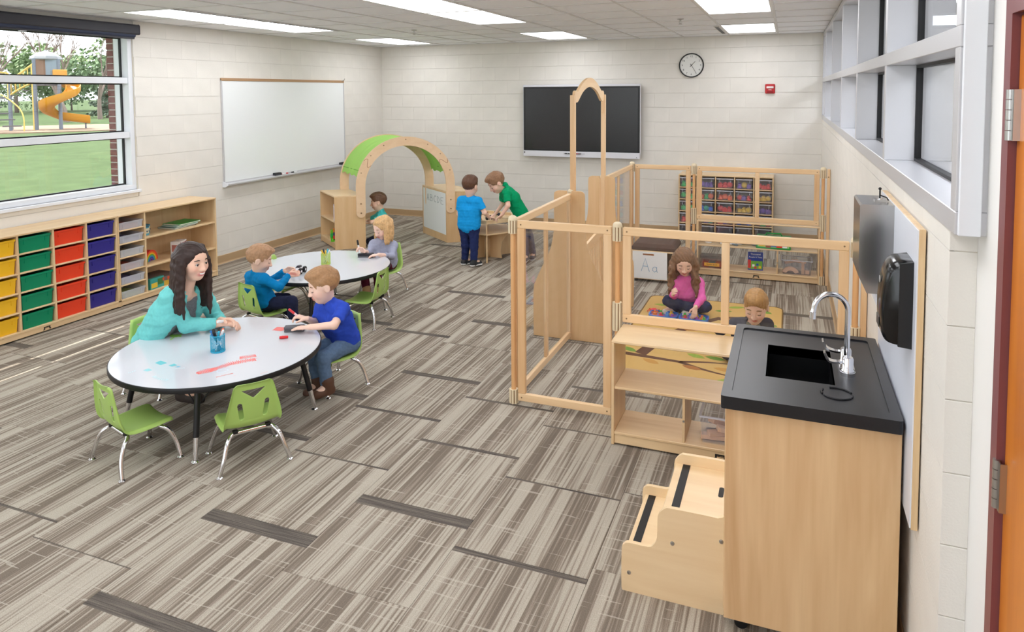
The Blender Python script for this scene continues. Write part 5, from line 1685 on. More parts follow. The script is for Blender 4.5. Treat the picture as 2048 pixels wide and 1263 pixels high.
for (s_, z, w) in (('Thousand', .172, .026), ('People & Tales', .14, .022)):
    o = text_mesh('lettering', s_, w, mat('bk_white', (245, 245, 250), .5), t); o.rotation_euler = (PI / 2, 0, 0); o.location = (0, -.0106, z)
# green brick set box on the mid shelf
t = thing('brick_set_box', 'bright green building-brick box with printed houses on the far shelf', 'box', (6.08, -2.14, .3405), -.03)
MB().box(-.17, .17, -.07, .07, 0, .13, .006).build('tub', mat('set_green', (30, 160, 70), .35), t)
MB().box(-.155, .155, -.0712, -.07, .02, .125).build('label_sheet', mat('set_sheet', (170, 215, 140), .4), t)
for k, (x, z, w, h, c_) in enumerate([(-.11, .045, .03, .02, (240, 200, 60)), (-.05, .04, .025, .025, (150, 80, 50)), (.005, .06, .03, .035, (70, 110, 180)), (.06, .065, .03, .045, (225, 60, 50)), (.11, .05, .025, .03, (250, 250, 250)), (-.13, .1, .015, .015, (220, 50, 50)), (.0, .1, .1, .012, (240, 230, 120)), (.11, .09, .03, .02, (60, 160, 70))]):
    MB().box(x - w, x + w, -.0722, -.0712, z - h, z + h).build('printed_house', mat('set_p%d' % k, c_, .4), t)
MB().tube([(-.08, 0, .13), (-.07, 0, .155), (.07, 0, .155), (.08, 0, .13)], .007, 8).build('handle', mat('set_green', (30, 160, 70), .35), t)
# plush whale and a white jar
t = thing('plush_whale', 'grey-blue plush whale slumped on the far toy shelf', 'plush toy', (5.66, -2.06, .3405), .1)
M_PL = mat('plush_grey', (120, 136, 146), .95, bump=.5, bscale=200)
body = MB()
def loft(mb, rings, n=16):
    vs = []; fs = []
    for (x, y, z, ry_, rz_) in rings:
        for k in range(n):
            a = 2 * PI * k / n
            vs.append((x, y + ry_ * math.cos(a), max(.001, z + rz_ * math.sin(a))))
    for i in range(len(rings) - 1):
        for k in range(n):
            l = (k + 1) % n
            fs.append((i * n + k, i * n + l, (i + 1) * n + l, (i + 1) * n + k))
    fs.append(tuple(range(n))[::-1]); fs.append(tuple((len(rings) - 1) * n + k for k in range(n)))
    return mb.add(vs, fs, True)
loft(body, [(-.16, 0, .05, .01, .008), (-.14, 0, .045, .045, .03), (-.09, 0, .05, .075, .05), (-.02, 0, .052, .085, .052), (.06, 0, .04, .07, .04), (.12, 0, .028, .045, .026), (.17, 0, .02, .02, .016), (.185, 0, .02, .006, .006)]).build('body', M_PL, t)
loft(MB(), [(-.13, -.055, .012, .01, .01), (-.05, -.08, .016, .02, .014), (.04, -.065, .014, .018, .012), (.10, -.04, .01, .01, .008)]).build('belly', mat('plush_white', (232, 228, 226), .95), t)
for s_ in (-1, 1):
    m_ = MB().prism([(.17, 0), (.2, s_ * .07), (.24, s_ * .09), (.25, s_ * .05), (.22, 0)], .008, .024, 'z'); m_.build('tail_fin', M_PL, t)
    MB().prism([(-.04, s_ * .06), (.02, s_ * .12), (.05, s_ * .13), (.04, s_ * .06)], .006, .018, 'z').build('flipper', M_PL, t)
    MB().sphere((-.115, s_ * .052, .07), .006).build('eye', M_BLACK, t)
t = thing('white_jar', 'small white plastic jar at the left end of the far shelf', 'jar', (5.41, -2.1, .3405))
MB().lathe([(.035, 0), (.038, .004), (.038, .075), (.03, .085)], n=22).build('body', mat('jar_white', (240, 238, 238), .4), t)
MB().lathe([(.033, .085), (.033, .1), (.0, .101)], n=22).build('lid', mat('jar_white', (240, 238, 238), .4), t)

# ================================================================== BENCH, CRIB, RUG
t = thing('cube_bench', 'maple storage cube with brown cushion and a dry-erase front reading Aa', 'bench', (4.69, -2.69, 0))
bw, bd, bh = .45, .40, .335
B('top', M_BIRCH, t, 0, bw, 0, bd, bh - .016, bh, .002)
B('bottom', M_BIRCH, t, 0, bw, 0, bd, .03, .046, .002)
for x in (0, bw - .016): B('side', M_MAPLE, t, x, x + .016, 0, bd, .046, bh - .016, .002)
B('back', M_MAPLE, t, .016, bw - .016, bd - .016, bd, .046, bh - .016)
fm = MB().prism([(.0, .0), (.36, 0), (.36, .285), (0, .285)], 0, .012, 'y', holes=[rrect(.12, .018, .0085, 5, .165, .255)])
fm.v = [(p[0] + .008, p[1] - .008, p[2] + .04) for p in fm.v]
fm.build('dry_erase_front', M_WHITEBOARD, t)
B('handle_slot', wood('slot_wood', (190, 120, 60), (160, 96, 44), 'x'), t, .11, .236, .003, .006, .284, .306)
for x in (.04, bw - .04):
    for y in (.04, bd - .04): MB().lathe([(.02, .0), (.02, .03)], cx=x, cy=y, n=14).build('foot', M_BLACK, t)
letters['a'] = [[(.85, .75), (.5, .95), (.1, .7), (.08, .25), (.45, .02), (.85, .3), (.85, .9)], [(.85, .5), (.9, .1), (1.05, 0)]]
M_BLUEM = mat('blue_marker', (110, 160, 195), .6)
strokes(t, 'A', lambda u, w: (.10 + .085 * u, -.0085, .115 + .14 * w), 'letter', M_BLUEM, .0026)
strokes(t, 'a', lambda u, w: (.215 + .055 * u, -.0085, .115 + .06 * w), 'letter', M_BLUEM, .0026)
ch = .085
cu = MB()
v = [(0, 0, 0), (bw, 0, 0), (bw, bd, 0), (0, bd, 0)]
def rq(i, z): return [(i, i, z), (bw - i, i, z), (bw - i, bd - i, z), (i, bd - i, z)]
rings = [rq(.008, bh + .001), rq(-.002, bh + .01), rq(-.002, bh + .035), rq(.02, bh + .07), rq(.04, bh + .078)]
cu.add([p for r_ in rings for p in r_], [(i * 4 + k, i * 4 + (k + 1) % 4, (i + 1) * 4 + (k + 1) % 4, (i + 1) * 4 + k) for i in range(4) for k in range(4)] + [(3, 2, 1, 0), (16, 17, 18, 19)])
cu.build('cushion', mat('brown_cushion', (92, 70, 60), .9, noise=.12, nscale=300), t)
# rug with a printed tree
RX0, RX1, RY0, RY1 = 4.98, 6.19, -5.15, -3.16
t = thing('tree_rug', 'tan play rug printed with a brown tree branch and leaves', 'rug', ((RX0 + RX1) / 2, (RY0 + RY1) / 2, 0))
rwd, rhd = RX1 - RX0, RY1 - RY0
MB().prism(rrect(rwd, rhd, .08, 6), .0, .008, 'z').build('pile', mat('rug_tan', (208, 170, 102), .95, noise=.06, nscale=200), t)
MB().prism(rrect(rwd, rhd, .08, 6), .0002, .0088, 'z', holes=[rrect(rwd - .024, rhd - .024, .07, 6)]).build('binding', mat('rug_edge', (120, 92, 50), .9), t)
M_TRUNK = mat('rug_brown', (96, 62, 42), .95)
def branch(p0, p1, w0, w1, bend, nm='printed_branch'):
    a, b_ = Vector((*p0, 0)), Vector((*p1, 0)); d = (b_ - a); n = Vector((-d.y, d.x, 0)).normalized()
    L1 = []; L2 = []
    for k in range(9):
        u = k / 8; c_ = a + d * u + n * bend * math.sin(PI * u); w = w0 + (w1 - w0) * u
        L1.append((c_ + n * w)[:2]); L2.append((c_ - n * w)[:2])
    MB().prism([tuple(p) for p in L1] + [tuple(p) for p in L2[::-1]], .0081, .0085, 'z').build(nm, M_TRUNK, t)
branch((-.55, -.62), (-.1, -.66), .03, .02, .0); branch((-.1, -.66), (.3, -.58), .02, .006, .02); branch((-.1, -.66), (.33, -.82), .022, .006, -.02)
branch((-.4, -.6), (.1, .5), .05, .03, .08, 'printed_trunk'); branch((.1, .5), (.5, .55), .03, .012, .03); branch((.1, .45), (.45, .15), .03, .01, .03); branch((.0, .3), (-.4, .6), .03, .01, .03)
LV = [(118, 150, 60), (196, 146, 70), (150, 170, 70), (168, 110, 56)]
leaf_at = [(-.5, -.53), (-.3, -.72), (.0, -.5), (.0, -.74), (.14, -.50), (.22, -.70), (.36, -.5), (.35, -.72), (.42, -.62), (.4, -.86), (.25, -.9), (.5, -.78),
           (.5, .45), (.4, .62), (.3, .4), (.48, .2), (.3, .1), (-.3, .5), (-.45, .7), (-.2, .75), (.1, .7), (.52, .05), (.2, .85), (-.1, .1), (.45, .8), (-.5, .3), (.5, -.15), (.1, -.2), (.3, -.3), (-.3, -.3)]
for k, (x, y) in enumerate(leaf_at):
    a = (k * 1.3) % 1.2 - .6
    pts = [(x + .075 * u * math.cos(a) - w * math.sin(a), y + .075 * u * math.sin(a) + w * math.cos(a)) for u, w in [(-1, 0), (-.6, .022), (0, .034), (.6, .024), (1, 0), (.6, -.024), (0, -.034), (-.6, -.022)]]
    MB().prism(pts, .0082, .0087, 'z').build('printed_leaf', mat('leaf_%d' % (k % 4), LV[k % 4], .95), t)
# blue sorting tray and pegs on the rug
t = thing('sorting_tray', 'blue two-part sorting tray full of pegs on the rug', 'toy tray', (5.335, -3.80, .009), 0.0)
M_TRAY = mat('tray_blue', (50, 120, 215), .4)
for s_ in (-1, 1):
    ol = rrect(.25, .17, .04, 6, s_ * .13, 0); il = rrect(.23, .15, .032, 6, s_ * .13, 0)
    MB().prism(ol, 0, .006, 'z').build('tray_floor', mat('tray_floor', (150, 90, 190), .45), t)
    MB().prism(ol, .006, .028, 'z', holes=[il]).build('tray_wall', M_TRAY, t)
rp = random.Random(5)
pegc = [((240, 130, 40), 'orange'), ((90, 190, 70), 'green'), ((230, 60, 80), 'red'), ((60, 150, 220), 'blue'), ((245, 200, 60), 'yellow'), ((170, 80, 180), 'purple')]
spots = [(-.21, .02), (-.16, .04), (-.15, -.03), (-.10, .0), (-.07, .045), (-.05, -.04), (-.2, -.045), (.05, .03), (.06, -.035), (.11, .0), (.15, .045), (.16, -.04), (.20, .01), (.22, -.03)]
for k, (x, y) in enumerate(spots):
    c_, n_ = pegc[k % 6]
    ca, sa = 1.0, 0.0
    o = thing('toy_peg', '%s stacking peg in the %s half of the blue tray, %s' % (n_, 'left' if x < 0 else 'right', 'near its far side' if y > .02 else 'near its front side' if y < -.02 else 'near its middle'), 'toy', (5.335 + ca * x - sa * y, -3.80 + sa * x + ca * y, .0153), k, 'pegs in the blue tray')
    MB().lathe([(.021, 0), (.021, .014)], n=14).build('cap', mat('peg_' + n_, c_, .4), o)
    MB().lathe([(.012, .0141), (.012, .034), (.009, .036)], n=10).build('stem', mat('peg_' + n_, c_, .4), o)
t = thing('toy_crab', 'red lacing toy lying at the left end of the blue tray', 'toy', (5.10, -3.70, .0095), .4)
MB().lathe([(.028, 0), (.034, .01), (.03, .026), (.012, .034)], n=16).build('body', mat('crab_red', (232, 62, 60), .4), t)
for k in range(6):
    a = k * PI / 3
    MB().tube([(.028 * math.cos(a), .028 * math.sin(a), .012), (.05 * math.cos(a), .05 * math.sin(a), .02), (.06 * math.cos(a), .06 * math.sin(a), .006)], .006, 6).build('leg', mat('crab_orange', (240, 110, 60), .4), t)
# ================================================================== SINK CORNER
SX0, SX1, SY0, SY1, SZ = 6.012, 6.578, -7.395, -6.60, .9
M_CABW = wood('sink_birch', (232, 198, 152), (190, 142, 92), 'z', rough=.42, scale=.42, contrast=2.2)
t = thing('sink_cabinet', 'tall portable sink cabinet in birch veneer with black countertop', 'cabinet', (SX0, SY0, 0))
W_, D_ = SX1 - SX0, SY1 - SY0
B('side_panel', M_CABW, t, 0, W_, 0, .018, .055, SZ - .04, .002)
B('side_panel', M_CABW, t, 0, W_, D_ - .018, D_, .055, SZ - .04, .002)
B('back', M_CABW, t, W_ - .012, W_, .018, D_ - .018, .055, SZ - .04)
B('bottom', M_CABW, t, 0, W_ - .012, .018, D_ - .018, .055, .073)
for (a, b_) in ((.02, D_ / 2 - .001), (D_ / 2 + .001, D_ - .02)):
    d = B('door', M_CABW, t, -.004, .014, a, b_, .075, SZ - .05, .002)
for x in (.06, W_ - .06):
    for y in (.05, D_ - .05):
        MB().lathe([(.024, -.011), (.024, .011)], cx=x, cy=y, z=.0245, axis='y', n=18).build('caster_wheel', M_BLACK, t)
        MB().box(x - .012, x + .012, y - .018, y + .018, .03, .055).build('caster_fork', mat('caster_black', (30, 30, 34), .5), t)
# countertop with real basin
M_TOP = mat('black_top', (30, 30, 33), .36, noise=.08, nscale=120)
top = thing('sink_countertop', 'black moulded countertop with rectangular basin', 'countertop', (0, 0, 0))
ox0, ox1, oy0, oy1 = 5.995, 6.608 - .03, -7.42, -6.575
bx0, bx1, by0, by1 = 6.14, 6.385, -7.165, -6.80
hole = [(bx0, by0), (bx1, by0), (bx1, by1), (bx0, by1)]
MB().prism(rrect(ox1 - ox0, oy1 - oy0, .012, 3, (ox0 + ox1) / 2, (oy0 + oy1) / 2), SZ - .042, SZ - .002, 'z', holes=[hole]).build('slab', M_TOP, top)
il = rrect(ox1 - ox0 - .07, oy1 - oy0 - .09, .02, 4, (ox0 + ox1) / 2, (oy0 + oy1) / 2)
MB().prism(rrect(ox1 - ox0, oy1 - oy0, .012, 3, (ox0 + ox1) / 2, (oy0 + oy1) / 2), SZ - .002, SZ + .004, 'z', holes=[il]).build('raised_rim', M_TOP, top)
M_BASIN = mat('basin_black', (16, 16, 18), .3)
bm_ = MB()
zb = SZ - .15
bm_.box(bx0 - .004, bx1 + .004, by0 - .004, by1 + .004, zb - .004, zb).box(bx0 - .006, bx0, by0 - .006, by1 + .006, zb, SZ - .004).box(bx1, bx1 + .006, by0 - .006, by1 + .006, zb, SZ - .004).box(bx0, bx1, by0 - .006, by0, zb, SZ - .004).box(bx0, bx1, by1, by1 + .006, zb, SZ - .004)
bm_.build('basin', M_BASIN, top)
MB().lathe([(.03, zb), (.03, zb + .003), (.01, zb + .002)], cx=(bx0 + bx1) / 2, cy=(by0 + by1) / 2, n=20).build('drain', M_STEEL, top)
for (a0, a1) in ((20, 115), (150, 200), (215, 350)):
    ring = arc(6.386, -7.245, .052, a0, a1, 16)
    MB().tube([(p[0], p[1], SZ + .0005) for p in ring], .0035, 6).build('soap_ring', M_TOP, top)
# faucet
t = thing('faucet', 'chrome gooseneck faucet with wing handles on the black sink', 'faucet', (6.435, -6.99, SZ - .002))
MB().prism(rrect(.055, .16, .026, 6), 0, .014, 'z').build('base_plate', M_CHROME, t)
for (y, nm) in ((-.05, 'near'), (.05, 'far')):
    MB().lathe([(.026, .014), (.026, .02), (.021, .026), (.021, .064), (.018, .07), (.0, .071)], cx=0, cy=y, n=20).build('valve_body', M_CHROME, t)
    s_ = -1 if y < 0 else 1
    pts = smooth_path([(-.01, y, .055), (-.04, y + s_ * .012, .05), (-.07, y + s_ * .02, .058), (-.085, y + s_ * .022, .088)], 5)
    n = len(pts)
    hd = MB()
    vs = []; fs = []
    for k, p in enumerate(pts):
        w = .008 + .009 * math.sin(PI * min(1, k / (n - 1) * .62)); th = .0035
        tng = (pts[min(k + 1, n - 1)] - pts[max(k - 1, 0)]).normalized()
        sd = Vector((0, 1, 0)); up = tng.cross(sd).normalized()
        for (a, b_) in ((-w, -th), (w, -th), (w, th), (-w, th)): vs.append(p + sd * a + up * b_)
    for k in range(n - 1):
        for q in range(4): fs.append((k * 4 + q, k * 4 + (q + 1) % 4, (k + 1) * 4 + (q + 1) % 4, (k + 1) * 4 + q))
    fs.append((3, 2, 1, 0)); fs.append(tuple((n - 1) * 4 + q for q in range(4)))
    hd.add(vs, fs).build('wing_handle', M_CHROME, t)
MB().lathe([(.02, .014), (.018, .022), (.014, .034), (.012, .05)], n=20).build('spout_collar', M_CHROME, t)
neck = [(0, 0, .03), (0, 0, .235)] + [(-.062 + .062 * math.cos(a), -.012 * (1 - math.cos(a)), .235 + .065 * math.sin(a)) for a in np.linspace(.15, PI - .05, 18)] + [(-.127, -.026, .225)]
MB().tube(neck, .0105, 14).build('spout', M_CHROME, t)
MB().tube([(-.127, -.026, .226), (-.128, -.027, .2)], .0125, 14).build('aerator', M_CHROME, t)
# backing board on the wall
t = thing('wall_panel', 'white laminated plywood panel on the wall behind the sink', 'panel', (6.590, -7.525, .6))
B('plywood', wood('ply_edge', (232, 204, 160), (206, 168, 120), 'z', scale=1.6), t, 0.0, .0185, 0, .93, 0, .965, .001)
B('laminate', mat('white_laminate', (226, 230, 240), .3), t, -.004, 0, .004, .926, .004, .961)
# paper towel dispenser
t = thing('towel_dispenser', 'stainless paper towel dispenser on the white wall panel', 'dispenser', (6.586, -7.005, 1.215))
MB().prism([(0, 0.0), (-.088, .0), (-.118, .065), (-.118, .338), (-.112, .345), (0, .345)], 0, .27, 'y').build('case', mat('towel_steel', (176, 174, 172), .22, metal=1.0), t)
MB().box(-.06, -.02, .08, .12, .345, .352).build('lock_plate', M_STEEL, t)
MB().tube([(-.04, .1, .35), (-.04, .1, .358)], .009, 12).build('lock', M_CHROME, t)
MB().tube([(-.04, .1, .357), (-.04, .1, .392)], .003, 8).sphere((-.04, .1, .395), .006, 8, 6).build('key', M_BLACK, t)
MB().tube([(-.04, .1, .37), (-.015, .1, .36), (-.01, .1, .35)], .0025, 6).build('key_chain', M_BLACK, t)
pt = tag(MB().prism([(-.05, -.035), (-.03, -.03), (-.02, .02), (-.055, .02)], .03, .24, 'y').build('paper_towel', mat('towel_paper', (245, 245, 248), .8), None, (6.586, -7.005, 1.197)), 'white paper towel hanging out of the steel dispenser', 'paper towel')
# soap dispenser
t = thing('soap_dispenser', 'black plastic soap dispenser on the white wall panel', 'dispenser', (6.586, -7.475, 1.165))
M_SOAP = mat('soap_black', (12, 12, 14), .16, spec=.6)
m_ = MB()
prf = [(0, .0), (-.05, .005), (-.078, .02), (-.088, .07), (-.09, .14), (-.082, .22), (-.066, .265), (-.04, .283), (0, .285)]
sp_ = [tuple(p)[:2] for p in smooth_path([(a, b_, 0) for a, b_ in prf], 4)]
lf = MB(); nP = len(sp_); vs = []; fs = []
sl_ = [(.004, .80), (.010, .90), (.022, .97), (.040, 1.0), (.120, 1.0), (.138, .97), (.150, .90), (.156, .80)]
for (yy, k) in sl_:
    for q in sp_: vs.append((min(0, q[0]) * k, yy, .1425 + (q[1] - .1425) * (.90 + .10 * (k - .8) / .2)))
for i in range(len(sl_) - 1):
    for k in range(nP): fs.append((i * nP + k, i * nP + (k + 1) % nP, (i + 1) * nP + (k + 1) % nP, (i + 1) * nP + k))
fs.append(tuple(range(nP))[::-1]); fs.append(tuple((len(sl_) - 1) * nP + k for k in range(nP)))
lf.add(vs, fs, True).build('front_cover', M_SOAP, t, autosmooth=1.2)
MB().prism([(0, .002), (-.04, .006), (-.04, .276), (0, .284)], 0.002, .158, 'y').build('back_shell', mat('soap_back', (24, 24, 26), .4), t)
MB().box(-.092, -.088, .05, .11, .05, .085, .002).build('push_bar', mat('push_grey', (60, 58, 54), .35), t)
MB().lathe([(.012, 0), (.012, .0015)], cx=-.0886, cy=.08, z=.205, axis='x', n=16).build('emblem', mat('emblem_grey', (170, 170, 172), .3), t)
# step stool
t = thing('step_stool', 'pale birch two-step stool with black grip strips at the sink', 'step stool', (5.612, -7.31, 0))
side = [(.012, .0), (.392, 0), (.392, .36), (.37, .378), (.20, .378), (.172, .374), (.15, .352), (.142, .33), (.14, .25), (.128, .218), (.105, .203), (.03, .202), (.008, .19), (.0, .165), (.0, .012)]
ss = [tuple(p)[:2] for p in smooth_path([(a, b_, 0) for a, b_ in side + [side[0]]], 3)][:-1]
M_STEP = wood('step_birch', (240, 214, 172), (228, 196, 150), 'x', contrast=.7)
for y in (0, .435): MB().prism(ss, y, y + .018, 'y').build('side_panel', M_STEP, t)
B('tread', M_STEP, t, .012, .19, .018, .435, .145, .162, .003)
B('tread', M_STEP, t, .15, .385, .018, .435, .318, .335, .003)
B('riser', M_STEP, t, .012, .028, .018, .435, .02, .145, .002)
B('riser', M_STEP, t, .16, .176, .018, .435, .162, .318, .002)
for (x, z) in ((.03, .1622), (.182, .3352)):
    B('grip_strip', M_BLACK, t, x, x + .032, .024, .43, z, z + .0012)
MB().prism(rrect(.02, .075, .009, 5, .36, .26), .3352, .3366, 'z').build('hand_slot', M_BLACK, t)
for (x, z) in ((.2, .24), (.03, .08), (.383, .29)):
    MB().lathe([(.008, 0), (.008, .003), (.004, .004)], cx=x, cy=0, z=z, axis='y', n=14).build('bolt', M_STEEL, t)
# ================================================================== BODY MODELLER
# distance fields of tapered limbs blended together, meshed with surface nets
class Field:
    def __init__(s, lo, hi, h):
        s.h = h; s.lo = np.array(lo, float)
        s.n = np.maximum(4, np.ceil((np.array(hi) - s.lo) / h).astype(int) + 1)
        s.F = np.full(tuple(s.n), .12, np.float32)
        s.ax = [(s.lo[i] + h * np.arange(s.n[i])).astype(np.float32) for i in range(3)]
    def _box(s, lo, hi):
        a = np.clip(np.floor((np.array(lo) - s.lo) / s.h).astype(int), 0, s.n); b = np.clip(np.ceil((np.array(hi) - s.lo) / s.h).astype(int) + 1, 0, s.n)
        if (b <= a).any(): return None
        sl = tuple(slice(a[i], b[i]) for i in range(3))
        return sl, s.ax[0][a[0]:b[0]][:, None, None], s.ax[1][a[1]:b[1]][None, :, None], s.ax[2][a[2]:b[2]][None, None, :]
    def _blend(s, sl, d, k, op):
        F = s.F[sl]
        if op == 'sub':
            d = -d
            if k > 0:
                h = np.clip(.5 - .5 * (F - d) / k, 0, 1); s.F[sl] = F + (d - F) * h + k * h * (1 - h)
            else: s.F[sl] = np.maximum(F, d)
        else:
            if k > 0:
                h = np.clip(.5 + .5 * (F - d) / k, 0, 1); s.F[sl] = F + (d - F) * h - k * h * (1 - h)
            else: s.F[sl] = np.minimum(F, d)
    def cap(s, a, b, ra, rb=None, k=.012, op='add', flat=0):
        """tapered limb from a to b; flat=1 cuts it square at b, 2 at both ends"""
        a = np.array(a, float); b = np.array(b, float); rb = ra if rb is None else rb
        m = max(ra, rb) + max(.02, k * 1.5)
        g = s._box(np.minimum(a, b) - m, np.maximum(a, b) + m)
        if g is None: return
        sl, X, Y, Z = g
        ab = b - a; L2 = max(1e-12, ab @ ab)
        px, py, pz = X - a[0], Y - a[1], Z - a[2]
        t = np.clip((px * ab[0] + py * ab[1] + pz * ab[2]) / L2, 0, 1)
        d = np.sqrt((px - t * ab[0]) ** 2 + (py - t * ab[1]) ** 2 + (pz - t * ab[2]) ** 2) - (ra + (rb - ra) * t)
        if flat:
            L = math.sqrt(L2)
            d = np.maximum(d, ((px - ab[0]) * ab[0] + (py - ab[1]) * ab[1] + (pz - ab[2]) * ab[2]) / L)
            if flat == 2: d = np.maximum(d, -(px * ab[0] + py * ab[1] + pz * ab[2]) / L)
        s._blend(sl, d.astype(np.float32), k, op)
    def chain(s, pts, rs, k=.012, op='add'):
        for i in range(len(pts) - 1): s.cap(pts[i], pts[i + 1], rs[i], rs[i + 1], k, op)
    def ell(s, c, axes, rad, k=.012, op='add'):
        c = np.array(c, float); A = np.array(axes, float); rad = np.array(rad, float)
        m = rad.max() + max(.02, k * 1.5)
        g = s._box(c - m, c + m)
        if g is None: return
        sl, X, Y, Z = g
        px, py, pz = X - c[0], Y - c[1], Z - c[2]
        q = [A[i, 0] * px + A[i, 1] * py + A[i, 2] * pz for i in range(3)]
        k0 = np.sqrt(sum((q[i] / rad[i]) ** 2 for i in range(3)))
        k1 = np.sqrt(sum((q[i] / rad[i] ** 2) ** 2 for i in range(3))) + 1e-9
        s._blend(sl, (k0 * (k0 - 1) / k1).astype(np.float32), k, op)
    def plane(s, p, n):
        """keep the side the normal points away from"""
        n = np.array(n, float); n /= np.linalg.norm(n)
        X, Y, Z = s.ax[0][:, None, None], s.ax[1][None, :, None], s.ax[2][None, None, :]
        s.F = np.maximum(s.F, ((X - p[0]) * n[0] + (Y - p[1]) * n[1] + (Z - p[2]) * n[2]).astype(np.float32))
    def ripple(s, amp, f, seed=0):
        X, Y, Z = s.ax[0][:, None, None], s.ax[1][None, :, None], s.ax[2][None, None, :]
        s.F += amp * (np.sin(f * X * 1.1 + seed + 2.1 * np.sin(f * .45 * Z)) * np.sin(f * .8 * Y + 1.7 * np.sin(f * .6 * X + seed)) + .6 * np.sin(f * 1.9 * Z + 2.3 * np.sin(f * .7 * Y + seed))).astype(np.float32)
    def streak(s, amp, f, d, e, seed=0):
        """fine furrows that run along e, spaced along d"""
        X, Y, Z = s.ax[0][:, None, None], s.ax[1][None, :, None], s.ax[2][None, None, :]
        u = X * d[0] + Y * d[1] + Z * d[2]; w = X * e[0] + Y * e[1] + Z * e[2]
        s.F += (amp * (np.sin(f * u + 1.5 * np.sin(f * .13 * w + seed)) + .6 * np.sin(f * 2.3 * u + seed + 1.2 * np.sin(f * .2 * w)))).astype(np.float32)
    def mesh(s, name, m, parent, col=None):
        F = s.F; n = s.n
        S_ = F < 0
        c = np.zeros(tuple(n - 1), np.int8)
        for dx in (0, 1):
            for dy in (0, 1):
                for dz in (0, 1): c += S_[dx:n[0] - 1 + dx, dy:n[1] - 1 + dy, dz:n[2] - 1 + dz]
        I = np.argwhere((c > 0) & (c < 8))
        if len(I) == 0: return None
        acc = np.zeros((len(I), 3)); cnt = np.zeros(len(I))
        cor = [(0, 0, 0), (1, 0, 0), (0, 1, 0), (1, 1, 0), (0, 0, 1), (1, 0, 1), (0, 1, 1), (1, 1, 1)]
        vals = [F[I[:, 0] + q[0], I[:, 1] + q[1], I[:, 2] + q[2]].astype(float) for q in cor]
        for a in range(8):
            for ax in range(3):
                if cor[a][ax]: continue
                b = a + (1 << ax)
                va, vb = vals[a], vals[b]
                x = (va < 0) != (vb < 0)
                t = np.where(x, va / np.where(x, va - vb, 1), 0)
                p = np.array(cor[a], float)[None, :].repeat(len(I), 0); p[:, ax] += t
                acc[x] += p[x]; cnt[x] += 1
        V = s.lo + s.h * (I + acc / cnt[:, None])
        idx = np.full(tuple(n - 1), -1, np.int32); idx[tuple(I.T)] = np.arange(len(I))
        quads = []
        for ax in range(3):
            o = [k for k in range(3) if k != ax]
            sl0 = [slice(None)] * 3; sl1 = [slice(None)] * 3
            sl0[ax] = slice(0, -1); sl1[ax] = slice(1, None)
            E = np.argwhere(S_[tuple(sl0)] != S_[tuple(sl1)])
            E = E[(E[:, o[0]] > 0) & (E[:, o[1]] > 0) & (E[:, o[0]] < n[o[0]] - 1) & (E[:, o[1]] < n[o[1]] - 1)]
            ins = S_[tuple(E.T)]
            q = []
            for (d0, d1) in ((-1, -1), (0, -1), (0, 0), (-1, 0)):
                P = E.copy(); P[:, o[0]] += d0; P[:, o[1]] += d1; q.append(idx[tuple(P.T)])
            q = np.array(q).T
            flip = ins if ax != 1 else ~ins
            q[~flip] = q[~flip][:, ::-1]
            quads.append(q)
        Q = np.concatenate(quads); Q = Q[(Q >= 0).all(1)]
        me = bpy.data.meshes.new(name)
        me.vertices.add(len(V)); me.vertices.foreach_set('co', V.astype(np.float32).ravel())
        me.loops.add(len(Q) * 4); me.loops.foreach_set('vertex_index', Q.astype(np.int32).ravel())
        me.polygons.add(len(Q)); me.polygons.foreach_set('loop_start', np.arange(0, len(Q) * 4, 4, dtype=np.int32))
        me.polygons.foreach_set('use_smooth', np.ones(len(Q), bool))
        me.update(calc_edges=True)
        if col is not None:
            at = me.color_attributes.new('tint', 'FLOAT_COLOR', 'POINT')
            C = np.ones((len(V), 4), np.float32); C[:, :3] = col(V)
            at.data.foreach_set('color', C.ravel())
        me.materials.append(m)
        o_ = link(name, me, parent)
        if parent is not None: o_.location = -Vector(parent.location)
        return o_

def skin_mat(name, rgb):
    if name in MATS: return MATS[name]
    m = mat(name, rgb, .5, spec=.35, sss=.12)
    nt = m.node_tree; b = nt.nodes['Principled BSDF']
    a = nt.nodes.new('ShaderNodeAttribute'); a.attribute_name = 'tint'
    mx = nt.nodes.new('ShaderNodeMixRGB'); mx.blend_type = 'MULTIPLY'; mx.inputs[0].default_value = 1
    mx.inputs[1].default_value = (*lin(rgb), 1)
    nt.links.new(a.outputs['Color'], mx.inputs[2]); nt.links.new(mx.outputs[0], b.inputs['Base Color'])
    return m
def hair_mat(name, rgb):
    if name in MATS: return MATS[name]
    return mat(name, rgb, .45, spec=.4, noise=.16, nscale=60, bump=.1, bscale=160)
def cloth_mat(name, rgb, noise=.05):
    return mat(name, rgb, .85, spec=.2, noise=noise, nscale=60, bump=.2, bscale=500)
nv = lambda v: np.array(v, float) / np.linalg.norm(v)

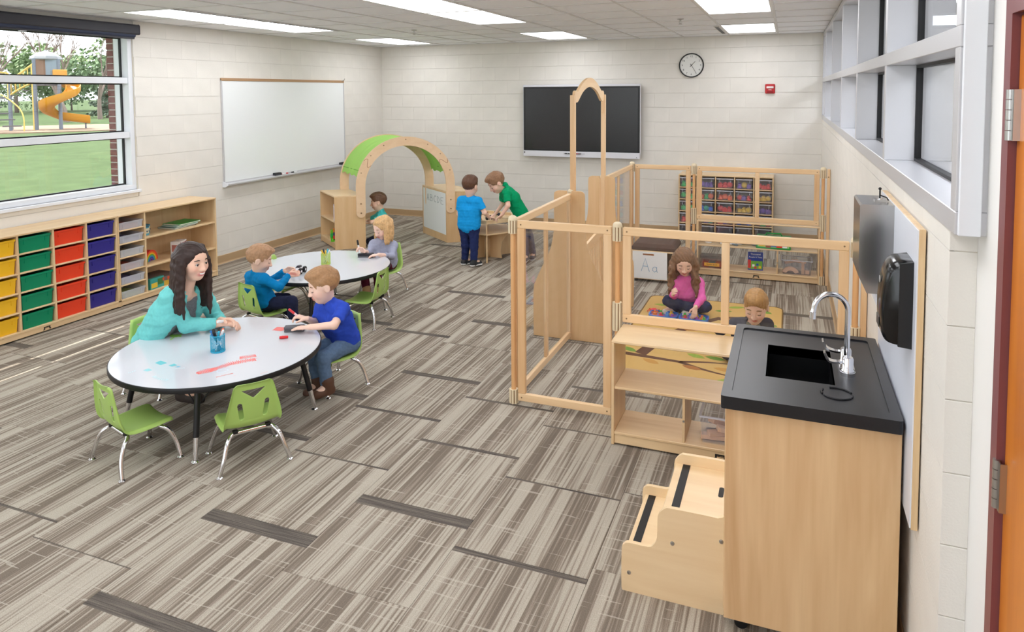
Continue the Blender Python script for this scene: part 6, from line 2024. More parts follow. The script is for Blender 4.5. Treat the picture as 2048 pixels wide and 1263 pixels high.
def person(key, label, P, sz=1.0, skin=(240, 200, 178), hair=(150, 110, 75), style='short', shirt=(60, 90, 190), sleeve='short', pants=(40, 50, 80), shoes=(60, 50, 45), sole=None,
           adult=False, curlR=.6, curlL=.6, smile=False, inner=None, eyes='down', lips=(205, 120, 110), dress=False, shoe_high=False, lock_seed=1):
    P = {k: np.array(v, float) for k, v in P.items()}
    g = Vector((P['hip'][0], P['hip'][1], 0))
    t = thing('person', label, 'person', g)
    k_ = 1.32 if adult else 1.0
    k_ *= sz
    Hh = (.236 if adult else .234) * sz           # head height
    Fv = nv(P['face']); up0 = np.array([0, 0, 1.0])
    Up = nv(up0 - Fv * (Fv @ up0)); Sd = np.cross(Fv, Up)          # Sd = the person's right
    hc = P['head']
    def hp(x, y, z): return hc + (Sd * x + Fv * y + Up * z) * Hh
    AX = np.array([Sd, Fv, Up])
    sh_ax = nv(P['shR'] - P['shL']); spine = nv(P['neck'] - P['hip'])
    front = nv(np.cross(spine, -sh_ax)); 
    if front @ Fv < -.3: pass
    hipw = .066 * k_
    hip_ax = nv(sh_ax - spine * (sh_ax @ spine))
    legs_dir = nv((P['knR'] + P['knL']) / 2 - P['hip'])
    hip_ax = nv(P['knR'] - P['knL'] - 0 * spine) * .35 + hip_ax * .65; hip_ax = nv(hip_ax)
    hipR, hipL = P['hip'] + hip_ax * hipw, P['hip'] - hip_ax * hipw
    pts = np.array([P[q] for q in P if q not in ('face', 'haR', 'haL', 'nR', 'nL', 'toe')])
    lo = pts.min(0) - .16 * k_; hi = pts.max(0) + .17 * k_
    res = .0046 if not adult else .0052
    ch = P['chest']; nk = P['neck']
    # ---- body (skin)
    B_ = Field(lo, hi, res)
    tr = .066 * k_
    for s_ in (-1, 1):
        off = sh_ax * s_ * .048 * k_
        B_.chain([nk - spine * .06 * k_ + off, ch + off * 1.1, P['hip'] + hip_ax * s_ * .05 * k_], [tr * .72, tr, tr * .95], .03)
    B_.cap(P['shL'], P['shR'], .031 * k_, None, .03)
    for sfx, hipP in (('R', hipR), ('L', hipL)):
        sh, el, wr = P['sh' + sfx], P['el' + sfx], P['wr' + sfx]
        B_.chain([sh, el, wr], [.034 * k_, .0265 * k_, .0185 * k_], .012)
        B_.chain([hipP, P['kn' + sfx], P['an' + sfx]], [.058 * k_, .042 * k_, .027 * k_], .02)
        # hand
        d = nv(P['ha' + sfx]); n = P['n' + sfx]; n = nv(n - d * (n @ d)); sd = np.cross(d, n)
        if sfx == 'R': sd = -sd
        Lh = .118 * k_ if not adult else .118 * k_ * 1.08
        curl = curlR if sfx == 'R' else curlL
        for i, f in enumerate((-1.5, -.5, .5, 1.5)):
            kn = wr + d * Lh * .50 + sd * f * Lh * .115
            B_.cap(wr + sd * f * Lh * .06, kn, Lh * .085, Lh * .075, Lh * .05)
            fl = (.86, 1.0, .95, .76)[i] * Lh * .5
            p = kn; a = .0
            for sg, q in enumerate((.45, .32, .25)):
                a += curl * (.55, .75, .6)[sg]
                dd = d * math.cos(a) + n * math.sin(a)
                p2 = p + dd * fl * q
                B_.cap(p, p2, Lh * .066 - sg * Lh * .008, Lh * .058 - sg * Lh * .008, Lh * .02)
                p = p2
        tb = wr + d * Lh * .16 - sd * Lh * .16 + n * Lh * .03
        t1_ = tb + nv(d * .7 - sd * .6 + n * .45) * Lh * .24; t2_ = t1_ + nv(d * .9 - sd * .05 + n * .5 * (.3 + curl)) * Lh * .2
        B_.cap(wr + d * Lh * .05 - sd * Lh * .05, tb, Lh * .085, Lh * .085, Lh * .04); B_.cap(tb, t1_, Lh * .085, Lh * .07, Lh * .03); B_.cap(t1_, t2_, Lh * .068, Lh * .058, Lh * .02)
        # foot
        tv = nv(P['toe']); B_.cap(P['an' + sfx], P['an' + sfx] + tv * .07 * k_ - up0 * .02 * k_, .028 * k_, .022 * k_, .02)
    # head
    B_.cap(nk - spine * .03 * k_, hp(0, -.06, -.22), .036 * k_ if not adult else .042 * k_, .034 * k_ if not adult else .038 * k_, .02)
    B_.ell(hp(0, -.05, .13), AX, np.array([.355, .43, .375]) * Hh, .01)
    B_.ell(hp(0, .10, -.12), AX, np.array([.275, .29, .36]) * Hh, .03)
    B_.ell(hp(0, .20, -.36), AX, np.array([.13, .14, .11]) * Hh, .025)
    for s_ in (-1, 1):
        B_.ell(hp(s_ * .17, .24, -.13 + (.03 if smile else 0)), AX, np.array([.11, .12, .12]) * Hh, .02)
        B_.ell(hp(s_ * .14, .45, .035), AX, np.array([.085, .085, .05]) * Hh, .012, 'sub')
        B_.ell(hp(s_ * .352, -.03, -.03), AX, np.array([.035, .085, .125]) * Hh, .008)
        B_.ell(hp(s_ * .395, .0, -.03), AX, np.array([.03, .045, .075]) * Hh, .006, 'sub')
    B_.cap(hp(0, .385, .02), hp(0, .45, -.13), .03 * Hh, .05 * Hh, .012)
    for s_ in (-1, 1): B_.ell(hp(s_ * .05, .415, -.14), AX, np.array([.045, .045, .035]) * Hh, .008)
    mw = .115 if smile else .085
    B_.ell(hp(0, .375, -.235), AX, np.array([mw, .05, .026]) * Hh, .008)
    B_.ell(hp(0, .365, -.285), AX, np.array([mw * .85, .05, .03]) * Hh, .008)
    B_.ell(hp(0, .43, -.26 + (.012 if smile else 0)), AX, np.array([mw * .95, .05, .022 if smile else .006]) * Hh, .004, 'sub')
    def tint(V):
        q = (V - hc) / Hh; a = q @ Sd; b_ = q @ Fv; c_ = q @ Up
        C = np.ones((len(V), 3), np.float32)
        lip = np.exp(-((a / (mw * 1.05)) ** 4 + ((c_ + .26) / .055) ** 4)) * (b_ > .3)
        lc = np.array(lin(lips)) / np.array(lin(skin))
        C = C + lip[:, None] * (lc[None, :] - 1)
        for s_ in (-1, 1):
            ck = .5 * np.exp(-(((a - s_ * .2) / .1) ** 2 + ((c_ + .12) / .09) ** 2)) * (b_ > .15)
            C = C * (1 + ck[:, None] * (np.array([1.0, .78, .78]) - 1)[None, :])
        return C
    B_.mesh('body', skin_mat('skin_%d_%d' % (skin[0], skin[1]), skin), t, tint)
    # ---- eyes, lashes and brows
    for s_ in (-1, 1):
        ec = hp(s_ * .14, .325, .015)
        look = nv(Fv + Up * (-.35 if eyes == 'down' else 0))
        if eyes == 'down':
            MB().sphere((0, 0, 0), Hh * .064, 14, 10).build('eyelid', mat('lid_%d_%d' % (skin[0], skin[1]), tuple(int(c * .97) for c in skin), .5), t, Vector(ec) - g)
        else:
            e = MB().sphere((0, 0, -Hh * .012), Hh * .052, 14, 10).build('eye', mat('eye_white', (236, 230, 226), .2), t, Vector(ec) - g)
            MB().sphere((0, 0, 0), Hh * .032, 12, 8).build('iris', mat('iris_dark', (58, 40, 30), .15), e, Vector(look * Hh * .026) + Vector((0, 0, -Hh * .012)))
        lash = []; brow = []
        for u in np.linspace(-1, 1, 9):
            zl = (-.030 if eyes == 'down' else .006) + (.018 if eyes != 'down' else -.012) * (1 - u * u)
            lash.append(Vector(hp(s_ * .14 + u * .06, .388 - .03 * u * u - abs(s_ * .14 + u * .06) * .05, zl + .01)) - g)
            brow.append(Vector(hp(s_ * .15 + u * .08, .385 - .05 * (max(0, u * s_)) ** 2 - .01, .115 + .022 * (1 - u * u))) - g)
        MB().tube(lash, [Hh * .008] * 9, 6).build('eyelash', mat('lash_dark', (44, 30, 24), .7), t)
        MB().tube(brow, [Hh * .006, Hh * .01, Hh * .012, Hh * .013, Hh * .013, Hh * .013, Hh * .012, Hh * .01, Hh * .006], 6).build('eyebrow', mat('brow_%d' % hair[0], tuple(int(c * .75) for c in hair), .8), t)
    if smile:
        ts = [Vector(hp(u * .085, .405 - .035 * u * u, -.252 + .02 * u * u)) - g for u in np.linspace(-1, 1, 9)]
        MB().tube(ts, Hh * .021, 8).build('teeth', mat('teeth', (248, 244, 238), .3), t)
    # ---- hair
    hm = hair_mat('hair_%d_%d' % (hair[0], hair[1]), hair)
    hlo = hc - .30 * Hh * 2.2; hhi = hc + .30 * Hh * 2.2
    if style in ('long', 'wavy', 'bob'): hlo = hlo - np.array([.04, .04, .30 if style != 'bob' else .12]) * k_; hhi = hhi + np.array([.04, .04, 0]) * k_
    Hf = Field(hlo, hhi, .0046 if not adult else .005)
    Hf.ell(hp(0, -.065, .145), AX, np.array([.374, .455, .395] if style == 'short' else [.385, .455, .40]) * Hh, .0)
    if style == 'short':
        Hf.ell(hp(0, .06, .40), AX, np.array([.27, .38, .16]) * Hh, .03)
        Hf.ell(hp(0, .60, -.26), AX, np.array([.60, .42, .66]) * Hh, .01, 'sub')
        Hf.ell(hp(0, .12, -.62), AX, np.array([.7, .55, .50]) * Hh, .01, 'sub')
        for s_ in (-1, 1): Hf.ell(hp(s_ * .42, .02, -.06), AX, np.array([.12, .13, .16]) * Hh, .008, 'sub')
        Hf.streak(.0011, 330, Sd, Fv, lock_seed); Hf.ripple(.0016, 60, lock_seed + 3)
    else:
        Hf.ell(hp(0, .60, -.16), AX, np.array([.50, .42, .62]) * Hh, .012, 'sub')
        Hf.plane(hp(0, 0, -.12), -Up) if False else None
        Hf.ell(hp(0, .30, -.75), AX, np.array([.5, .55, .55]) * Hh, .01, 'sub')
        rl = np.random.RandomState(lock_seed)
        dn = np.array([0, 0, -1.0])
        if style == 'long': N, Ln, rr = 46, 1.55, .056
        elif style == 'wavy': N, Ln, rr = 36, 1.35, .070
        else: N, Ln, rr = 34, .80, .046
        for i in range(N):
            an = (i + .5) / N * 2 * PI * .78 + PI * .11 + PI         # around the back from temple to temple
            an = -PI / 2 - (i / (N - 1) - .5) * 2 * PI * (.60 if style != 'bob' else .59)
            sx, sy = math.cos(an), math.sin(an)
            p = hp(.385 * sx, -.06 + .44 * sy, .10 + .05 * rl.rand())
            L = Ln * Hh * rl.uniform(.82, 1.08)
            if i in (0, 1, N - 1, N - 2) and style != 'bob': p = hp(.40 * (1 if sx > 0 else -1), .06 + .05 * (i in (0, N - 1)), .02)
            if sy > .1: L *= .95
            pts_ = [hp(.30 * sx, -.06 + .34 * sy, .38), p]
            q = p.copy()
            for st in range(7):
                out = (Sd * sx + Fv * sy); out = out - dn * (out @ dn)
                spread = .10 if st < 2 else (.02 if style != 'wavy' else .07)
                q = q + dn * L / 7 + out * L / 7 * spread
                if style == 'wavy': q = q + (Sd * math.sin(st * 1.9 + i * 1.3) + Fv * math.cos(st * 1.7 + i)) * .10 * Hh
                else: q = q + Sd * rl.uniform(-.02, .02) * Hh
                # keep off the torso
                c0 = nk + (ch - nk) * min(1, max(0, (nk[2] - q[2]) / max(.05, nk[2] - ch[2])))
                v = q - c0; v[2] = 0; dist = np.linalg.norm(v); need = (.085 if q[2] < nk[2] else .04) * k_
                if dist < need and dist > 1e-5: q = q + v / dist * (need - dist)
                pts_.append(q.copy())
            rs = [rr * Hh * f for f in (.45, .95, 1.05, 1.0, .98, .95, .9, .78, .5)]
            Hf.chain(pts_, rs, .018)
        Hf.streak(.0012, 300, nv(Sd + .6 * Fv), np.array([0, 0, 1.0]), lock_seed); Hf.ripple(.0014, 55, lock_seed)
    Hf.mesh('hair', hm, t)
    # ---- shirt
    T_ = Field(lo, hi, .0058 if not adult else .0065)
    e_ = .011 * k_
    hem = P['hip'] - spine * (.0 if not dress else .03) * k_ + spine * .0
    for s_ in (-1, 1):
        off = sh_ax * s_ * .048 * k_
        T_.chain([nk - spine * .06 * k_ + off, ch + off * 1.12, P['hip'] + hip_ax * s_ * .054 * k_ + spine * .02 * k_], [tr * .74 + e_, tr + e_, tr + e_ + (.012 if dress else .004) * k_], .03)
    T_.chain([nk - spine * .05 * k_, ch, P['hip']], [tr * .6, tr * .95 + e_, tr + e_ + .004 * k_], .03)
    T_.cap(nk - spine * .03 * k_, nk + spine * .012 * k_, .047 * k_, .044 * k_, .015)
    for sfx, hipP in (('R', hipR), ('L', hipL)): T_.cap(P['sh' + sfx] * .72 + nk * .28 - spine * .05 * k_, hipP + spine * .06 * k_, .040 * k_ + e_, .052 * k_ + e_, .05)
    T_.cap(P['shL'], P['shR'], .033 * k_ + e_ * .6, None, .04)
    if inner is not None:      # open cardigan front
        fr = nv(front + 0 * sh_ax)
        if fr @ Fv < 0: fr = -fr
        T_.ell(ch + fr * .115 * k_ - spine * .02 * k_, np.array([sh_ax, fr, spine]), np.array([.066, .13, .30]) * k_, .01, 'sub')
    for sfx in 'RL':
        sh, el, wr = P['sh' + sfx], P['el' + sfx], P['wr' + sfx]
        if sleeve == 'short':
            T_.cap(sh, sh + (el - sh) * .72, .036 * k_ + e_ * .7, .034 * k_ + e_, .016, flat=1)
        else:
            w2 = el + (wr - el) * (.93 if sleeve == 'long' else .55)
            T_.cap(sh, el, .033 * k_ + e_ * .5, .029 * k_ + e_ * .7, .03); T_.cap(el, w2, .030 * k_ + e_ * .7, .023 * k_ + e_ * .5, .012, flat=1)
    T_.cap(nk + spine * .002 * k_, hp(0, 0, -.2), (.038 if not adult else .046) * k_, (.048 if not adult else .06) * k_, .006, 'sub')
    T_.ripple(.0022 * k_, 42, lock_seed * 2.3); T_.ripple(.0012 * k_, 95, lock_seed)
    T_.plane(P['hip'] - spine * (.058 if not dress else .06) * k_, -spine)
    T_.mesh('shirt' if inner is None else 'cardigan', cloth_mat('cloth_%d_%d_%d' % shirt, shirt), t)
    if inner is not None:
        I_ = Field(lo, hi, .0065)
        for s_ in (-1, 1):
            off = sh_ax * s_ * .048 * k_
            I_.chain([nk - spine * .06 * k_ + off, ch + off * 1.1, P['hip'] + hip_ax * s_ * .05 * k_], [tr * .74 + .004, tr + .004, tr * .97 + .004], .03)
        I_.cap(nk + spine * .0 * k_, hp(0, 0, -.2), .052 * k_, .06 * k_, .006, 'sub')
        I_.plane(P['hip'], -spine)
        I_.ripple(.0015, 60, 3)
        I_.mesh('inner_top', mat('cloth_in_%d' % inner[0], inner, .9, noise=.25, nscale=180), t)
    # ---- trousers
    L_ = Field(lo, hi, .0058 if not adult else .0065)
    L_.cap(hipL, hipR, .066 * k_, None, .03)
    L_.cap(P['hip'], P['hip'] + spine * .05 * k_, .07 * k_, .068 * k_, .03)
    for sfx, hipP in (('R', hipR), ('L', hipL)):
        kn, an = P['kn' + sfx], P['an' + sfx]
        L_.cap(hipP, kn, .062 * k_, .049 * k_, .025); L_.cap(kn, kn + (an - kn) * .95, .049 * k_, .040 * k_, .015, flat=1)
    L_.ripple(.0026 * k_, 46, lock_seed * 1.7); L_.ripple(.0014 * k_, 110, lock_seed)
    L_.mesh('trousers', cloth_mat('trs_%d_%d_%d' % pants, pants, .1), t)
    # ---- shoes
    for sfx in 'RL':
        an = P['an' + sfx]; tv = nv(P['toe']); S2 = Field(an - .13 * k_, an + .13 * k_, .0048)
        heel = an - up0 * .028 * k_ - tv * .022 * k_; toe = an - up0 * .034 * k_ + tv * .085 * k_
        S2.cap(heel, toe, .033 * k_, .030 * k_, .01); S2.cap(an + up0 * (.035 if shoe_high else .012) * k_, heel + tv * .02 * k_, (.044 if shoe_high else .036) * k_, (.040 if shoe_high else .034) * k_, .015)
        S2.plane(an - up0 * .052 * k_, -up0)
        S2.mesh('shoe', mat('shoe_%d_%d' % (shoes[0], shoes[1]), shoes, .6), t)
        if sole:
            S3 = Field(an - .13 * k_, an + .13 * k_, .0048)
            S3.cap(heel, toe, .037 * k_, .034 * k_, .01); S3.plane(an - up0 * .056 * k_, -up0); S3.plane(an - up0 * .037 * k_, up0)
            S3.mesh('shoe_sole', mat('sole_%d' % sole[0], sole, .6), t)
    return t
# ================================================================== PEOPLE: joint positions in metres
POSE = {
    'teacher': {'hip': (2.29, -6.56, 0.32), 'chest': (2.47, -6.567, 0.555), 'neck': (2.567, -6.56, 0.74), 'head': (2.635, -6.565, 0.918), 'face': (0.991, -0.079, -0.104), 'shR': (2.544, -6.657, 0.714), 'elR': (2.581, -6.585, 0.5), 'wrR': (2.709, -6.442, 0.48), 'haR': (0.807, 0.589, -0.022), 'nR': (0, 0, -1), 'shL': (2.541, -6.403, 0.672), 'elL': (2.557, -6.303, 0.458), 'wrL': (2.693, -6.398, 0.485), 'haL': (0.986, 0.166, 0.007), 'nL': (0.2, -0.7, -0.7), 'knR': (2.62, -6.6, 0.34), 'anR': (2.55, -6.58, 0.06), 'knL': (2.62, -6.38, 0.34), 'anL': (2.55, -6.36, 0.06), 'toe': (1, 0, 0)},
    'boy_blue': {'hip': (3.37, -5.96, 0.285), 'chest': (3.344, -6.037, 0.452), 'neck': (3.312, -6.062, 0.591), 'head': (3.297, -6.093, 0.704), 'face': (-0.655, -0.7, -0.284), 'shL': (3.455, -6.094, 0.56), 'elL': (3.481, -6.239, 0.496), 'wrL': (3.31, -6.278, 0.475), 'haL': (-0.96, -0.267, -0.082), 'nL': (0, 0, -1), 'shR': (3.198, -5.993, 0.517), 'elR': (3.205, -6.051, 0.419), 'wrR': (3.229, -6.187, 0.495), 'haR': (-0.836, -0.454, 0.308), 'nR': (0.2, 0.1, -0.9), 'knL': (3.391, -6.246, 0.268), 'anL': (3.424, -6.245, 0.085), 'knR': (3.251, -6.151, 0.249), 'anR': (3.28, -6.154, 0.04), 'toe': (-0.297, -0.954, 0.052)},
    'boy_teal': {'hip': (2.19, -5.4, 0.275), 'chest': (2.147, -5.436, 0.369), 'neck': (2.179, -5.466, 0.539), 'head': (2.21, -5.468, 0.653), 'face': (0.768, 0.567, -0.298), 'shR': (2.295, -5.519, 0.513), 'elR': (2.419, -5.497, 0.449), 'wrR': (2.377, -5.322, 0.5), 'haR': (0.761, 0.635, 0.132), 'nR': (-0.539, 0.799, -0.266), 'shL': (2.056, -5.411, 0.485), 'elL': (2.123, -5.25, 0.403), 'wrL': (2.251, -5.211, 0.5), 'haL': (0.881, 0.463, 0.097), 'nL': (0.552, -0.819, -0.157), 'knR': (2.479, -5.417, 0.315), 'anR': (2.5, -5.421, 0.133), 'knL': (2.298, -5.264, 0.278), 'anL': (2.321, -5.267, 0.098), 'toe': (0.526, 0.85, -0.042)},
    'girl_grey': {'hip': (2.43, -3.93, 0.275), 'chest': (2.444, -3.973, 0.392), 'neck': (2.442, -3.963, 0.547), 'head': (2.457, -3.993, 0.66), 'face': (-0.363, -0.83, -0.423), 'shR': (2.36, -4.021, 0.492), 'elR': (2.368, -4.098, 0.423), 'wrR': (2.45, -4.309, 0.49), 'haR': (-0.682, -0.612, 0.4), 'nR': (0.691, -0.622, -0.368), 'shL': (2.536, -3.921, 0.474), 'elL': (2.586, -4.046, 0.394), 'wrL': (2.585, -4.278, 0.46), 'haL': (-0.859, -0.504, -0.088), 'nL': (0, 0, -1), 'knR': (2.36, -4.2, 0.33), 'anR': (2.42, -4.24, 0.07), 'knL': (2.5, -4.18, 0.33), 'anL': (2.53, -4.2, 0.07), 'toe': (0.052, -0.997, 0.06)},
    'boy_turquoise': {'hip': (1.238, -2.021, 0.121), 'chest': (1.223, -2.015, 0.3), 'neck': (1.202, -2.014, 0.445), 'head': (1.18, -2.036, 0.567), 'face': (-0.862, -0.47, -0.191), 'shL': (1.288, -2.092, 0.383), 'elL': (1.17, -2.185, 0.319), 'wrL': (1.095, -2.152, 0.296), 'haL': (-0.963, -0.271, 0), 'nL': (0, 0, -1), 'shR': (1.119, -1.944, 0.362), 'elR': (0.981, -1.939, 0.285), 'wrR': (0.951, -1.929, 0.282), 'haR': (-0.963, -0.271, 0), 'nR': (0, 0, -1), 'knL': (1.139, -2.192, 0.068), 'anL': (1.361, -2.087, 0.023), 'knR': (1.02, -1.984, 0.018), 'anR': (1.245, -1.898, -0.017), 'toe': (0.925, 0.363, -0.117)},
    'boy_sky': {'hip': (2.785, -2.663, 0.439), 'chest': (2.797, -2.655, 0.642), 'neck': (2.794, -2.646, 0.804), 'head': (2.805, -2.666, 0.923), 'face': (0.11, 0.96, -0.256), 'shL': (2.685, -2.66, 0.754), 'elL': (2.658, -2.659, 0.594), 'wrL': (2.623, -2.508, 0.49), 'haL': (-0.051, 0.985, -0.163), 'nL': (0, 0, -1), 'shR': (2.915, -2.677, 0.762), 'elR': (2.989, -2.678, 0.628), 'wrR': (3.006, -2.589, 0.562), 'haR': (0.322, 0.923, -0.209), 'nR': (0, 0, -1), 'knL': (2.742, -2.671, 0.238), 'anL': (2.731, -2.666, 0.06), 'knR': (2.859, -2.689, 0.245), 'anR': (2.87, -2.718, 0.066), 'toe': (0.415, 0.908, -0.047)},
    'boy_green': {'hip': (3.27, -2.208, 0.538), 'chest': (3.177, -2.294, 0.755), 'neck': (3.109, -2.344, 0.889), 'head': (3.019, -2.387, 0.938), 'face': (-0.597, -0.51, -0.619), 'shL': (3.173, -2.442, 0.829), 'elL': (3.208, -2.501, 0.693), 'wrL': (3.138, -2.514, 0.586), 'haL': (-0.816, -0.079, -0.572), 'nL': (0, 0, -1), 'shR': (3.039, -2.237, 0.807), 'elR': (3.019, -2.19, 0.66), 'wrR': (2.973, -2.301, 0.56), 'haR': (-0.662, -0.505, -0.553), 'nR': (0, 0, -1), 'knL': (3.324, -2.288, 0.304), 'anL': (3.356, -2.312, 0.073), 'knR': (3.331, -2.136, 0.287), 'anR': (3.366, -2.094, 0.05), 'toe': (0.154, -0.986, 0.061)},
    'girl_pink': {'hip': (5.391, -3.539, 0.037), 'chest': (5.388, -3.595, 0.19), 'neck': (5.376, -3.621, 0.355), 'head': (5.362, -3.683, 0.482), 'face': (0.169, -0.864, -0.475), 'shR': (5.283, -3.673, 0.282), 'elR': (5.278, -3.725, 0.169), 'wrR': (5.293, -3.855, 0.233), 'haR': (0.081, -0.849, 0.521), 'nR': (0.961, 0.245, 0.124), 'shL': (5.485, -3.572, 0.28), 'elL': (5.521, -3.694, 0.176), 'wrL': (5.484, -3.841, 0.134), 'haL': (-0.108, -0.426, -0.898), 'nL': (-0.643, 0.714, -0.278), 'knR': (5.24, -3.784, 0.15), 'anR': (5.442, -3.667, 0.07), 'knL': (5.558, -3.715, 0.11), 'anL': (5.266, -3.666, 0.06), 'toe': (-0.827, -0.556, -0.089)},
    'boy_navy': {'hip': (5.972, -4.515, 0.053), 'chest': (5.964, -4.541, 0.206), 'neck': (5.98, -4.538, 0.306), 'head': (6.005, -4.565, 0.404), 'face': (-0.112, -0.923, -0.368), 'shR': (5.858, -4.568, 0.256), 'elR': (5.753, -4.591, 0.205), 'wrR': (5.65, -4.365, 0.16), 'haR': (-0.967, 0.086, -0.238), 'nR': (0, 0, -1), 'shL': (6.084, -4.458, 0.247), 'elL': (6.116, -4.509, 0.108), 'wrL': (6.041, -4.679, 0.101), 'haL': (-0.375, -0.857, -0.353), 'nL': (0, 0, -1), 'knR': (5.815, -4.683, 0.073), 'anR': (6.041, -4.651, 0.028), 'knL': (6.176, -4.542, 0.07), 'anL': (5.942, -4.743, 0.048), 'toe': (-0.83, -0.558, 0.019)},
}
# ================================================================== PEOPLE
person('teacher', 'smiling woman with long dark hair in an aqua cardigan at the near table', POSE['teacher'], 1.0, (238, 196, 172), (52, 36, 32), 'long', (118, 208, 206), 'long', (44, 48, 70), (60, 50, 46), adult=True, curlR=.75, curlL=.7, smile=True, inner=(122, 122, 128), eyes='open', lips=(205, 110, 110), lock_seed=3)
person('boy_blue', 'boy in royal blue T-shirt and jeans wiping the near table', POSE['boy_blue'], 1.0, (242, 206, 186), (168, 128, 90), 'short', (48, 78, 190), 'short', (96, 120, 150), (92, 62, 46), curlR=1.0, curlL=.2, shoe_high=True, lock_seed=1)
person('boy_teal', 'boy in teal long-sleeved shirt playing with a toy car at the far table', POSE['boy_teal'], .95, (242, 202, 180), (178, 138, 104), 'short', (0, 122, 182), 'long', (34, 38, 62), (60, 60, 66), curlR=.7, curlL=.7, lock_seed=2)
person('girl_grey', 'blonde girl in a grey top holding a marker at the far table', POSE['girl_grey'], .93, (244, 208, 190), (208, 168, 118), 'bob', (166, 170, 192), 'mid', (92, 30, 48), (202, 162, 116), curlR=1.0, curlL=.5, dress=True, shoe_high=True, lock_seed=5)
person('boy_turquoise', 'boy in turquoise T-shirt kneeling under the play arch', POSE['boy_turquoise'], .98, (240, 200, 176), (108, 78, 58), 'short', (74, 192, 190), 'short', (30, 32, 46), (50, 50, 56), curlR=.5, curlL=.5, lock_seed=4)
person('boy_sky', 'boy in bright blue T-shirt standing with his back to us at the activity table', POSE['boy_sky'], 1.0, (240, 200, 176), (96, 66, 48), 'short', (24, 152, 222), 'short', (36, 46, 88), (36, 38, 42), sole=(240, 240, 240), curlR=.6, curlL=.6, lock_seed=6)
person('boy_green', 'boy in green polo shirt bending over the activity table', POSE['boy_green'], 1.02, (240, 198, 176), (142, 106, 78), 'short', (0, 152, 98), 'short', (88, 82, 100), (84, 80, 90), sole=(236, 234, 238), curlR=.5, curlL=.6, lock_seed=7)
person('girl_pink', 'girl with long wavy brown hair in a pink top sitting on the rug', POSE['girl_pink'], .95, (242, 204, 184), (122, 88, 60), 'wavy', (240, 112, 186), 'long', (50, 56, 84), (232, 222, 208), sole=(240, 236, 230), curlR=.9, curlL=.5, lock_seed=8)
person('boy_navy', 'boy in dark navy jacket leaning over the rug behind the sink', POSE['boy_navy'], 1.0, (240, 200, 178), (182, 138, 86), 'short', (56, 60, 74), 'long', (60, 64, 80), (70, 66, 64), curlR=.5, curlL=.5, inner=(112, 110, 92), lock_seed=9)
# things in hands
_w = Vector(POSE['boy_blue']['wrR']); _d = Vector(POSE['boy_blue']['haR']).normalized()
marker('marker_pen', 'open red marker held up by the boy in royal blue', _w + _d * .055 + Vector((.02, .02, -.03)), Vector((-.62, -.35, .62)), (214, 60, 66), (236, 200, 204), ln=.125, r=.0075)
_w = Vector(POSE['girl_grey']['wrR']); _d = Vector(POSE['girl_grey']['haR']).normalized()
marker('marker_pen', 'white marker with black cap held upright by the blonde girl', _w + _d * .05 + Vector((0, 0, -.035)), Vector((-.12, -.1, 1)), (34, 34, 36), (246, 246, 246), ln=.13, r=.0085)
_w = Vector(POSE['teacher']['wrL']); _d = Vector(POSE['teacher']['haL']).normalized()
marker('marker_pen', 'white capped marker end held between the hands of the woman in aqua', _w + _d * .07 + Vector((-.01, -.03, .01)), Vector((.2, -.9, .25)), (240, 240, 240), (240, 240, 240), ln=.1, r=.009)
# ================================================================== OUTSIDE: LAWN AND PLAYGROUND
GZ = -.15
M_GRASS = mat('lawn', (74, 90, 58), .95, spec=.1, noise=.16, nscale=1.4)
lawn = MB()
gx_ = [-160, -120, -90, -70, -55, -40, -25, -12, -.62]; gy_ = [-60, -30, -12, 0, 12, 25, 40, 60, 90, 140]
vs = []
for x in gx_:
    for y in gy_:
        far = max(0, (math.hypot(x, y) - 60)) * .004
        vs.append((x, y, GZ + far * 1.5 + .03 * math.sin(x * .7) * math.sin(y * .5) * (1 if x < -3 else 0)))
lawn.add(vs, [(i * len(gy_) + j, (i + 1) * len(gy_) + j, (i + 1) * len(gy_) + j + 1, i * len(gy_) + j + 1) for i in range(len(gx_) - 1) for j in range(len(gy_) - 1)], True)
lw = lawn.build('lawn', M_GRASS); tag(lw, 'mown green lawn outside the window', 'grass', kind='stuff')
PR = Vector((.578, .817, 0)); PD = Vector((-.817, .578, 0)); PO = Vector((-36.2, 20.0, GZ))
PANG = math.atan2(PR.y, PR.x)
m_ = MB().prism([(7.5 * math.cos(a) * (1 + .06 * math.sin(3 * a)), 5.2 * math.sin(a)) for a in np.linspace(0, 2 * PI, 40)[:-1]], -.1, .06, 'z')
o = m_.build('mulch_bed', mat('mulch', (140, 118, 98), .95, noise=.2, nscale=3), None, PO + PD * 1.5); o.rotation_euler = (0, 0, PANG)
tag(o, 'tan wood-chip bed under the playground', 'mulch', kind='stuff')
t = thing('playground', 'grey playground tower with yellow spiral slide on the lawn', 'playground', PO, PANG)
M_PG = mat('grey_blue_steel', (106, 114, 126), .5); M_PY = mat('slide_yellow', (190, 132, 32), .4); M_PYR = mat('rail_yellow', (206, 176, 92), .45); M_DECK = mat('deck_dark', (92, 88, 90), .7); M_PANEL = mat('panel_grey', (120, 132, 142), .5); M_ROOFG = mat('roof_grey', (126, 128, 130), .5); M_BRN = mat('panel_brown', (120, 92, 74), .6)
hw_ = .62
for (x, y) in ((-hw_, -hw_), (hw_, -hw_), (-hw_, hw_), (hw_, hw_)):
    MB().tube([(x, y, 0), (x, y, 4.35)], .10, 12).build('post', M_PG, t)
B('deck', M_DECK, t, -hw_, hw_, -hw_, hw_, 2.72, 2.86)
B('tower_panel', M_PANEL, t, -.05, hw_, -hw_ - .04, -hw_ + .02, 2.9, 4.3)
B('tower_panel', M_BRN, t, -hw_, -.05, -hw_ - .03, -hw_ + .03, 2.9, 4.3)
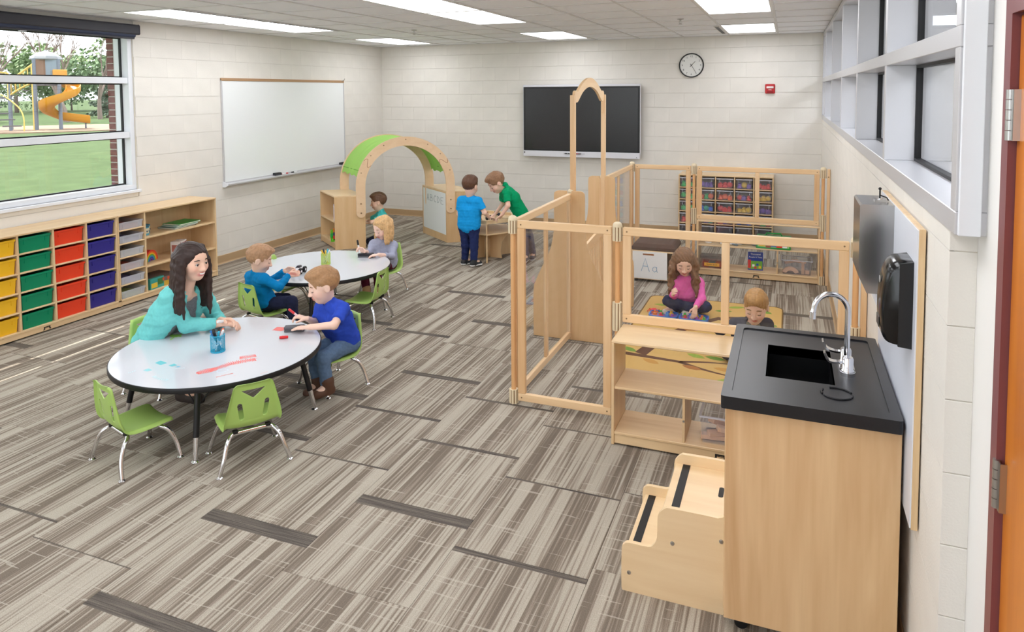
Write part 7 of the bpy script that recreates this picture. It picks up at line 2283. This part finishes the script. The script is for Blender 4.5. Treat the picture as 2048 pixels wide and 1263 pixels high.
B('tower_panel', M_PANEL, t, -hw_ - .03, -hw_ + .03, -hw_, hw_, 3.6, 4.3)
B('tower_panel', M_PANEL, t, -hw_, hw_, hw_ - .03, hw_ + .03, 2.9, 4.3)
roof = [(.86, 4.3), (.88, 4.36), (.8, 4.5), (.58, 4.66), (.32, 4.78), (.12, 4.84), (.08, 4.9), (0, 4.92)]
m_ = MB().lathe(roof, n=8, smooth=False); m_.build('roof', M_ROOFG, t)
# spiral slide: swept trough
def slide():
    cx, cy, R_ = .62, -.9, .72
    vs = []; fs = []; N = 64
    prof = [(-.40, .46), (-.38, .12), (-.26, -.02), (0, -.06), (.26, -.02), (.38, .12), (.40, .46), (.35, .46), (.33, .14), (.22, .04), (0, .0), (-.22, .04), (-.33, .14), (-.35, .46)]
    path = []
    for k in range(N + 1):
        u = k / N; a = math.radians(120 - 390 * u); z = 3.0 - 2.35 * u
        path.append(Vector((cx + R_ * math.cos(a), cy + R_ * math.sin(a), z)))
    last = path[-1]; d = (path[-1] - path[-2]).normalized(); d.z = 0; d.normalize()
    for k in range(1, 8): path.append(last + d * .22 * k + Vector((0, 0, -.035 * k)))
    n = len(prof)
    for i, p in enumerate(path):
        tg = (path[min(i + 1, len(path) - 1)] - path[max(i - 1, 0)]); tg.z = 0; tg.normalize(); sd = Vector((tg.y, -tg.x, 0))
        bank = .12
        for (a, b_) in prof: vs.append(p + sd * a + Vector((0, 0, b_ + bank * a * (1 if i < N else 0) * -1)))
    for i in range(len(path) - 1):
        for k in range(n): fs.append((i * n + k, i * n + (k + 1) % n, (i + 1) * n + (k + 1) % n, (i + 1) * n + k))
    fs.append(tuple(range(n))); fs.append(tuple((len(path) - 1) * n + k for k in range(n))[::-1])
    return MB().add(vs, fs, True), path
sm_, sp_ = slide(); sm_.build('spiral_slide', M_PY, t)
B('slide_hood', M_PY, t, .3, 1.05, -.9, -.3, 2.9, 3.7, .05)
MB().tube([(.62, -.9, 0), (.62, -.9, 3.1)], .10, 12).build('slide_post', M_PG, t)
MB().tube([(sp_[-2].x, sp_[-2].y, 0), (sp_[-2].x, sp_[-2].y, .42)], .05, 8).build('slide_foot', M_PG, t)
# lower platform, stairs and rails to the left
for (x, y) in ((-1.9, -.6), (-1.9, .6), (-3.3, -.6), (-3.3, .6)):
    MB().tube([(x, y, 0), (x, y, 3.2)], .09, 10).build('post', M_PG, t)
B('deck', M_DECK, t, -3.3, -1.9, -.6, .6, 1.95, 2.07)
for k in range(4):
    B('stair_tread', M_DECK, t, -1.85 + k * .3, -1.56 + k * .3, -.5, .5, 2.1 + k * .16, 2.16 + k * .16)
    B('stair_tread', M_DECK, t, -3.1 + .3 * k, -2.2 + .3 * k, -2.2 + .0 * k - .25 * k, -1.9 - .25 * k, 1.45 - k * .36, 1.52 - k * .36)
def rail(pts, r_=.035): return MB().tube(smooth_path(pts, 4), r_, 8).build('handrail', M_PYR, t)
for y in (-.65, .65):
    rail([(-1.9, y, 2.95), (-1.3, y, 3.5), (-.66, y, 4.05)]); rail([(-1.9, y, 2.15), (-1.3, y, 2.6), (-.66, y, 2.95)])
    for k in range(6): MB().tube([(-1.8 + k * .21, y, 2.2 + k * .13), (-1.8 + k * .21, y, 3.0 + k * .18)], .022, 6).build('baluster', M_PYR, t)
    rail([(-3.3, y, 2.0), (-3.3, y, 3.3), (-3.15, y, 3.5), (-2.1, y, 3.5), (-1.95, y, 3.3), (-1.95, y, 2.0)])
rail([(-1.2, -2.9, .1), (-1.2, -2.9, .9), (-1.45, -2.6, 1.5), (-2.2, -2.1, 2.2), (-2.4, -1.9, 2.1)])
rail([(-.75, -1.0, 0.0), (-.75, -1.0, 4.0)])
# ---- trees
def bare_tree(lb, base, h, seed, spread=.55):
    t = thing('bare_tree', lb, 'tree', base)
    q = random.Random(seed); segs = []
    def grow(p, d, L, r_, lv):
        pts = [p]; dd = d.copy()
        for k in range(3):
            dd = (dd + Vector((q.uniform(-1, 1), q.uniform(-1, 1), q.uniform(-.15, .5))) * .16).normalized(); pts.append(pts[-1] + dd * L / 3)
        segs.append((lv, pts, [r_, r_ * .85, r_ * .7, r_ * .55]))
        if lv < 5:
            for k in range(3 if lv < 4 else 2):
                nd = (dd + Vector((q.uniform(-1, 1), q.uniform(-1, 1), q.uniform(-.1, .6))) * spread * (1.1 if lv else 1.3)).normalized()
                grow(pts[2 if k else 3], nd, L * q.uniform(.62, .82), r_ * .55, lv + 1)
    grow(Vector((0, 0, -.1)), Vector((0, 0, 1)), h * .26, h * .02, 0)
    a, b_ = MB(), MB()
    for lv, pts, rs in segs: (a if lv < 2 else b_).tube(pts, rs, 6 if lv < 3 else 3, caps=False)
    M_BARK = mat('bark', (128, 112, 104), .9)
    a.build('trunk', M_BARK, t); o = b_.build('branches', M_BARK, t); o['kind'] = 'stuff'
    return t
def leafy_tree(lb, base, h, w, rgb, seed, name='leafy_tree', cone=False, n=1500):
    t = thing(name, lb, 'tree', base, 0, 'trees at the far edge of the lawn')
    q = random.Random(seed)
    MB().tube([(0, 0, -.2), (0, 0, h * .55)], [h * .03, h * .015], 8).build('trunk', mat('bark', (128, 112, 104), .9), t)
    vs = []; fs = []
    lumps = [(q.uniform(-1, 1) * w * .33, q.uniform(-1, 1) * w * .33, h * q.uniform(.35, .82), w * q.uniform(.16, .3)) for _ in range(11)]
    for k in range(n):
        if cone:
            z = h * q.random() ** 1.3 * .98 + .05 * h; rad = w / 2 * max(0.0, 1 - z / h) ** .8 * (.75 + .35 * math.sin(z * 9 / h * 3)); a = q.uniform(0, 2 * PI); rr = rad * math.sqrt(q.uniform(.35, 1)); p = Vector((rr * math.cos(a), rr * math.sin(a), z))
        else:
            L = q.choice(lumps); v = Vector((q.gauss(0, 1), q.gauss(0, 1), q.gauss(0, 1))).normalized() * L[3] * q.uniform(.7, 1.05); p = Vector(L[:3]) + v
        s_ = h * q.uniform(.018, .034); u = Vector((q.gauss(0, 1), q.gauss(0, 1), q.gauss(0, 1))).normalized(); w2 = u.orthogonal().normalized()
        o = len(vs); vs += [p + u * s_, p + w2 * s_, p - u * s_, p - w2 * s_]; fs.append((o, o + 1, o + 2, o + 3))
    m = MB().add(vs, fs); me = bpy.data.meshes.new('foliage'); me.from_pydata([tuple(v) for v in m.v], [], m.f)
    me.materials.append(mat('leaf_%d_%d_%d' % rgb, rgb, .8, noise=.25, nscale=.6))
    o = link('foliage', me, t); o['kind'] = 'stuff'
    return t
def out(a, d, z=GZ):
    """a metres right, d metres beyond the playground"""
    p = PO + PR * a + PD * d; return (p.x, p.y, z + max(0, (math.hypot(p.x, p.y) - 60)) * .006)
bare_tree('large bare spring tree with fine branches behind the slide', out(1.2, 14), 12.5, 4)
bare_tree('bare spring tree at the left of the window view', out(-3.5, 18), 12, 9)
bare_tree('slender bare tree beside the brick edge of the window', out(3.8, 20), 11, 15)
G1, G2, G3, G4 = (124, 142, 98), (104, 126, 84), (90, 112, 78), (72, 90, 70)
leafy_tree('pale green leafy tree at the far left of the lawn', out(-7, 40), 9, 9, G1, 1)
leafy_tree('light green tree behind the yellow handrails', out(-3, 46), 8, 8, G2, 2)
leafy_tree('mid green tree behind the playground tower', out(1.5, 50), 8, 9, G1, 3)
leafy_tree('rounded green tree to the right of the slide', out(5, 38), 6.5, 7, G3, 4)
leafy_tree('dense green tree beside the brick edge', out(9.5, 46), 9, 9, G2, 5)
leafy_tree('tall green tree farthest right on the lawn', out(15, 42), 10, 9, G3, 6)
leafy_tree('dark spruce shrub on the lawn right of the slide', out(4.6, 24), 4.6, 3.6, G4, 7, 'spruce_tree', cone=True, n=2200)
for k, a in enumerate((-9, -5.5, -1.5, 2.5, 6.5, 10.5)):
    leafy_tree('low hedge shrub along the far edge of the lawn, %s' % ['leftmost', 'second from the left', 'third from the left', 'third from the right', 'second from the right', 'rightmost'][k], out(a, 54), 4.2, 5.6, [G2, G3][k % 2], 20 + k, 'hedge_shrub', n=1300)
